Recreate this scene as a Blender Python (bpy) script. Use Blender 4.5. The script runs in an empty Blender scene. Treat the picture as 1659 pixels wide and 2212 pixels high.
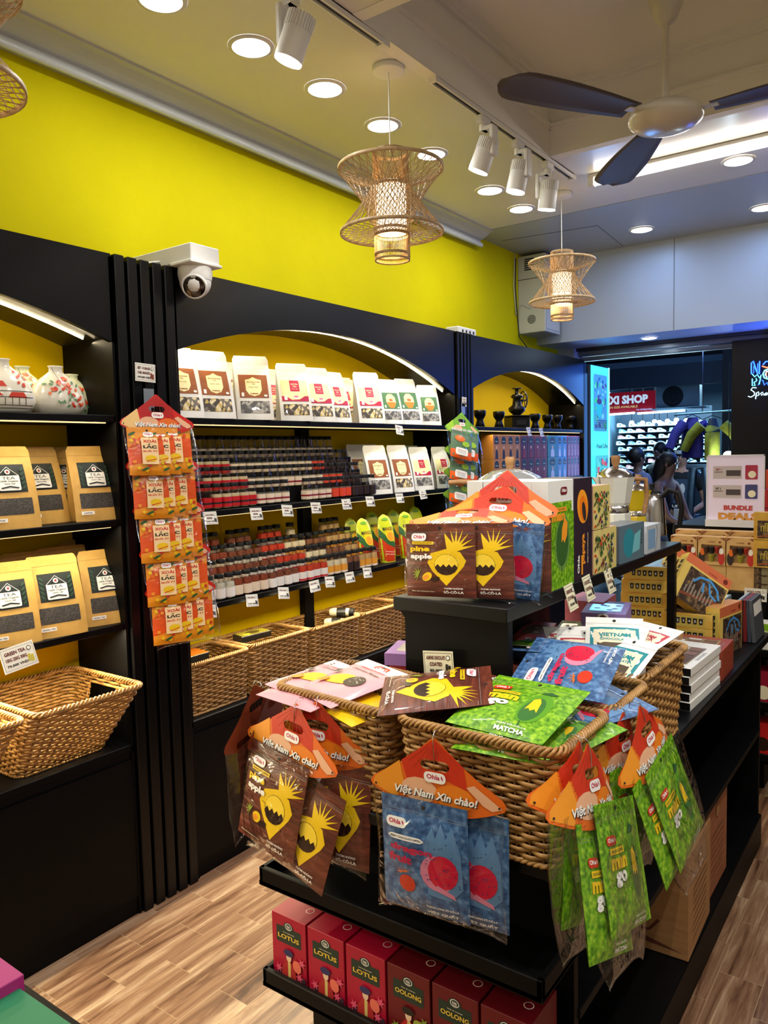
import bpy, bmesh, math, random
from mathutils import Matrix, Vector, geometry
R_ = random.Random(7)
PI = math.pi
SC = bpy.context.scene
COL = SC.collection

# ------------------------------------------------------------------ camera
F_PX, W_PX, H_PX = 1673.18, 1659, 2212
CAM_R = Matrix(((0.81128786, 0.58420787, -0.02265327), (0.02561088, -0.07422209, -0.99691282), (-0.58408568, 0.8082031, -0.07517756)))
EYE = Vector((0, 0, 1.5))
cd = bpy.data.cameras.new('camera'); cam = bpy.data.objects.new('camera', cd); COL.objects.link(cam)
cd.sensor_fit = 'HORIZONTAL'; cd.sensor_width = 36; cd.lens = 36 * F_PX / W_PX
cd.clip_start = .05; cd.clip_end = 200
cam.matrix_world = Matrix.Translation(EYE) @ Matrix((CAM_R[0], -CAM_R[1], -CAM_R[2])).transposed().to_4x4()
SC.camera = cam
def at(px, py, X=None, Y=None, Z=None):
    """point of the room plane X=, Y= or Z= seen at a photo pixel (a measuring aid)"""
    d = CAM_R.transposed() @ Vector(((px - W_PX / 2) / F_PX, (py - H_PX / 2) / F_PX, 1))
    t = (X - EYE.x) / d.x if X is not None else (Y - EYE.y) / d.y if Y is not None else (Z - EYE.z) / d.z
    return EYE + d * t

# ------------------------------------------------------------------ world and view
wd = bpy.data.worlds.new('night'); SC.world = wd; wd.use_nodes = True
wd.node_tree.nodes['Background'].inputs[0].default_value = (.02, .04, .09, 1)
wd.node_tree.nodes['Background'].inputs[1].default_value = .35
SC.view_settings.view_transform = 'Standard'; SC.view_settings.look = 'None'
SC.view_settings.exposure = 0.0; SC.view_settings.gamma = 1.0; SC.view_settings.use_curve_mapping = False
SC.cycles.max_bounces = 8; SC.cycles.transparent_max_bounces = 24; SC.cycles.sample_clamp_indirect = 4
SC.cycles.use_denoising = True

# large and room lights (the room's own lamps: downlights, track spots, tubes, LED strips)
def area(name, loc, rot, sx, sy, power, color=(1, 1, 1), shape='RECTANGLE', spread=PI):
    l = bpy.data.lights.new(name, 'AREA'); l.shape = shape; l.size = sx; l.size_y = sy; l.energy = power; l.color = color; l.spread = spread
    o = bpy.data.objects.new(name, l); o.location = loc; o.rotation_euler = rot; COL.objects.link(o); return o
DOWN_W, SPOT_W, STRIP_W, TUBE_W = 2.85, 24.0, 2.9, 8.0
KEY = {}

# ------------------------------------------------------------------ materials
def lin(c):
    return tuple(((v / 255) / 12.92 if v / 255 <= .04045 else ((v / 255 + .055) / 1.055) ** 2.4) for v in c)
_M = {}
def mat(color, rough=.5, metal=0., spec=.5, coat=0., emit=0., name=None):
    """plain procedural surface: sRGB colour with a light noise in its roughness"""
    k = (tuple(color), rough, metal, spec, coat, emit)
    if k in _M: return _M[k]
    m = bpy.data.materials.new(name or 'surface_%02x%02x%02x' % tuple(int(c) for c in color)); m.use_nodes = True
    b = m.node_tree.nodes['Principled BSDF']; c = lin(color) + (1,)
    b.inputs['Base Color'].default_value = c; b.inputs['Roughness'].default_value = rough
    b.inputs['Metallic'].default_value = metal; b.inputs['Specular IOR Level'].default_value = spec
    b.inputs['Coat Weight'].default_value = coat; b.inputs['Coat Roughness'].default_value = .15
    if emit:
        b.inputs['Emission Color'].default_value = c; b.inputs['Emission Strength'].default_value = emit
    _M[k] = m; return m
def nmat(name, stops, scale=(20, 20, 20), rough=.6, bump=0., detail=6, kind='noise', coat=0., dist=0., spec=.5):
    """noise driven material; stops = [(pos, srgb)...]"""
    if name in _M: return _M[name]
    m = bpy.data.materials.new(name); m.use_nodes = True; t = m.node_tree; n = t.nodes; L = t.links.new
    b = n['Principled BSDF']; b.inputs['Roughness'].default_value = rough; b.inputs['Coat Weight'].default_value = coat
    b.inputs['Specular IOR Level'].default_value = spec
    tc = n.new('ShaderNodeTexCoord'); mp = n.new('ShaderNodeMapping'); mp.inputs['Scale'].default_value = scale
    L(tc.outputs['Object'], mp.inputs[0])
    if kind == 'noise':
        x = n.new('ShaderNodeTexNoise'); x.inputs['Scale'].default_value = 1; x.inputs['Detail'].default_value = detail; x.inputs['Distortion'].default_value = dist; o = x.outputs[0]
    elif kind == 'voronoi':
        x = n.new('ShaderNodeTexVoronoi'); x.inputs['Scale'].default_value = 1; o = x.outputs[0]
    elif kind == 'vcell':
        x = n.new('ShaderNodeTexVoronoi'); x.inputs['Scale'].default_value = 1
        s = n.new('ShaderNodeSeparateColor'); L(x.outputs['Color'], s.inputs[0]); o = s.outputs[0]
    else:
        x = n.new('ShaderNodeTexWave'); x.inputs['Scale'].default_value = 1; x.inputs['Distortion'].default_value = dist; o = x.outputs[1]
    L(mp.outputs[0], x.inputs['Vector'])
    r = n.new('ShaderNodeValToRGB'); e = r.color_ramp.elements
    while len(e) < len(stops): e.new(.5)
    for q, (p, c) in zip(e, stops): q.position = p; q.color = lin(c) + (1,)
    if kind == 'vcell': r.color_ramp.interpolation = 'CONSTANT'
    L(o, r.inputs[0]); L(r.outputs[0], b.inputs['Base Color'])
    if bump:
        bp = n.new('ShaderNodeBump'); bp.inputs['Strength'].default_value = bump; bp.inputs['Distance'].default_value = .01
        L(o, bp.inputs['Height']); L(bp.outputs[0], b.inputs['Normal'])
    _M[name] = m; return m
def film(name, tint=(255, 255, 255), gloss=.10, bump=.7, scale=13, rough=.13, milky=0.):
    """thin clear plastic film: transparent body, sharp wrinkled highlights"""
    if name in _M: return _M[name]
    m = bpy.data.materials.new(name); m.use_nodes = True; t = m.node_tree; n = t.nodes; L = t.links.new
    for x in list(n): n.remove(x)
    out = n.new('ShaderNodeOutputMaterial'); tr = n.new('ShaderNodeBsdfTransparent'); tr.inputs[0].default_value = lin(tint) + (1,)
    gl = n.new('ShaderNodeBsdfGlossy'); gl.inputs['Roughness'].default_value = rough
    lw = n.new('ShaderNodeLayerWeight'); lw.inputs[0].default_value = gloss
    mx = n.new('ShaderNodeMixShader'); tc = n.new('ShaderNodeTexCoord')
    nz = n.new('ShaderNodeTexNoise'); nz.inputs['Scale'].default_value = scale; nz.inputs['Detail'].default_value = 3; nz.inputs['Distortion'].default_value = 1.2
    bp = n.new('ShaderNodeBump'); bp.inputs['Strength'].default_value = bump; bp.inputs['Distance'].default_value = .02
    L(tc.outputs['Object'], nz.inputs['Vector']); L(nz.outputs[0], bp.inputs['Height'])
    L(bp.outputs[0], gl.inputs['Normal']); L(bp.outputs[0], lw.inputs['Normal'])
    mr = n.new('ShaderNodeMapRange'); mr.inputs[3].default_value = .035; mr.inputs[4].default_value = .5; L(lw.outputs['Fresnel'], mr.inputs[0]); L(mr.outputs[0], mx.inputs[0]); L(tr.outputs[0], mx.inputs[1]); L(gl.outputs[0], mx.inputs[2])
    last = mx
    if milky:
        df = n.new('ShaderNodeBsdfDiffuse'); df.inputs[0].default_value = (.8, .8, .8, 1); m2 = n.new('ShaderNodeMixShader'); m2.inputs[0].default_value = milky
        L(mx.outputs[0], m2.inputs[1]); L(df.outputs[0], m2.inputs[2]); last = m2
    L(last.outputs[0], out.inputs[0]); _M[name] = m; return m
def emat(color, strength, name=None):
    return mat(color, .5, emit=strength, name=name)

WHITE = mat((235, 235, 232), .45, name='white_plastic')
BLACKW = mat((5, 5, 6), .5, spec=.14, name='black_lacquer')
BLACKG = mat((5, 5, 7), .36, spec=.3, name='black_gloss_lacquer')
BLACK = mat((6, 6, 7), .55, spec=.3, name='black_plastic')
CHROME = mat((200, 200, 205), .18, 1, name='chrome')
PAPER = mat((238, 236, 226), .7, name='paper')
INK = mat((25, 20, 20), .7, name='black_ink')
REDINK = mat((200, 25, 40), .6, name='red_ink')
KRAFT = nmat('kraft_paper', [(0, (196, 148, 66)), (1, (226, 182, 98))], (40, 40, 40), .5)
CARD = nmat('corrugated_card', [(.3, (150, 106, 62)), (.7, (170, 124, 76))], (8, 8, 60), .75)
FILM = film('clear_film')
YELLOW = nmat('yellow_wall_paint', [(.3, (210, 198, 0)), (.7, (218, 207, 0))], (2.5, 2.5, 2.5), .7, .04, spec=.08)
CREAM = mat((240, 230, 200), .6, name='cream_ink')

# ------------------------------------------------------------------ mesh builder
class MB:
    def __init__(s): s.v = []; s.f = []; s.m = []; s.sm = []; s.T = Matrix()
    def at(s, x=0, y=0, z=0, rz=0, rx=0, ry=0, sc=1):
        s.T = Matrix.Translation((x, y, z)) @ Matrix.Rotation(rz, 4, 'Z') @ Matrix.Rotation(ry, 4, 'Y') @ Matrix.Rotation(rx, 4, 'X') @ Matrix.Scale(sc, 4); return s
    def add(s, v, f, m, sm=False):
        o = len(s.v); s.v += [tuple(s.T @ Vector(p)) for p in v]; s.f += [tuple(i + o for i in q) for q in f]
        s.m += [m] * len(f); s.sm += [sm] * len(f); return s
    def box(s, x0, x1, y0, y1, z0, z1, m, b=0):
        if b:
            b = min(b, (x1 - x0) / 2.01, (y1 - y0) / 2.01, (z1 - z0) / 2.01)
            v = []
            for x, y, z, dx, dy, dz in [(X, Y, Z, a, c, d) for X, a in ((x0, 1), (x1, -1)) for Y, c in ((y0, 1), (y1, -1)) for Z, d in ((z0, 1), (z1, -1))]:
                v += [(x, y + dy * b, z + dz * b), (x + dx * b, y, z + dz * b), (x + dx * b, y + dy * b, z)]
            def I(i, j, k, a): return (i * 4 + j * 2 + k) * 3 + a
            f = []
            for i in (0, 1): f.append([I(i, 0, 0, 0), I(i, 0, 1, 0), I(i, 1, 1, 0), I(i, 1, 0, 0)])
            for j in (0, 1): f.append([I(0, j, 0, 1), I(1, j, 0, 1), I(1, j, 1, 1), I(0, j, 1, 1)])
            for k in (0, 1): f.append([I(0, 0, k, 2), I(0, 1, k, 2), I(1, 1, k, 2), I(1, 0, k, 2)])
            for j in (0, 1):
                for k in (0, 1): f.append([I(0, j, k, 1), I(1, j, k, 1), I(1, j, k, 2), I(0, j, k, 2)])
            for i in (0, 1):
                for k in (0, 1): f.append([I(i, 0, k, 0), I(i, 1, k, 0), I(i, 1, k, 2), I(i, 0, k, 2)])
            for i in (0, 1):
                for j in (0, 1): f.append([I(i, j, 0, 0), I(i, j, 1, 0), I(i, j, 1, 1), I(i, j, 0, 1)])
            for i in (0, 1):
                for j in (0, 1):
                    for k in (0, 1): f.append([I(i, j, k, 0), I(i, j, k, 1), I(i, j, k, 2)])
            return s.add(v, f, m)
        v = [(x0, y0, z0), (x1, y0, z0), (x1, y1, z0), (x0, y1, z0), (x0, y0, z1), (x1, y0, z1), (x1, y1, z1), (x0, y1, z1)]
        return s.add(v, [(0, 3, 2, 1), (4, 5, 6, 7), (0, 1, 5, 4), (1, 2, 6, 5), (2, 3, 7, 6), (3, 0, 4, 7)], m)
    def lathe(s, prof, n, m, cap0=True, cap1=True, sm=True, sq=0):
        """profile [(r, z)...] turned round z; sq > 0 squares the section"""
        v = []; f = []
        for r, z in prof:
            for k in range(n):
                a = 2 * PI * (k + .5) / n; q = 1
                if sq: q = 1 / (abs(math.cos(a)) ** sq + abs(math.sin(a)) ** sq) ** (1 / sq)
                v.append((r * q * math.cos(a), r * q * math.sin(a), z))
        for i in range(len(prof) - 1):
            for k in range(n):
                a, b = i * n + k, i * n + (k + 1) % n; f.append((a, b, b + n, a + n))
        s.add(v, f, m, sm)
        if cap0: s.add(v[:n], [tuple(reversed(range(n)))], m)
        if cap1: s.add(v[-n:], [tuple(range(n))], m)
        return s
    def tube(s, pts, r, m, n=6, closed=False, sm=True, flat=1.):
        P = [Vector(p) for p in pts]; N = len(P); v = []; f = []
        up = None
        for i, p in enumerate(P):
            t = (P[(i + 1) % N] - P[i - 1]) if closed else (P[min(i + 1, N - 1)] - P[max(i - 1, 0)])
            t = t.normalized() if t.length > 1e-9 else Vector((0, 0, 1))
            if up is None: up = Vector((0, 0, 1)) if abs(t.z) < .9 else Vector((1, 0, 0))
            b = t.cross(up); b = b.normalized() if b.length > 1e-6 else Vector((1, 0, 0)); a = b.cross(t).normalized(); up = a
            rr = r[i] if isinstance(r, (list, tuple)) else r
            for k in range(n):
                w = 2 * PI * k / n; v.append(p + b * math.cos(w) * rr + a * math.sin(w) * rr * flat)
        for i in range(N if closed else N - 1):
            j = (i + 1) % N
            for k in range(n): f.append((i * n + k, i * n + (k + 1) % n, j * n + (k + 1) % n, j * n + k))
        s.add(v, f, m, sm)
        if not closed: s.add(v[:n], [tuple(range(n))], m); s.add(v[-n:], [tuple(reversed(range(n)))], m)
        return s
    def prism(s, pts, y0, y1, m, axis='Y'):
        """outline in (a, z) pulled along y (axis Y), along x (axis X) or, as (x, y), along z (axis Z)"""
        n = len(pts); q = {'Y': lambda a, z, d: (a, d, z), 'X': lambda a, z, d: (d, a, z), 'Z': lambda a, z, d: (a, z, d)}[axis]
        v = [q(a, z, y0) for a, z in pts] + [q(a, z, y1) for a, z in pts]
        tr = geometry.tessellate_polygon([[Vector((a, z, 0)) for a, z in pts]])
        f = [tuple(t) for t in tr] + [tuple(i + n for i in reversed(t)) for t in tr] + [(i, (i + 1) % n, (i + 1) % n + n, i + n) for i in range(n)]
        return s.add(v, f, m)
    def grid(s, fn, nu, nv, m, sm=True, flip=False):
        v = [fn(i / nu, j / nv) for j in range(nv + 1) for i in range(nu + 1)]
        f = [(j * (nu + 1) + i, j * (nu + 1) + i + 1, (j + 1) * (nu + 1) + i + 1, (j + 1) * (nu + 1) + i) for j in range(nv) for i in range(nu)]
        if flip: f = [tuple(reversed(q)) for q in f]
        return s.add(v, f, m, sm)
    def sphere(s, c, r, m, n=12, k=8, sz=(1, 1, 1)):
        def fn(u, w): a = 2 * PI * u; b = PI * (w - .5); return (c[0] + r * sz[0] * math.cos(a) * math.cos(b), c[1] + r * sz[1] * math.sin(a) * math.cos(b), c[2] + r * sz[2] * math.sin(b))
        return s.grid(fn, n, k, m)
    def mesh(s, name):
        me = bpy.data.meshes.new(name); me.from_pydata(s.v, [], s.f)
        ms = []; ix = {}
        for m in s.m:
            if m.name not in ix: ix[m.name] = len(ms); ms.append(m)
        for m in ms: me.materials.append(m)
        me.polygons.foreach_set('material_index', [ix[m.name] for m in s.m])
        me.polygons.foreach_set('use_smooth', s.sm); me.update(); return me
    def build(s, name, parent=None, loc=None, rot=None):
        o = bpy.data.objects.new(name, s.mesh(name)); COL.objects.link(o)
        if parent: o.parent = parent
        if loc is not None: o.location = loc
        if rot is not None: o.rotation_euler = rot
        return o

def tag(o, label, cat, group=None, kind=None):
    o['label'] = label; o['category'] = cat
    if group: o['group'] = group
    if kind: o['kind'] = kind
    return o
def thing(name, label, cat, loc=(0, 0, 0), rz=0, group=None, M=None):
    o = bpy.data.objects.new(name, None); o.empty_display_size = .05; COL.objects.link(o)
    if M is not None: o.matrix_world = M
    else: o.location = loc; o.rotation_euler = (0, 0, rz)
    return tag(o, label, cat, group)
def struct(name, mb, label=None):
    o = mb.build(name); o['kind'] = 'structure'
    if label: o['label'] = label
    return o
KIDS = {}
def kids(o):
    return [c for c in bpy.data.objects if c.parent == o]
def proto_kids(o):
    if o.name not in KIDS: KIDS[o.name] = [(c, proto_kids(c)) for c in kids(o)]
    return KIDS[o.name]
def dup(o, loc=None, rz=None, label=None, group=None, M=None):
    r = o.copy(); COL.objects.link(r)
    if M is not None: r.matrix_world = M
    else:
        if loc is not None: r.location = loc
        if rz is not None: r.rotation_euler = (0, 0, rz) if not isinstance(rz, tuple) else rz
    if label: r['label'] = label
    if group: r['group'] = group
    def rec(src, dst):
        for c, _ in src:
            d = c.copy(); COL.objects.link(d); d.parent = dst; rec(_, d)
    rec(proto_kids(o), r)
    return r
FIRST = set()
def place(o, loc=None, rz=0, label=None, group=None, M=None):
    """first call moves the prototype itself, later calls copy it"""
    if o.name not in FIRST:
        FIRST.add(o.name); proto_kids(o)
        if M is not None: o.matrix_world = M
        else: o.location = loc; o.rotation_euler = (0, 0, rz) if not isinstance(rz, tuple) else rz
        if label: o['label'] = label
        if group: o['group'] = group
        return o
    return dup(o, loc, rz, label, group, M)
def ordinal(i):
    return ['first', 'second', 'third', 'fourth', 'fifth', 'sixth', 'seventh', 'eighth', 'ninth', 'tenth', 'eleventh', 'twelfth', 'thirteenth', 'fourteenth', 'fifteenth', 'sixteenth', 'seventeenth', 'eighteenth', 'nineteenth', 'twentieth'][i] if i < 20 else '%dth' % (i + 1) if (i + 1) % 10 not in (1, 2, 3) else '%d%s' % (i + 1, {1: 'st', 2: 'nd', 3: 'rd'}[(i + 1) % 10])

# ------------------------------------------------------------------ flat artwork laid on surfaces
_TX = {}
def text_geo(s, bold=0., shear=0.):
    k = (s, bold, shear)
    if k in _TX: return _TX[k]
    c = bpy.data.curves.new('t', 'FONT'); c.body = s; c.size = 1; c.resolution_u = 2; c.offset = bold; c.shear = shear
    o = bpy.data.objects.new('t', c); me = bpy.data.meshes.new_from_object(o)
    v = [(p.co.x, p.co.y) for p in me.vertices]; f = [tuple(p.vertices) for p in me.polygons]
    bpy.data.objects.remove(o); bpy.data.curves.remove(c); bpy.data.meshes.remove(me)
    if not v: v = [(0, 0)]; f = []
    x0 = min(p[0] for p in v); x1 = max(p[0] for p in v); y0 = min(p[1] for p in v); y1 = max(p[1] for p in v)
    _TX[k] = (v, f, x0, x1, y0, y1); return _TX[k]
class Art:
    """2-D drawing in (x, z) metres, later laid on a front surface that faces -y"""
    def __init__(s): s.L = []
    def tri(s, v, f, m, fine=False): s.L.append((v, f, m, fine)); return s
    def poly(s, pts, m, fine=True):
        n = geometry.tessellate_polygon([[Vector((a, b, 0)) for a, b in pts]])
        return s.tri(list(pts), [tuple(t) for t in n], m, fine)
    def rect(s, x0, z0, x1, z1, m, r=0):
        if r:
            pts = []
            for cx, cz, a0 in ((x1 - r, z1 - r, 0), (x0 + r, z1 - r, 90), (x0 + r, z0 + r, 180), (x1 - r, z0 + r, 270)):
                pts += [(cx + r * math.cos(math.radians(a0 + k * 30)), cz + r * math.sin(math.radians(a0 + k * 30))) for k in range(4)]
            return s.poly(pts, m)
        return s.poly([(x0, z0), (x1, z0), (x1, z1), (x0, z1)], m)
    def ell(s, cx, cz, rx, rz, m, rot=0, n=16, a0=0, a1=360):
        c, q = math.cos(rot), math.sin(rot); pts = []
        for k in range(n + (1 if a1 - a0 < 360 else 0)):
            a = math.radians(a0 + (a1 - a0) * k / n); x, z = rx * math.cos(a), rz * math.sin(a)
            pts.append((cx + x * c - z * q, cz + x * q + z * c))
        return s.poly(pts, m)
    def line(s, pts, w, m):
        for (a, b), (c, d) in zip(pts, pts[1:]):
            l = math.hypot(c - a, d - b) or 1; nx, nz = -(d - b) / l * w / 2, (c - a) / l * w / 2
            s.poly([(a - nx, b - nz), (c - nx, d - nz), (c + nx, d + nz), (a + nx, b + nz)], m)
        return s
    def text(s, t, x, z, h, m, w=None, al='c', bold=.02, rot=0, shear=0):
        """h = height of the inked box, w = its width (condensed or stretched to fit)"""
        v, f, x0, x1, y0, y1 = text_geo(t, bold, shear)
        k = h / max(y1 - y0, 1e-6); kx = w / max(x1 - x0, 1e-6) if w else k
        W = (x1 - x0) * kx; ox = {'c': -W / 2, 'l': 0, 'r': -W}[al]
        c, q = math.cos(rot), math.sin(rot); P = []
        for a, b in v:
            X = (a - x0) * kx + ox; Z = (b - y0) * k - h / 2
            P.append((x + X * c - Z * q, z + X * q + Z * c))
        return s.tri(P, f, m)
    def lay(s, mb, fn=None, gap=.0004, maxl=.03):
        fn = fn or (lambda x, z: (x, 0, z))
        for i, (v, f, m, fine) in enumerate(s.L):
            v = list(v); f = list(f)
            if fine:
                for _ in range(5):
                    nf = []; done = True
                    for t in f:
                        e = [(math.dist(v[t[k]], v[t[(k + 1) % 3]]), k) for k in range(3)]; l, k = max(e)
                        if l > maxl:
                            done = False; a, b, c = t[k], t[(k + 1) % 3], t[(k + 2) % 3]
                            v.append(((v[a][0] + v[b][0]) / 2, (v[a][1] + v[b][1]) / 2)); n = len(v) - 1
                            nf += [(a, n, c), (n, b, c)]
                        else: nf.append(t)
                    f = nf
                    if done: break
            o = gap * (1 + i * .35); V = []
            for x, z in v: p = fn(x, z); V.append((p[0], p[1] - o, p[2]))
            F = []
            for t in f:
                a, b, c = v[t[0]], v[t[1]], v[t[2]]
                F.append(t if (b[0] - a[0]) * (c[1] - a[1]) - (b[1] - a[1]) * (c[0] - a[0]) > 0 else tuple(reversed(t)))
            mb.add(V, F, m)
        return mb
# ------------------------------------------------------------------ room shell
def wood_floor():
    m = bpy.data.materials.new('wood_look_tile'); m.use_nodes = True; t = m.node_tree; n = t.nodes; L = t.links.new
    b = n['Principled BSDF']; b.inputs['Roughness'].default_value = .33; b.inputs['Specular IOR Level'].default_value = .45
    tc = n.new('ShaderNodeTexCoord'); sp = n.new('ShaderNodeSeparateXYZ'); L(tc.outputs['Object'], sp.inputs[0])
    cb = n.new('ShaderNodeCombineXYZ'); L(sp.outputs['Y'], cb.inputs[0]); L(sp.outputs['X'], cb.inputs[1])
    mp = n.new('ShaderNodeMapping'); mp.inputs['Location'].default_value = (.0355, 2.081 + .1141, 0); L(cb.outputs[0], mp.inputs[0])
    br = n.new('ShaderNodeTexBrick'); br.offset = .5; br.inputs['Scale'].default_value = 1; br.inputs['Brick Width'].default_value = .2865
    br.inputs['Row Height'].default_value = .1141; br.inputs['Mortar Size'].default_value = .0008; br.inputs['Mortar Smooth'].default_value = .1
    br.inputs['Color1'].default_value = (0, 0, 0, 1); br.inputs['Color2'].default_value = (1, 1, 1, 1); br.inputs['Bias'].default_value = 0
    L(mp.outputs[0], br.inputs['Vector'])
    # grain: noise stretched along the plank, shifted per tile
    ad = n.new('ShaderNodeVectorMath'); ad.operation = 'MULTIPLY_ADD'; ad.inputs[1].default_value = (.12, .05, .3)
    L(br.outputs['Color'], ad.inputs[0]); L(cb.outputs[0], ad.inputs[2])
    m2 = n.new('ShaderNodeMapping'); m2.inputs['Scale'].default_value = (1.5, 19, 6); L(ad.outputs[0], m2.inputs[0])
    nz = n.new('ShaderNodeTexNoise'); nz.inputs['Scale'].default_value = 1; nz.inputs['Detail'].default_value = 7; nz.inputs['Distortion'].default_value = .7; nz.inputs['Roughness'].default_value = .68
    L(m2.outputs[0], nz.inputs['Vector'])
    r = n.new('ShaderNodeValToRGB'); e = r.color_ramp.elements; e.new(.5); e.new(.6)
    for q, (p, c) in zip(e, [(.34, (78, 50, 34)), (.44, (124, 90, 66)), (.53, (152, 118, 90)), (.66, (196, 168, 136))]): q.position = p; q.color = lin(c) + (1,)
    L(nz.outputs[0], r.inputs[0])
    mx = n.new('ShaderNodeMix'); mx.data_type = 'RGBA'; mx.inputs['B'].default_value = lin((186, 162, 124)) + (1,)
    gf = n.new('ShaderNodeMath'); gf.operation = 'MULTIPLY'; gf.inputs[1].default_value = .6; L(br.outputs['Fac'], gf.inputs[0]); L(gf.outputs[0], mx.inputs['Factor']); L(r.outputs[0], mx.inputs['A']); L(mx.outputs['Result'], b.inputs['Base Color'])
    return m
CEIL = mat((230, 229, 224), .28, coat=.25, spec=.5, name='glossy_ceiling_panel')
CEILR = mat((236, 234, 226), .55, name='matt_ceiling_paint')
CEILF = mat((176, 182, 190), .3, metal=.2, name='grey_metal_ceiling_panel')
BEAMM = mat((178, 190, 210), .4, name='white_cladding_panel')
CORN = mat((196, 198, 196), .5, name='plaster_cornice')
PALE = mat((205, 198, 180), .7, name='pale_wall')

struct('floor', MB().box(-2.45, 2.6, -2.5, 5.75, -.05, 0, wood_floor()))
struct('wall_left', MB().box(-2.45, -2.40, -2.5, 5.65, 0, 3.0, YELLOW), 'bright yellow painted wall above the black shelving')
struct('wall_right', MB().box(2.6, 2.65, -2.5, 5.7, 0, 3.0, PALE))
struct('wall_back', MB().box(-2.45, 2.65, -2.55, -2.5, 0, 3.0, PALE))
# ceiling with a recess
RX0, RX1, RY0, RY1 = -1.50, 1.3, 2.01, 3.43
c = MB()
c.box(-2.45, RX0, -2.5, 4.30, 2.84, 2.88, CEIL); c.box(RX0, 2.6, -2.5, RY0, 2.84, 2.88, CEIL)
c.box(RX0, 2.6, RY1, 4.30, 2.84, 2.88, CEIL); c.box(RX1, 2.6, RY0, RY1, 2.84, 2.88, CEIL)
struct('ceiling', c)
c = MB(); c.box(RX0 - .1, RX1 + .1, RY0 - .1, RY1 + .1, 3.14, 3.18, CEILR)
for k, (z0, z1, i) in enumerate([(2.837, 2.952, -.004), (2.952, 2.962, -.012), (2.962, 2.975, -.018), (2.975, 3.10, 0.004), (3.10, 3.115, -.012), (3.115, 3.14, -.025)]):
    w = .05
    a0, a1, b0, b1 = RX0 - i, RX1 + i, RY0 - i, RY1 + i
    a0, a1, b0, b1 = RX0 + (.0 - i), RX1 - (.0 - i), RY0 + (.0 - i), RY1 - (.0 - i)
    c.box(a0 - w, a0, b0 - w, b1 + w, z0, z1, CEILR); c.box(a1, a1 + w, b0 - w, b1 + w, z0, z1, CEILR)
    c.box(a0 - w, a1 + w, b0 - w, b0, z0, z1, CEILR); c.box(a0 - w, a1 + w, b1, b1 + w, z0, z1, CEILR)
for i, w in ():   # moulding frame on the recessed field
    a0, a1, b0, b1 = RX0 + i, RX1 - i, RY0 + i, RY1 - i
    c.box(a0, a0 + w, b0, b1, 2.992, 3.0, CEILR); c.box(a1 - w, a1, b0, b1, 2.992, 3.0, CEILR); c.box(a0, a1, b0, b0 + w, 2.992, 3.0, CEILR); c.box(a0, a1, b1 - w, b1, 2.992, 3.0, CEILR)
struct('trim_1', c, 'stepped plaster moulding of the ceiling recess')
c = MB(); c.box(-2.45, 2.6, 4.305, 5.7, 2.838, 2.88, CEILF)
p = [at(x, y, Z=2.838) for x, y in ((1085, 520), (1290, 487), (1345, 531))]
for a, b in ((p[0], p[1]), (p[1], p[2])): c.tube([a, b], .002, mat((60, 62, 66), .6), 4)
struct('ceiling_front', c)
c = MB(); c.prism([(5.25, 2.255), (5.65, 2.255), (5.65, 2.84), (5.25, 2.84)], -2.4, 2.6, BEAMM, 'X')
jx = at(1456, 620, Y=5.25).x
for x in (jx, jx + 1.1, jx + 2.2): c.box(x - .002, x + .002, 5.2475, 5.2505, 2.257, 2.838, mat((120, 124, 130), .6))
struct('wall_front', c, 'white panelled bulkhead above the shop opening')
struct('wall_jamb', MB().box(-2.4, -2.27, 5.62, 5.78, 0, 2.255, BEAMM))
# cornice
pr = [(-2.4, 2.775), (-2.352, 2.775), (-2.345, 2.788), (-2.352, 2.797), (-2.335, 2.80), (-2.31, 2.812), (-2.285, 2.828), (-2.262, 2.832), (-2.262, 2.84), (-2.4, 2.84)]
c = MB(); v = [(x, y, z) for y in (-2.5, 4.33) for x, z in pr]; n = len(pr)
c.add(v, [(i, (i + 1) % n, (i + 1) % n + n, i + n) for i in range(n)] + [tuple(range(n)), tuple(reversed(range(n, 2 * n)))], CORN)
c.tube([(-2.352, -2.5, 2.772), (-2.352, 4.345, 2.772)], .014, mat((215, 222, 226), .3), 10)
struct('trim_2', c, 'grey plaster cornice along the yellow wall')
# roller shutter housing and rails
SHUT = nmat('shutter_metal', [(.3, (70, 80, 90)), (.7, (130, 142, 152))], (1.5, 60, 60), .3)
c = MB(); c.box(-2.27, 2.6, 5.66, 5.86, 2.235, 2.42, mat((40, 46, 54), .5)); c.box(-2.27, 2.6, 5.70, 5.78, 2.20, 2.235, SHUT, .004); c.box(-2.27, 2.6, 5.74, 5.79, 2.165, 2.197, SHUT, .004)
tag(c.build('roller_shutter'), 'rolled up grey metal roller shutter above the shop opening', 'shutter')

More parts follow.
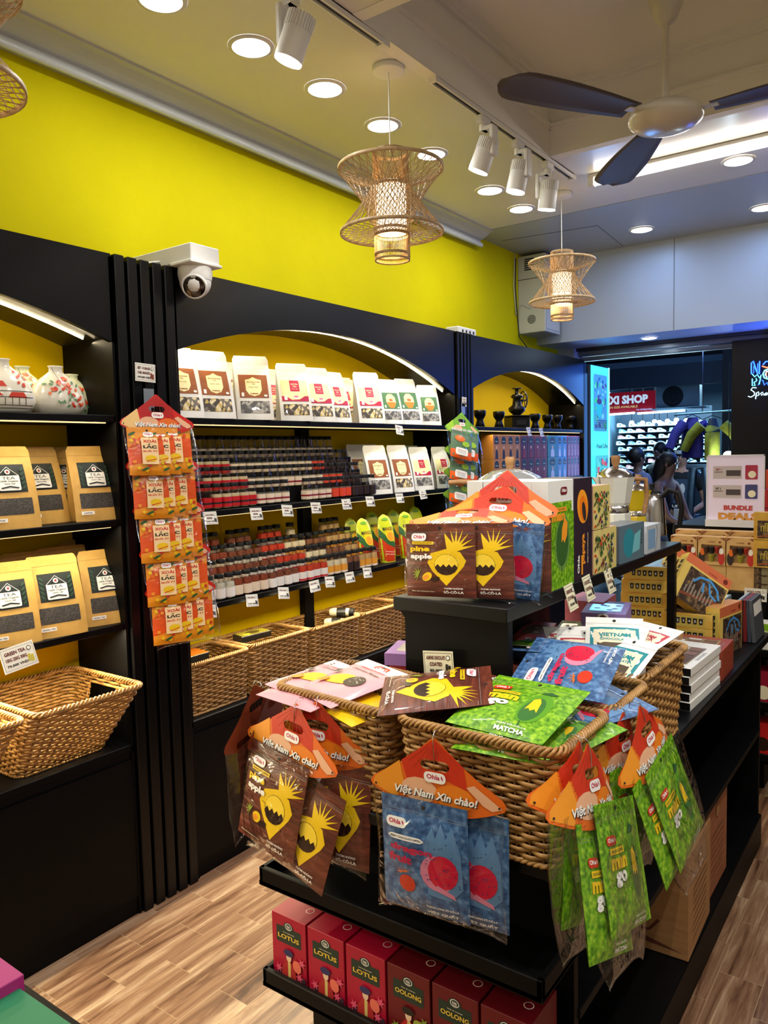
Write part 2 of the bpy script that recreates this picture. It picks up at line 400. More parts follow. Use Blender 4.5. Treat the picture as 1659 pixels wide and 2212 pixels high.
# ------------------------------------------------------------------ ceiling lamps
LAMP_W = emat((255, 252, 246), 9, 'lamp_glow_white')
def downlight(i, x, y, z=2.84, r=.062, warm=(1, .985, .95), p=None, lab=None, grp=None):
    t = thing('downlight', lab, 'light', (x, y, z), 0)
    MB().lathe([(r * 1.22, -.0005), (r * 1.2, -.004), (r * 1.0, -.006)], 28, WHITE, False, False).build('trim_ring', t)
    MB().lathe([(r * 1.0, -.005), (r * .8, -.009), (r * .4, -.012), (.001, -.013)], 28, LAMP_W, False, False).build('diffuser', t)
    area('downlight_lamp', (x, y, z - .022), (0, 0, 0), r * 1.7, r * 1.7, p or DOWN_W, warm, 'DISK')
DL = [(-1.89, 1.56), (-1.875, 1.91), (-1.875, 2.285), (-1.895, 2.675), (-1.905, 3.06), (-1.93, 3.665), (-1.94, 4.05)]
for i, (x, y) in enumerate(DL):
    downlight(i, x, y, lab='round ceiling downlight, %s from the camera in the row along the yellow wall' % ordinal(i))
downlight(7, -.82, 4.05, warm=(.75, .85, 1), p=2.5, lab='round white downlight in the ceiling beyond the fan, right of the white tube lamp')
downlight(8, -1.54, 4.9, z=2.838, warm=(.3, .55, 1), p=2.2, lab='round downlight in the grey ceiling above the joint of the white bulkhead')
downlight(9, -.86, 4.92, z=2.838, warm=(.3, .55, 1), p=2.2, lab='round downlight in the grey ceiling at the right edge of the picture')
downlight(10, -1.665, 5.47, z=2.255, r=.05, warm=(.6, .8, 1), p=1.5, lab='small round downlight under the white bulkhead over the shop entrance')
# lamps of the part of the shop behind and beside the camera
for x in (.2, 1.5):
    for y in (-1.2, 0.6, 1.6): downlight(11, x, y, p=7, lab='round ceiling downlight behind the camera at %s, %s' % ('the right' if x > 1 else 'the middle', {-1.2: 'rear', .6: 'centre', 1.6: 'front'}[y]))
downlight(11, -1.1, .2, p=6, lab='round ceiling downlight straight above the camera, out of the picture')
downlight(11, -1.1, -1.2, p=6, lab='round ceiling downlight behind the camera, above the left aisle')

def track(x, y0, y1, lab):
    t = thing('light_track', lab, 'track', (x, (y0 + y1) / 2, 2.84)); h = (y1 - y0) / 2
    b = MB(); b.box(-.017, -.009, -h, h, -.02, 0, WHITE); b.box(.009, .017, -h, h, -.02, 0, WHITE); b.box(-.017, .017, -h, h, -.004, 0, WHITE)
    b.box(-.017, .017, -h - .012, -h, -.022, 0, WHITE); b.box(-.017, .017, h, h + .035, -.022, 0, WHITE)
    b.build('rail', t); MB().box(-.009, .009, -h, h, -.012, -.004, mat((70, 72, 76), .4, .6)).build('conductor', t)
track(-1.515, 1.2, 2.13, 'white lighting track on the ceiling, near one at the top of the picture')
track(-1.515, 2.46, 3.72, 'white lighting track on the ceiling holding three spotlights')
def spot(x, y, aim, armx, lab, p=None):
    t = thing('track_spotlight', lab, 'spotlight', (x, y, 2.84))
    MB().box(-.014, .014, -.04, .04, -.05, -.018, WHITE, .004).build('adapter', t)
    a = MB(); a.lathe([(.017, -.075), (.017, -.05)], 14, WHITE); a.box(armx * .045 - .009, armx * .045 + .009, -.022, .022, -.175, -.06, WHITE, .004)
    a.box(min(0, armx * .045), max(0, armx * .045), -.016, .016, -.075, -.06, WHITE); a.build('bracket', t)
    hd = Vector((0, 0, -.165)); d = Vector(aim).normalized(); q = d.to_track_quat('-Z', 'Y')
    M = Matrix.Translation(hd) @ q.to_matrix().to_4x4()
    b = MB(); b.T = M; b.lathe([(.001, .062), (.036, .062), (.038, .058), (.038, .022), (.040, .02), (.041, -.055), (.040, -.062)], 28, WHITE, False, False); hdo = b.build('head', t)
    g = MB()
    for k in range(30):
        a_ = 2 * PI * k / 30; g.T = M @ Matrix.Rotation(a_, 4, 'Z'); g.box(.037, .0415, -.0022, .0022, .02, .062, WHITE)
    g.build('heat_sink', hdo)
    l = MB(); l.T = M; l.lathe([(.0395, -.055), (.0395, -.066), (.03, -.067), (.001, -.067)], 28, emat((255, 250, 240), 14, 'spot_glow'), False, False); l.build('lens', hdo)
    L = bpy.data.lights.new('spot_lamp', 'SPOT'); L.energy = p or SPOT_W; L.spot_size = math.radians(75); L.spot_blend = .6; L.shadow_soft_size = .035; L.color = (1, .965, .90)
    o = bpy.data.objects.new('spot_lamp', L); o.location = Vector((x, y, 2.84)) + hd + d * .075; o.rotation_euler = q.to_euler(); COL.objects.link(o)
spot(-1.515, 1.72, (-.34, -.14, -.93), -1, 'white cylindrical track spotlight at the top of the picture, nearest the camera')
spot(-1.515, 2.83, (-.40, -.05, -.9), 1, 'white cylindrical track spotlight, nearest of the three on the far track')
spot(-1.515, 3.14, (-.22, -.05, -.97), 1, 'white cylindrical track spotlight, middle of the three on the far track')
spot(-1.515, 3.45, (-.18, .1, -.97), -1, 'white cylindrical track spotlight, last of the three, beside the small pendant canopy')
# further spots of the shop that light the island (same lamps, out of the picture)
for x, y, aim in ((-.2, .75, (-.45, .45, -1)), (-1.1, .75, (.15, .5, -1)), (.15, 1.9, (-.5, .1, -1))):
    spot(x, y, aim, 1, 'white track spotlight out of the picture aimed at the island, ' + ('at its front right' if x == -.2 else 'at its front left' if x < -1 else 'at its right side'), 40)

# tube lamp
t = thing('tube_lamp', 'long glowing white tube lamp on the ceiling behind the fan', 'lamp', (-.55, 3.79, 2.84))
MB().box(-.9, .9, -.02, .02, -.02, 0, WHITE, .004).build('batten', t)
b = MB(); b.at(0, 0, 0, ry=PI / 2); b.tube([(.04, 0, -.87), (.04, 0, .87)], .016, emat((255, 244, 232), 10, 'tube_glow'), 12); b.build('tube', t)
b = MB(); b.box(-.9, -.87, -.02, .02, -.058, -.018, WHITE, .003); b.box(.87, .9, -.02, .02, -.058, -.018, WHITE, .003); b.build('holder', t)
area('tube_light', (-.55, 3.79, 2.77), (0, 0, 0), 1.7, .03, TUBE_W, (.9, .95, 1))

# ceiling fan
def fan():
    t = thing('ceiling_fan', 'white three-bladed ceiling fan with dark blades hanging from the recessed ceiling', 'fan', (-.80, 2.80, 3.14))
    z = -.525; IV = mat((214, 208, 192), .3, coat=.4)
    MB().lathe([(.001, 0), (.06, 0), (.06, -.10), (.055, -.15), (.035, -.20), (.012, -.215)], 24, IV, False, False).build('canopy', t)
    MB().lathe([(.011, -.2), (.011, z + .09), (.02, z + .055), (.03, z + .04)], 16, IV, False, False).build('rod', t)
    MB().lathe([(.03, z + .045), (.09, z + .04), (.118, z + .022), (.124, z + .006), (.12, z - .006), (.10, z - .022), (.06, z - .034), (.001, z - .038)], 40, IV, False, False).build('motor_housing', t)
    DK = mat((84, 76, 74), .5, spec=.3)
    for k, a in enumerate((math.radians(241), math.radians(1), math.radians(126))):
        b = MB(); b.at(0, 0, z + .012, rz=a); b.box(.11, .17, -.016, .016, -.004, .004, IV, .002); arm = b.build('blade_arm', t)
        def fn(u, v):
            x = .15 + .52 * u; w = .048 + .032 * math.sin(PI * min(1, u * 1.15) * .6) ; w *= (1 - max(0, (u - .86) / .14) ** 2 * .75)
            y = (v - .5) * 2 * w; return (x, y, -.004 + y * .07 + .006 * math.sin(PI * v))
        b = MB(); b.at(0, 0, z + .012, rz=a); b.grid(fn, 20, 6, DK); bl = b.build('blade', t); arm.name = 'blade_arm'; m = bl.modifiers.new('t', 'SOLIDIFY'); m.thickness = .003
fan()

# bamboo pendants
BAM = nmat('bamboo_split', [(.3, (168, 138, 98)), (.7, (208, 178, 132))], (60, 60, 60), .5)
def pendant(name, loc, label, drop, s=1., cord=True):
    t = thing(name, label, 'lamp', loc)
    MB().lathe([(.001, 0), (.055, 0), (.056, -.018), (.052, -.02), (.001, -.02)], 28, WHITE, False, False).build('canopy', t)
    MB().tube([(0, 0, -.02), (0, 0, -drop)], .0022, WHITE, 6).build('cord', t)
    z0 = -drop; R, r, h = .135 * s, .045 * s, .275 * s; s *= .80
    z_a, z_b, z_c, z_d = z0 - .0, z0 - .048 * s, z0 - .245 * s, z0 - .335 * s   # collar top, upper rim, lower rim, bottom ring
    def ring(m, rad, z, w=.004, hh=.009):
        m.lathe([(rad - w, z), (rad, z), (rad, z - hh), (rad - w, z - hh), (rad - w, z)], 40, BAM, False, False)
    m = MB(); ring(m, r, z_a); ring(m, R, z_b, .004, .012); ring(m, R * .985, z_c, .004, .012); ring(m, r, z_d + .02); ring(m, r, z_d, .004, .006)
    ring(m, r * 1.02, z_b - .055 * s); ring(m, r * 1.02, z_c + .006); ring(m, r, z_c - .012); m.build('rim', t)
    m = MB(); N = 72
    def P(rad, z, a): return (rad * math.cos(a), rad * math.sin(a), z)
    for k in range(N):
        a = 2 * PI * k / N; q = .00125 * s
        m.tube([P(r, z_a, a), P(r * 1.02, z_b - .055 * s, a)], q, BAM, 3, sm=False)           # collar
        m.tube([P(r * 1.02, z_b - .055 * s, a), P(R - .002, z_b - .006, a + (.42 if k % 2 else -.42))], q, BAM, 3, sm=False)   # upper disc
        m.tube([P(R - .002, z_b - .006, a), P(r * 1.25, z_c + .03 * s, a + (1.05 if k % 2 else -1.05))], q, BAM, 3, sm=False)  # inner cone
        m.tube([P(r * 1.05, z_b - .05 * s, a), P(R * .98, z_c - .004, a + (.95 if k % 2 else -.95))], q, BAM, 3, sm=False)     # outer cone
        m.tube([P(r * 1.02, z_c - .012, a), P(R * .98, z_c - .006, a + (.42 if k % 2 else -.42))], q, BAM, 3, sm=False)        # lower disc
        m.tube([P(r, z_c - .01, a), P(r, z_d, a)], q, BAM, 3, sm=False)                       # bottom collar
        if k % 2 == 0: m.tube([P(r * 1.03, z_b - .055 * s, a), P(r * 1.03, z_c, a + (.3 if k % 4 == 1 else -.3))], q, BAM, 3, sm=False)
    m.build('woven_frame', t)
    SH = mat((255, 232, 196), .8, emit=2.2, name='warm_lamp_shade')
    MB().lathe([(r * .84, z_b - .05 * s), (r * .84, z_c - .01)], 28, SH, False, False).build('shade', t)
    MB().sphere((0, 0, z_c + .055 * s), .022, emat((255, 226, 170), 14, 'bulb_glow'), 14, 8).build('bulb', t)
    l = bpy.data.lights.new('pendant_lamp', 'POINT'); l.energy = 1.6; l.shadow_soft_size = .03; l.color = (1, .82, .55)
    o = bpy.data.objects.new('pendant_lamp', l); o.location = Vector(loc) + Vector((0, 0, z_c - .02)); COL.objects.link(o)
    return t
pendant('bamboo_pendant', (-1.60, 2.30, 2.84), 'large woven bamboo pendant lamp over the middle wall bay', .285, 1.38)
pendant('bamboo_pendant', (-1.66, 3.95, 2.84), 'smaller looking woven bamboo pendant lamp near the white bulkhead', .30, 1.3)
pendant('bamboo_pendant', (-1.80, .86, 2.84), 'woven bamboo pendant lamp cut off by the left edge of the picture', .235, 1.38)
# ------------------------------------------------------------------ wall shelving unit (left)
FX, BX, UT = -2.12, -2.392, 2.14        # front plane, back panel plane, top
SH = [1.64, 1.31, .975]; CT = .575
REED = nmat('reeded_black_soffit', [(.2, (8, 7, 6)), (.8, (26, 24, 22))], (1, 70, 1), .35, 1.0, kind='wave', dist=0)
BACKY = nmat('mustard_back_panel', [(.3, (214, 178, 0)), (.7, (222, 190, 2))], (3, 3, 3), .7, spec=.06)
LED = emat((255, 236, 190), 16, 'led_glow')
def arch_z(y, y0, y1, zl, zr, zc):
    u = (y - y0) / (y1 - y0); return zl + (zr - zl) * u + (zc - (zl + zr) / 2) * 4 * u * (1 - u)
def bay(y0, y1, zl, zc, zr, label, mid=None, low=True):
    t = thing('shelving_bay', label, 'shelving', (FX, (y0 + y1) / 2, 0)); t.location = (0, 0, 0)
    N = 24; ys = [y0 + (y1 - y0) * k / N for k in range(N + 1)]; zs = [arch_z(y, y0, y1, zl, zr, zc) for y in ys]
    m = MB(); m.prism([(y0, UT), (y1, UT)] + list(reversed(list(zip(ys, zs)))), FX - .018, FX, BLACKG, 'X'); m.build('arched_fascia', t)
    m = MB()
    for k in range(N): m.add([(FX - .018, ys[k], zs[k] + .012), (BX, ys[k], zs[k] + .012), (BX, ys[k + 1], zs[k + 1] + .012), (FX - .018, ys[k + 1], zs[k + 1] + .012)], [(0, 1, 2, 3)], REED)
    m.box(BX, FX - .02, y0, y1, UT - .018, UT, BLACKW); m.build('arched_soffit', t)
    MB().box(BX - .006, BX, y0, y1, CT - .02, UT, BACKY).build('back_panel', t)
    for z in SH: MB().box(BX, FX - .005, y0, y1, z - .022, z, BLACKW, .002).build('shelf', t)
    m = MB(); m.box(BX, FX, y0, y1, CT - .025, CT, BLACKW, .003); m.build('counter', t)
    m = MB(); m.box(BX, FX - .006, y0, y1, 0.0, CT - .025, BLACKW); m.box(FX - .006, FX - .001, y0 + .01, y1 - .01, .06, CT - .05, BLACKW); m.build('base_cabinet', t)
    if mid: MB().box(BX, BX + .035, mid - .03, mid + .03, CT, SH[0] - .022, BLACKW).build('upright', t)
    # LED strips: one follows the arch just behind the fascia, one under every shelf edge
    m = MB(); P = [(FX - (.11 if y0 < 0 else .06), y, arch_z(y, y0, y1, zl, zr, zc) + .008) for y in [y0 + (y1 - y0) * (.02 + .96 * k / 40) for k in range(41)]]
    m.tube(P, .003, LED, 5); m.build('led_strip', t)
    W = (y1 - y0)
    for k in range(4):
        yc = y0 + W * (k + .5) / 4; z = arch_z(yc, y0, y1, zl, zr, zc) + .002
        sl = math.atan2(arch_z(yc + .05, y0, y1, zl, zr, zc) - arch_z(yc - .05, y0, y1, zl, zr, zc), .1)
        area('arch_led_light', (FX - (.115 if y0 < 0 else .065), yc, z - .006), (sl, -.25, 0), .012, W / 4, STRIP_W * .42 * W / 1.86, (1, .82, .5))
    for z in SH:
        m = MB(); m.box(FX - .03, FX - .022, y0 + .03, y1 - .03, z - .0255, z - .0215, emat((255, 226, 160), 1.2, 'led_dim')); m.build('led_strip', t)
        area('shelf_led_light', (FX - .03, (y0 + y1) / 2, z - .029), (0, -.5, 0), .008, W - .1, STRIP_W * (6.0 if z < 1.2 else 1.5 if z < 1.5 else .8) * (1.7 if y0 < 0 else 1) * W / 1.86, (1, .86, .56))
    for ys_ in (y0, y1):
        MB().box(BX, FX, ys_ - .009 if ys_ == y1 else ys_, ys_ + .009 if ys_ == y0 else ys_, 0, UT - .01, BLACKW).build('side_panel', t)
    return t
def pilaster(y0, y1, label):
    t = thing('pilaster', label, 'pilaster', (0, 0, 0))
    MB().box(BX, FX - .012, y0, y1, 0, UT - .01, BLACKW).build('core', t)
    n = 5; w = (y1 - y0) / n
    for k in range(n): MB().box(FX - .012, FX + .012, y0 + w * k + .006, y0 + w * (k + 1) - .006, 0, UT, BLACKG, .003).build('batten', t)
bay(-.35, 1.51, 1.84, 2.02, 1.865, 'black arched wall shelving bay with blossom vases and brown tea bags', mid=.58)
bay(1.75, 3.61, 1.865, 2.012, 1.80, 'black arched wall shelving bay with white tea pouches and spice jars', mid=2.66)
bay(3.79, 5.44, 1.845, 1.992, 1.81, 'dark arched wall shelving bay with coffee grinder, far end of the wall')
pilaster(1.51, 1.75, 'black ribbed pilaster behind the hanging packs of dried mango')
pilaster(3.61, 3.79, 'black ribbed pilaster behind the green topped hanging packs')
tag(MB().box(BX, FX, 5.44, 5.50, 0, UT - .02, BLACKG, .003).build('end_panel'), 'dark flat end panel closing the wall shelving beside the glowing sign', 'panel')

# ------------------------------------------------------------------ island display (two gondolas)
def island():
    t = thing('display_island', 'black island display stand with stepped top shelf and end trays', 'display stand', (0, 0, 0))
    X0, X1, Y0, Y1 = -1.18, -.52, 1.3, 3.1
    m = MB(); m.box(X0 - .03, X1, Y0 + .02, Y1, 0, .118, BLACKW, .004); m.build('plinth', t)
    m = MB(); m.box(X0, X1 - .01, Y0, Y0 + .02, .118, .79, BLACKW); m.build('end_panel', t)
    m = MB(); m.box(X0, X1 - .01, Y1 - .02, Y1, .118, .79, BLACKW); m.build('end_panel', t)
    MB().box(-.86, -.84, Y0 + .02, Y1 - .02, .118, .79, BLACKW).build('centre_panel', t)
    for yy in (2.18,): MB().box(X0 + .02, X1 - .012, yy - .009, yy + .009, .118, .43, BLACKW).build('divider', t)
    MB().box(X0, X1 - .006, Y0 + .02, Y1 - .02, .43, .452, BLACKW, .002).build('middle_shelf', t)
    MB().box(X0 - .02, -.505, 1.165, Y1 + .05, .775, .80, mat((6, 7, 10), .4, spec=.3), .003).build('counter', t)
    # stepped support and top shelf
    a = at(862, 1400, Y=1.42).x; b = at(1065, 1400, Y=1.42).x
    s = [(-1.0, 1.165), (-.97, 1.13), (-.97, 1.03), (-.965, 1.0), (-.93, .965), (-.925, .80), (-.775, .80), (-.775, .96), (-.765, .985), (-.75, 1.0), (-.725, 1.005), (-.715, 1.015), (-.715, 1.165)]
    MB().box(-.74, -.715, 2.63, 2.655, .80, 1.15, BLACKW).build('post', t)
    for yy in (1.415,): MB().prism(s, yy, yy + .02, BLACKW, 'Y').build('bracket_panel', t)
    MB().box(-.985, -.97, 1.435, 2.2, .80, 1.15, BLACKW).build('spine_panel', t)
    m = MB(); m.box(-.993, -.71, 1.40, 2.69, 1.15, 1.18, mat((6, 7, 10), .4, spec=.3), .002); m.build('top_shelf', t)
    for z, lab in ((.575, 'upper'), (.345, 'lower')):
        m = MB(); m.box(X0, X1, 1.14, 1.3, z, z + .01, BLACKW)
        m.box(X0, X1, 1.14, 1.152, z, z + .04, BLACKW, .002); m.box(X0, X0 + .012, 1.14, 1.3, z, z + .04, BLACKW, .002); m.box(X1 - .012, X1, 1.14, 1.3, z, z + .04, BLACKW, .002)
        m.build('tray', t)
island()
def gondola():
    t = thing('display_gondola', 'black display stand behind the island, with end trays of boxed coffee', 'display stand', (0, 0, 0))
    X0, X1 = -1.16, -.60
    MB().box(X0, X1, 3.62, 4.7, 0, .86, BLACKW, .003).build('carcass', t)
    MB().box(X0 + .03, X1 - .03, 4.12, 4.7, .86, 1.1, BLACKW, .003).build('step', t)
    for z in (.62, .40, .18):
        m = MB(); m.box(X0, X1 + .13, 3.44, 3.62, z, z + .01, BLACKW); m.box(X0, X1 + .13, 3.44, 3.452, z, z + .04, BLACKW, .002); m.box(X1 + .118, X1 + .13, 3.44, 3.62, z, z + .04, BLACKW, .002); m.build('tray', t)
gondola()
# ------------------------------------------------------------------ shared artwork
def A_poly_holes(art, outer, holes, m):
    loops = [[Vector((a, b, 0)) for a, b in l] for l in [outer] + holes]
    pts = [p for l in [outer] + holes for p in l]
    return art.tri(pts, [tuple(t) for t in geometry.tessellate_polygon(loops)], m, True)
Art.holes = A_poly_holes
BROWN = nmat('cocoa_print', [(.25, (70, 32, 26)), (.5, (98, 46, 34)), (.75, (140, 70, 50))], (12, 12, 60), .35, .25, dist=1, coat=.3)
DENIM = nmat('blue_denim_print', [(.3, (38, 66, 112)), (.5, (66, 104, 152)), (.7, (110, 150, 196))], (90, 90, 90), .35, .1, coat=.3)
MOSS = nmat('matcha_moss_print', [(.3, (52, 104, 10)), (.5, (104, 164, 20)), (.72, (168, 206, 50))], (110, 110, 110), .4, .2, coat=.25)
PINKP = mat((226, 160, 172), .35, coat=.3, name='pale_pink_print')
YEL = mat((238, 196, 20), .4, name='yellow_ink'); ORG = mat((226, 106, 28), .4, name='orange_ink'); ORG2 = mat((236, 150, 40), .4, name='light_orange_ink')
REDC = mat((204, 52, 26), .4, name='warm_red_ink'); BEI = mat((232, 178, 140), .45, name='peach_ink'); WINK = mat((245, 243, 238), .5, name='white_ink')
DGRN = mat((40, 92, 44), .45, name='leaf_green_ink'); CHOC = mat((48, 26, 18), .35, name='dark_chocolate_ink'); MAG = mat((190, 20, 72), .45, name='magenta_ink')
PINK = mat((216, 130, 160), .45, name='pink_ink'); GRN = mat((96, 158, 40), .4, name='green_ink'); LIME = mat((160, 200, 60), .4, name='lime_ink')
OLOGO = 'Ohla'
def logo(a, x, z, w, bg=None, fg=None):
    h = w * .46; a.rect(x - w / 2, z - h / 2, x + w / 2, z + h / 2, bg or WINK, h * .42)
    a.text(OLOGO, x - w * .07, z + h * .05, h * .46, fg or MAG, w * .6, bold=.03); a.ell(x + w * .33, z + h * .05, w * .035, h * .22, fg or MAG, .3, 8)
def star(cx, cz, r0, r1, n, a0, a1):
    return [(cx + (r0 if k % 2 else r1) * math.cos(math.radians(a0 + (a1 - a0) * k / (2 * n))), cz + (r0 if k % 2 else r1) * math.sin(math.radians(a0 + (a1 - a0) * k / (2 * n)))) for k in range(2 * n + 1)]
def art_pine(w, h):
    a = Art(); k = w
    a.poly([(.1 * k, .06 * h + .1 * k), (.34 * k, .42 * h), (.38 * k, .5 * h), (.3 * k, .62 * h), (.1 * k, .66 * h), (-.12 * k, .6 * h), (-.17 * k, .47 * h), (-.1 * k, .36 * h)], YEL)
    a.poly([(.16 * k, .6 * h)] + star(.24 * k, .66 * h, .09 * k, .27 * k, 6, 10, 130) + [(.12 * k, .62 * h)], YEL)
    a.ell(.1 * k, .45 * h, .17 * k, .145 * h, CHOC)
    cap = [((.1 + .165 * math.cos(math.radians(t_))) * k, (.45 + .14 * math.sin(math.radians(t_))) * h) for t_ in range(5, 176, 14)]
    a.poly(cap + [((-.06 + .04 * q) * k, (.455 if q % 2 else .415) * h) for q in range(0, 9)], mat((250, 214, 60), .35, coat=.3))
    a.ell(-.18 * k, .28 * h, .08 * k, .055 * h, YEL, .5); a.ell(-.2 * k, .27 * h, .05 * k, .03 * h, ORG2, .5); a.ell(-.06 * k, .25 * h, .07 * k, .03 * h, CHOC, .3); a.poly(star(-.31 * k, .31 * h, .04 * k, .1 * k, 6, 60, 250), mat((140, 150, 40), .5))
    a.rect(-.4 * k, .72 * h, -.08 * k, .76 * h, YEL); a.text('CHOCOLATE DIPPED', -.24 * k, .74 * h, .018 * h, CHOC, .28 * k)
    a.text('pine', -.28 * k, .65 * h, .09 * h, YEL, .3 * k, bold=.05); a.text('apple', -.26 * k, .55 * h, .09 * h, WINK, .33 * k, bold=.05)
    logo(a, -.3 * k, .82 * h, .22 * k)
    a.text('THƠM NHÚNG', .2 * k, .13 * h, .026 * h, WINK, .26 * k); a.text('SÔ-CÔ-LA', .2 * k, .08 * h, .042 * h, WINK, .28 * k, bold=.04)
    a.text('Made with Vietnamese Cacao', -.24 * k, .08 * h, .014 * h, CREAM, .34 * k); return a
def art_dragon(w, h):
    a = Art(); k = w; LB = mat((92, 134, 178), .4, name='light_blue_ink')
    a.poly([(.0 * k, .62 * h), (.1 * k, .8 * h), (.14 * k, .7 * h), (.2 * k, .84 * h), (.26 * k, .72 * h), (.33 * k, .82 * h), (.42 * k, .6 * h), (.44 * k, .3 * h), (.3 * k, .18 * h), (.05 * k, .2 * h)], LB)
    a.ell(.16 * k, .4 * h, .2 * k, .155 * h, PINK, -.2); a.ell(.22 * k, .42 * h, .17 * k, .15 * h, mat((206, 20, 60), .4), -.2); a.poly([(.1 * k, .26 * h), (.36 * k, .2 * h), (.34 * k, .24 * h), (.16 * k, .3 * h)], PINK)
    a.ell(-.2 * k, .25 * h, .1 * k, .075 * h, REDC); a.poly(star(-.24 * k, .32 * h, .03 * k, .1 * k, 4, 40, 170), ORG)
    for i in range(26): a.ell((.02 + .4 * R_.random()) * k, (.3 + .4 * R_.random()) * h, .008 * k, .008 * k, mat((30, 60, 100), .4), 0, 6)
    a.text('dragon', -.13 * k, .57 * h, .075 * h, MAG, .5 * k, bold=.05); a.text('fruit', -.26 * k, .48 * h, .075 * h, MAG, .28 * k, bold=.05)
    a.rect(-.4 * k, .645 * h, .02 * k, .69 * h, WINK, .008); a.text('BERRY CHOCOLATE DIPPED', -.19 * k, .667 * h, .017 * h, INK, .36 * k)
    logo(a, -.3 * k, .79 * h, .24 * k); a.text('THANH LONG SÔ-CÔ-LA', .22 * k, .12 * h, .022 * h, WINK, .36 * k); a.text('VIỆT QUẤT', .22 * k, .07 * h, .04 * h, WINK, .36 * k, bold=.04); return a
def art_mango(w, h):
    a = Art(); k = w
    a.ell(.2 * k, .45 * h, .14 * k, .27 * h, mat((88, 150, 30), .4), 0, 20); a.ell(.19 * k, .42 * h, .1 * k, .21 * h, mat((52, 108, 44), .4), 0, 18)
    a.poly([(.12 * k, .4 * h), (.15 * k, .43 * h), (.18 * k, .39 * h), (.21 * k, .43 * h), (.25 * k, .38 * h), (.22 * k, .55 * h), (.18 * k, .62 * h), (.13 * k, .58 * h)], YEL)
    a.poly([(.12 * k, .72 * h), (.2 * k, .8 * h), (.3 * k, .76 * h), (.24 * k, .72 * h)], DGRN); a.line([(.18 * k, .2 * h), (.2 * k, .12 * h)], .012 * k, DGRN)
    a.rect(-.34 * k, .6 * h, -.04 * k, .65 * h, YEL); a.text('CHOCOLATE DIPPED', -.19 * k, .625 * h, .02 * h, DGRN, .26 * k)
    a.text('man', -.18 * k, .53 * h, .09 * h, YEL, .34 * k, bold=.05); a.text('go', -.18 * k, .41 * h, .12 * h, WINK, .24 * k, bold=.05)
    logo(a, -.28 * k, .71 * h, .2 * k, REDC, WINK); a.text('XOÀI SÔ-CÔ-LA', .15 * k, .1 * h, .022 * h, WINK, .3 * k); a.text('MATCHA', .15 * k, .05 * h, .04 * h, WINK, .3 * k, bold=.04); return a
def art_chili(w, h):
    a = Art(); k = w; RO = mat((228, 84, 24), .35, coat=.4, name='chili_orange_print'); P = mat((250, 214, 160), .45, name='panel_cream')
    a.poly([(-.5 * k, .55 * h), (-.2 * k, .8 * h), (.5 * k, .75 * h), (.5 * k, .35 * h), (.1 * k, .3 * h), (-.5 * k, .2 * h)], RO)
    for i in range(26):
        x, z = (-.42 + .84 * R_.random()) * k, (.06 + .24 * R_.random() + (.56 if i % 2 == 0 else 0)) * h
        q = .05 * k; t_ = R_.random() * 3; a.poly([(x + q * math.cos(t_ + j * 1.57) * (1.2 if j % 2 else 1), z + q * math.sin(t_ + j * 1.57)) for j in range(4)], (YEL, ORG2, REDC, YEL, ORG)[i % 5])
    for i in range(4): a.ell((-.4 + .27 * i) * k, (.12 if i % 2 else .86) * h, .1 * k, .025 * h, DGRN, .4)
    a.rect(-.2 * k, .22 * h, .22 * k, .78 * h, P); a.text('XOÀI', .01 * k, .71 * h, .075 * h, REDC, .34 * k, bold=.04); a.text('LẮC', .01 * k, .6 * h, .1 * h, INK, .34 * k, bold=.05)
    a.text('MUỐI ỚT', .01 * k, .5 * h, .05 * h, REDC, .36 * k, bold=.03); a.ell(.02 * k, .34 * h, .15 * k, .07 * h, YEL); a.line([(-.1 * k, .28 * h), (.15 * k, .33 * h)], .02 * k, REDC)
    logo(a, .0 * k, .85 * h, .26 * k); return a
def art_orange(w, h):
    a = Art(); k = w
    a.rect(-.5 * k, 0, .5 * k, .3 * h, mat((232, 90, 20), .4)); a.rect(-.28 * k, .12 * h, .3 * k, .38 * h, WINK, .01); a.text('GINGER CANDY', 0, .3 * h, .03 * h, REDC, .45 * k)
    for z in (.18, .22, .26): a.rect(-.2 * k, z * h, .2 * k, z * h + .012 * h, mat((150, 160, 160), .5))
    a.ell(-.1 * k, .72 * h, .24 * k, .12 * h, ORG); a.ell(.18 * k, .55 * h, .18 * k, .1 * h, LIME); return a

# pillow pouch: front face looks to -y, base at z = 0
def pouch_fn(w, h, d):
    def b(x, z):
        t = z / h; e = max(0, min(1, (t - .02) / .12)) * max(0, min(1, (.86 - t) / .3)); s = max(0, 1 - abs(2 * x / w) ** 3)
        return d / 2 * (e * (2 - e)) ** .8 * s + .0007 * math.sin(11 * x / w + 7 * t) * e
    return lambda x, z: (x, -b(x, z), z)
def pouch(mb, w, h, d, front, back, art=None):
    f = pouch_fn(w, h, d)
    mb.grid(lambda u, v: f((u - .5) * w, v * h), 20, 24, front)
    mb.grid(lambda u, v: (lambda p: (p[0], -p[1] + .0008, p[2]))(f((u - .5) * w, v * h)), 12, 14, back, flip=True)
    z = Art(); zc = mat((150, 150, 150), .3, coat=.5, name='heat_seal')
    z.rect(-w * .49, h * .862, w * .49, h * .866, zc); z.rect(-w * .49, h * .885, w * .49, h * .888, zc); z.ell(0, h * .94, .004, .004, INK, 0, 10); z.lay(mb, f, .0004, .02)
    if art: art.lay(mb, f, .0005, .012)
    return mb
def fix_T(mb, T, fn): mb.T = T; fn(mb); mb.T = Matrix(); return mb

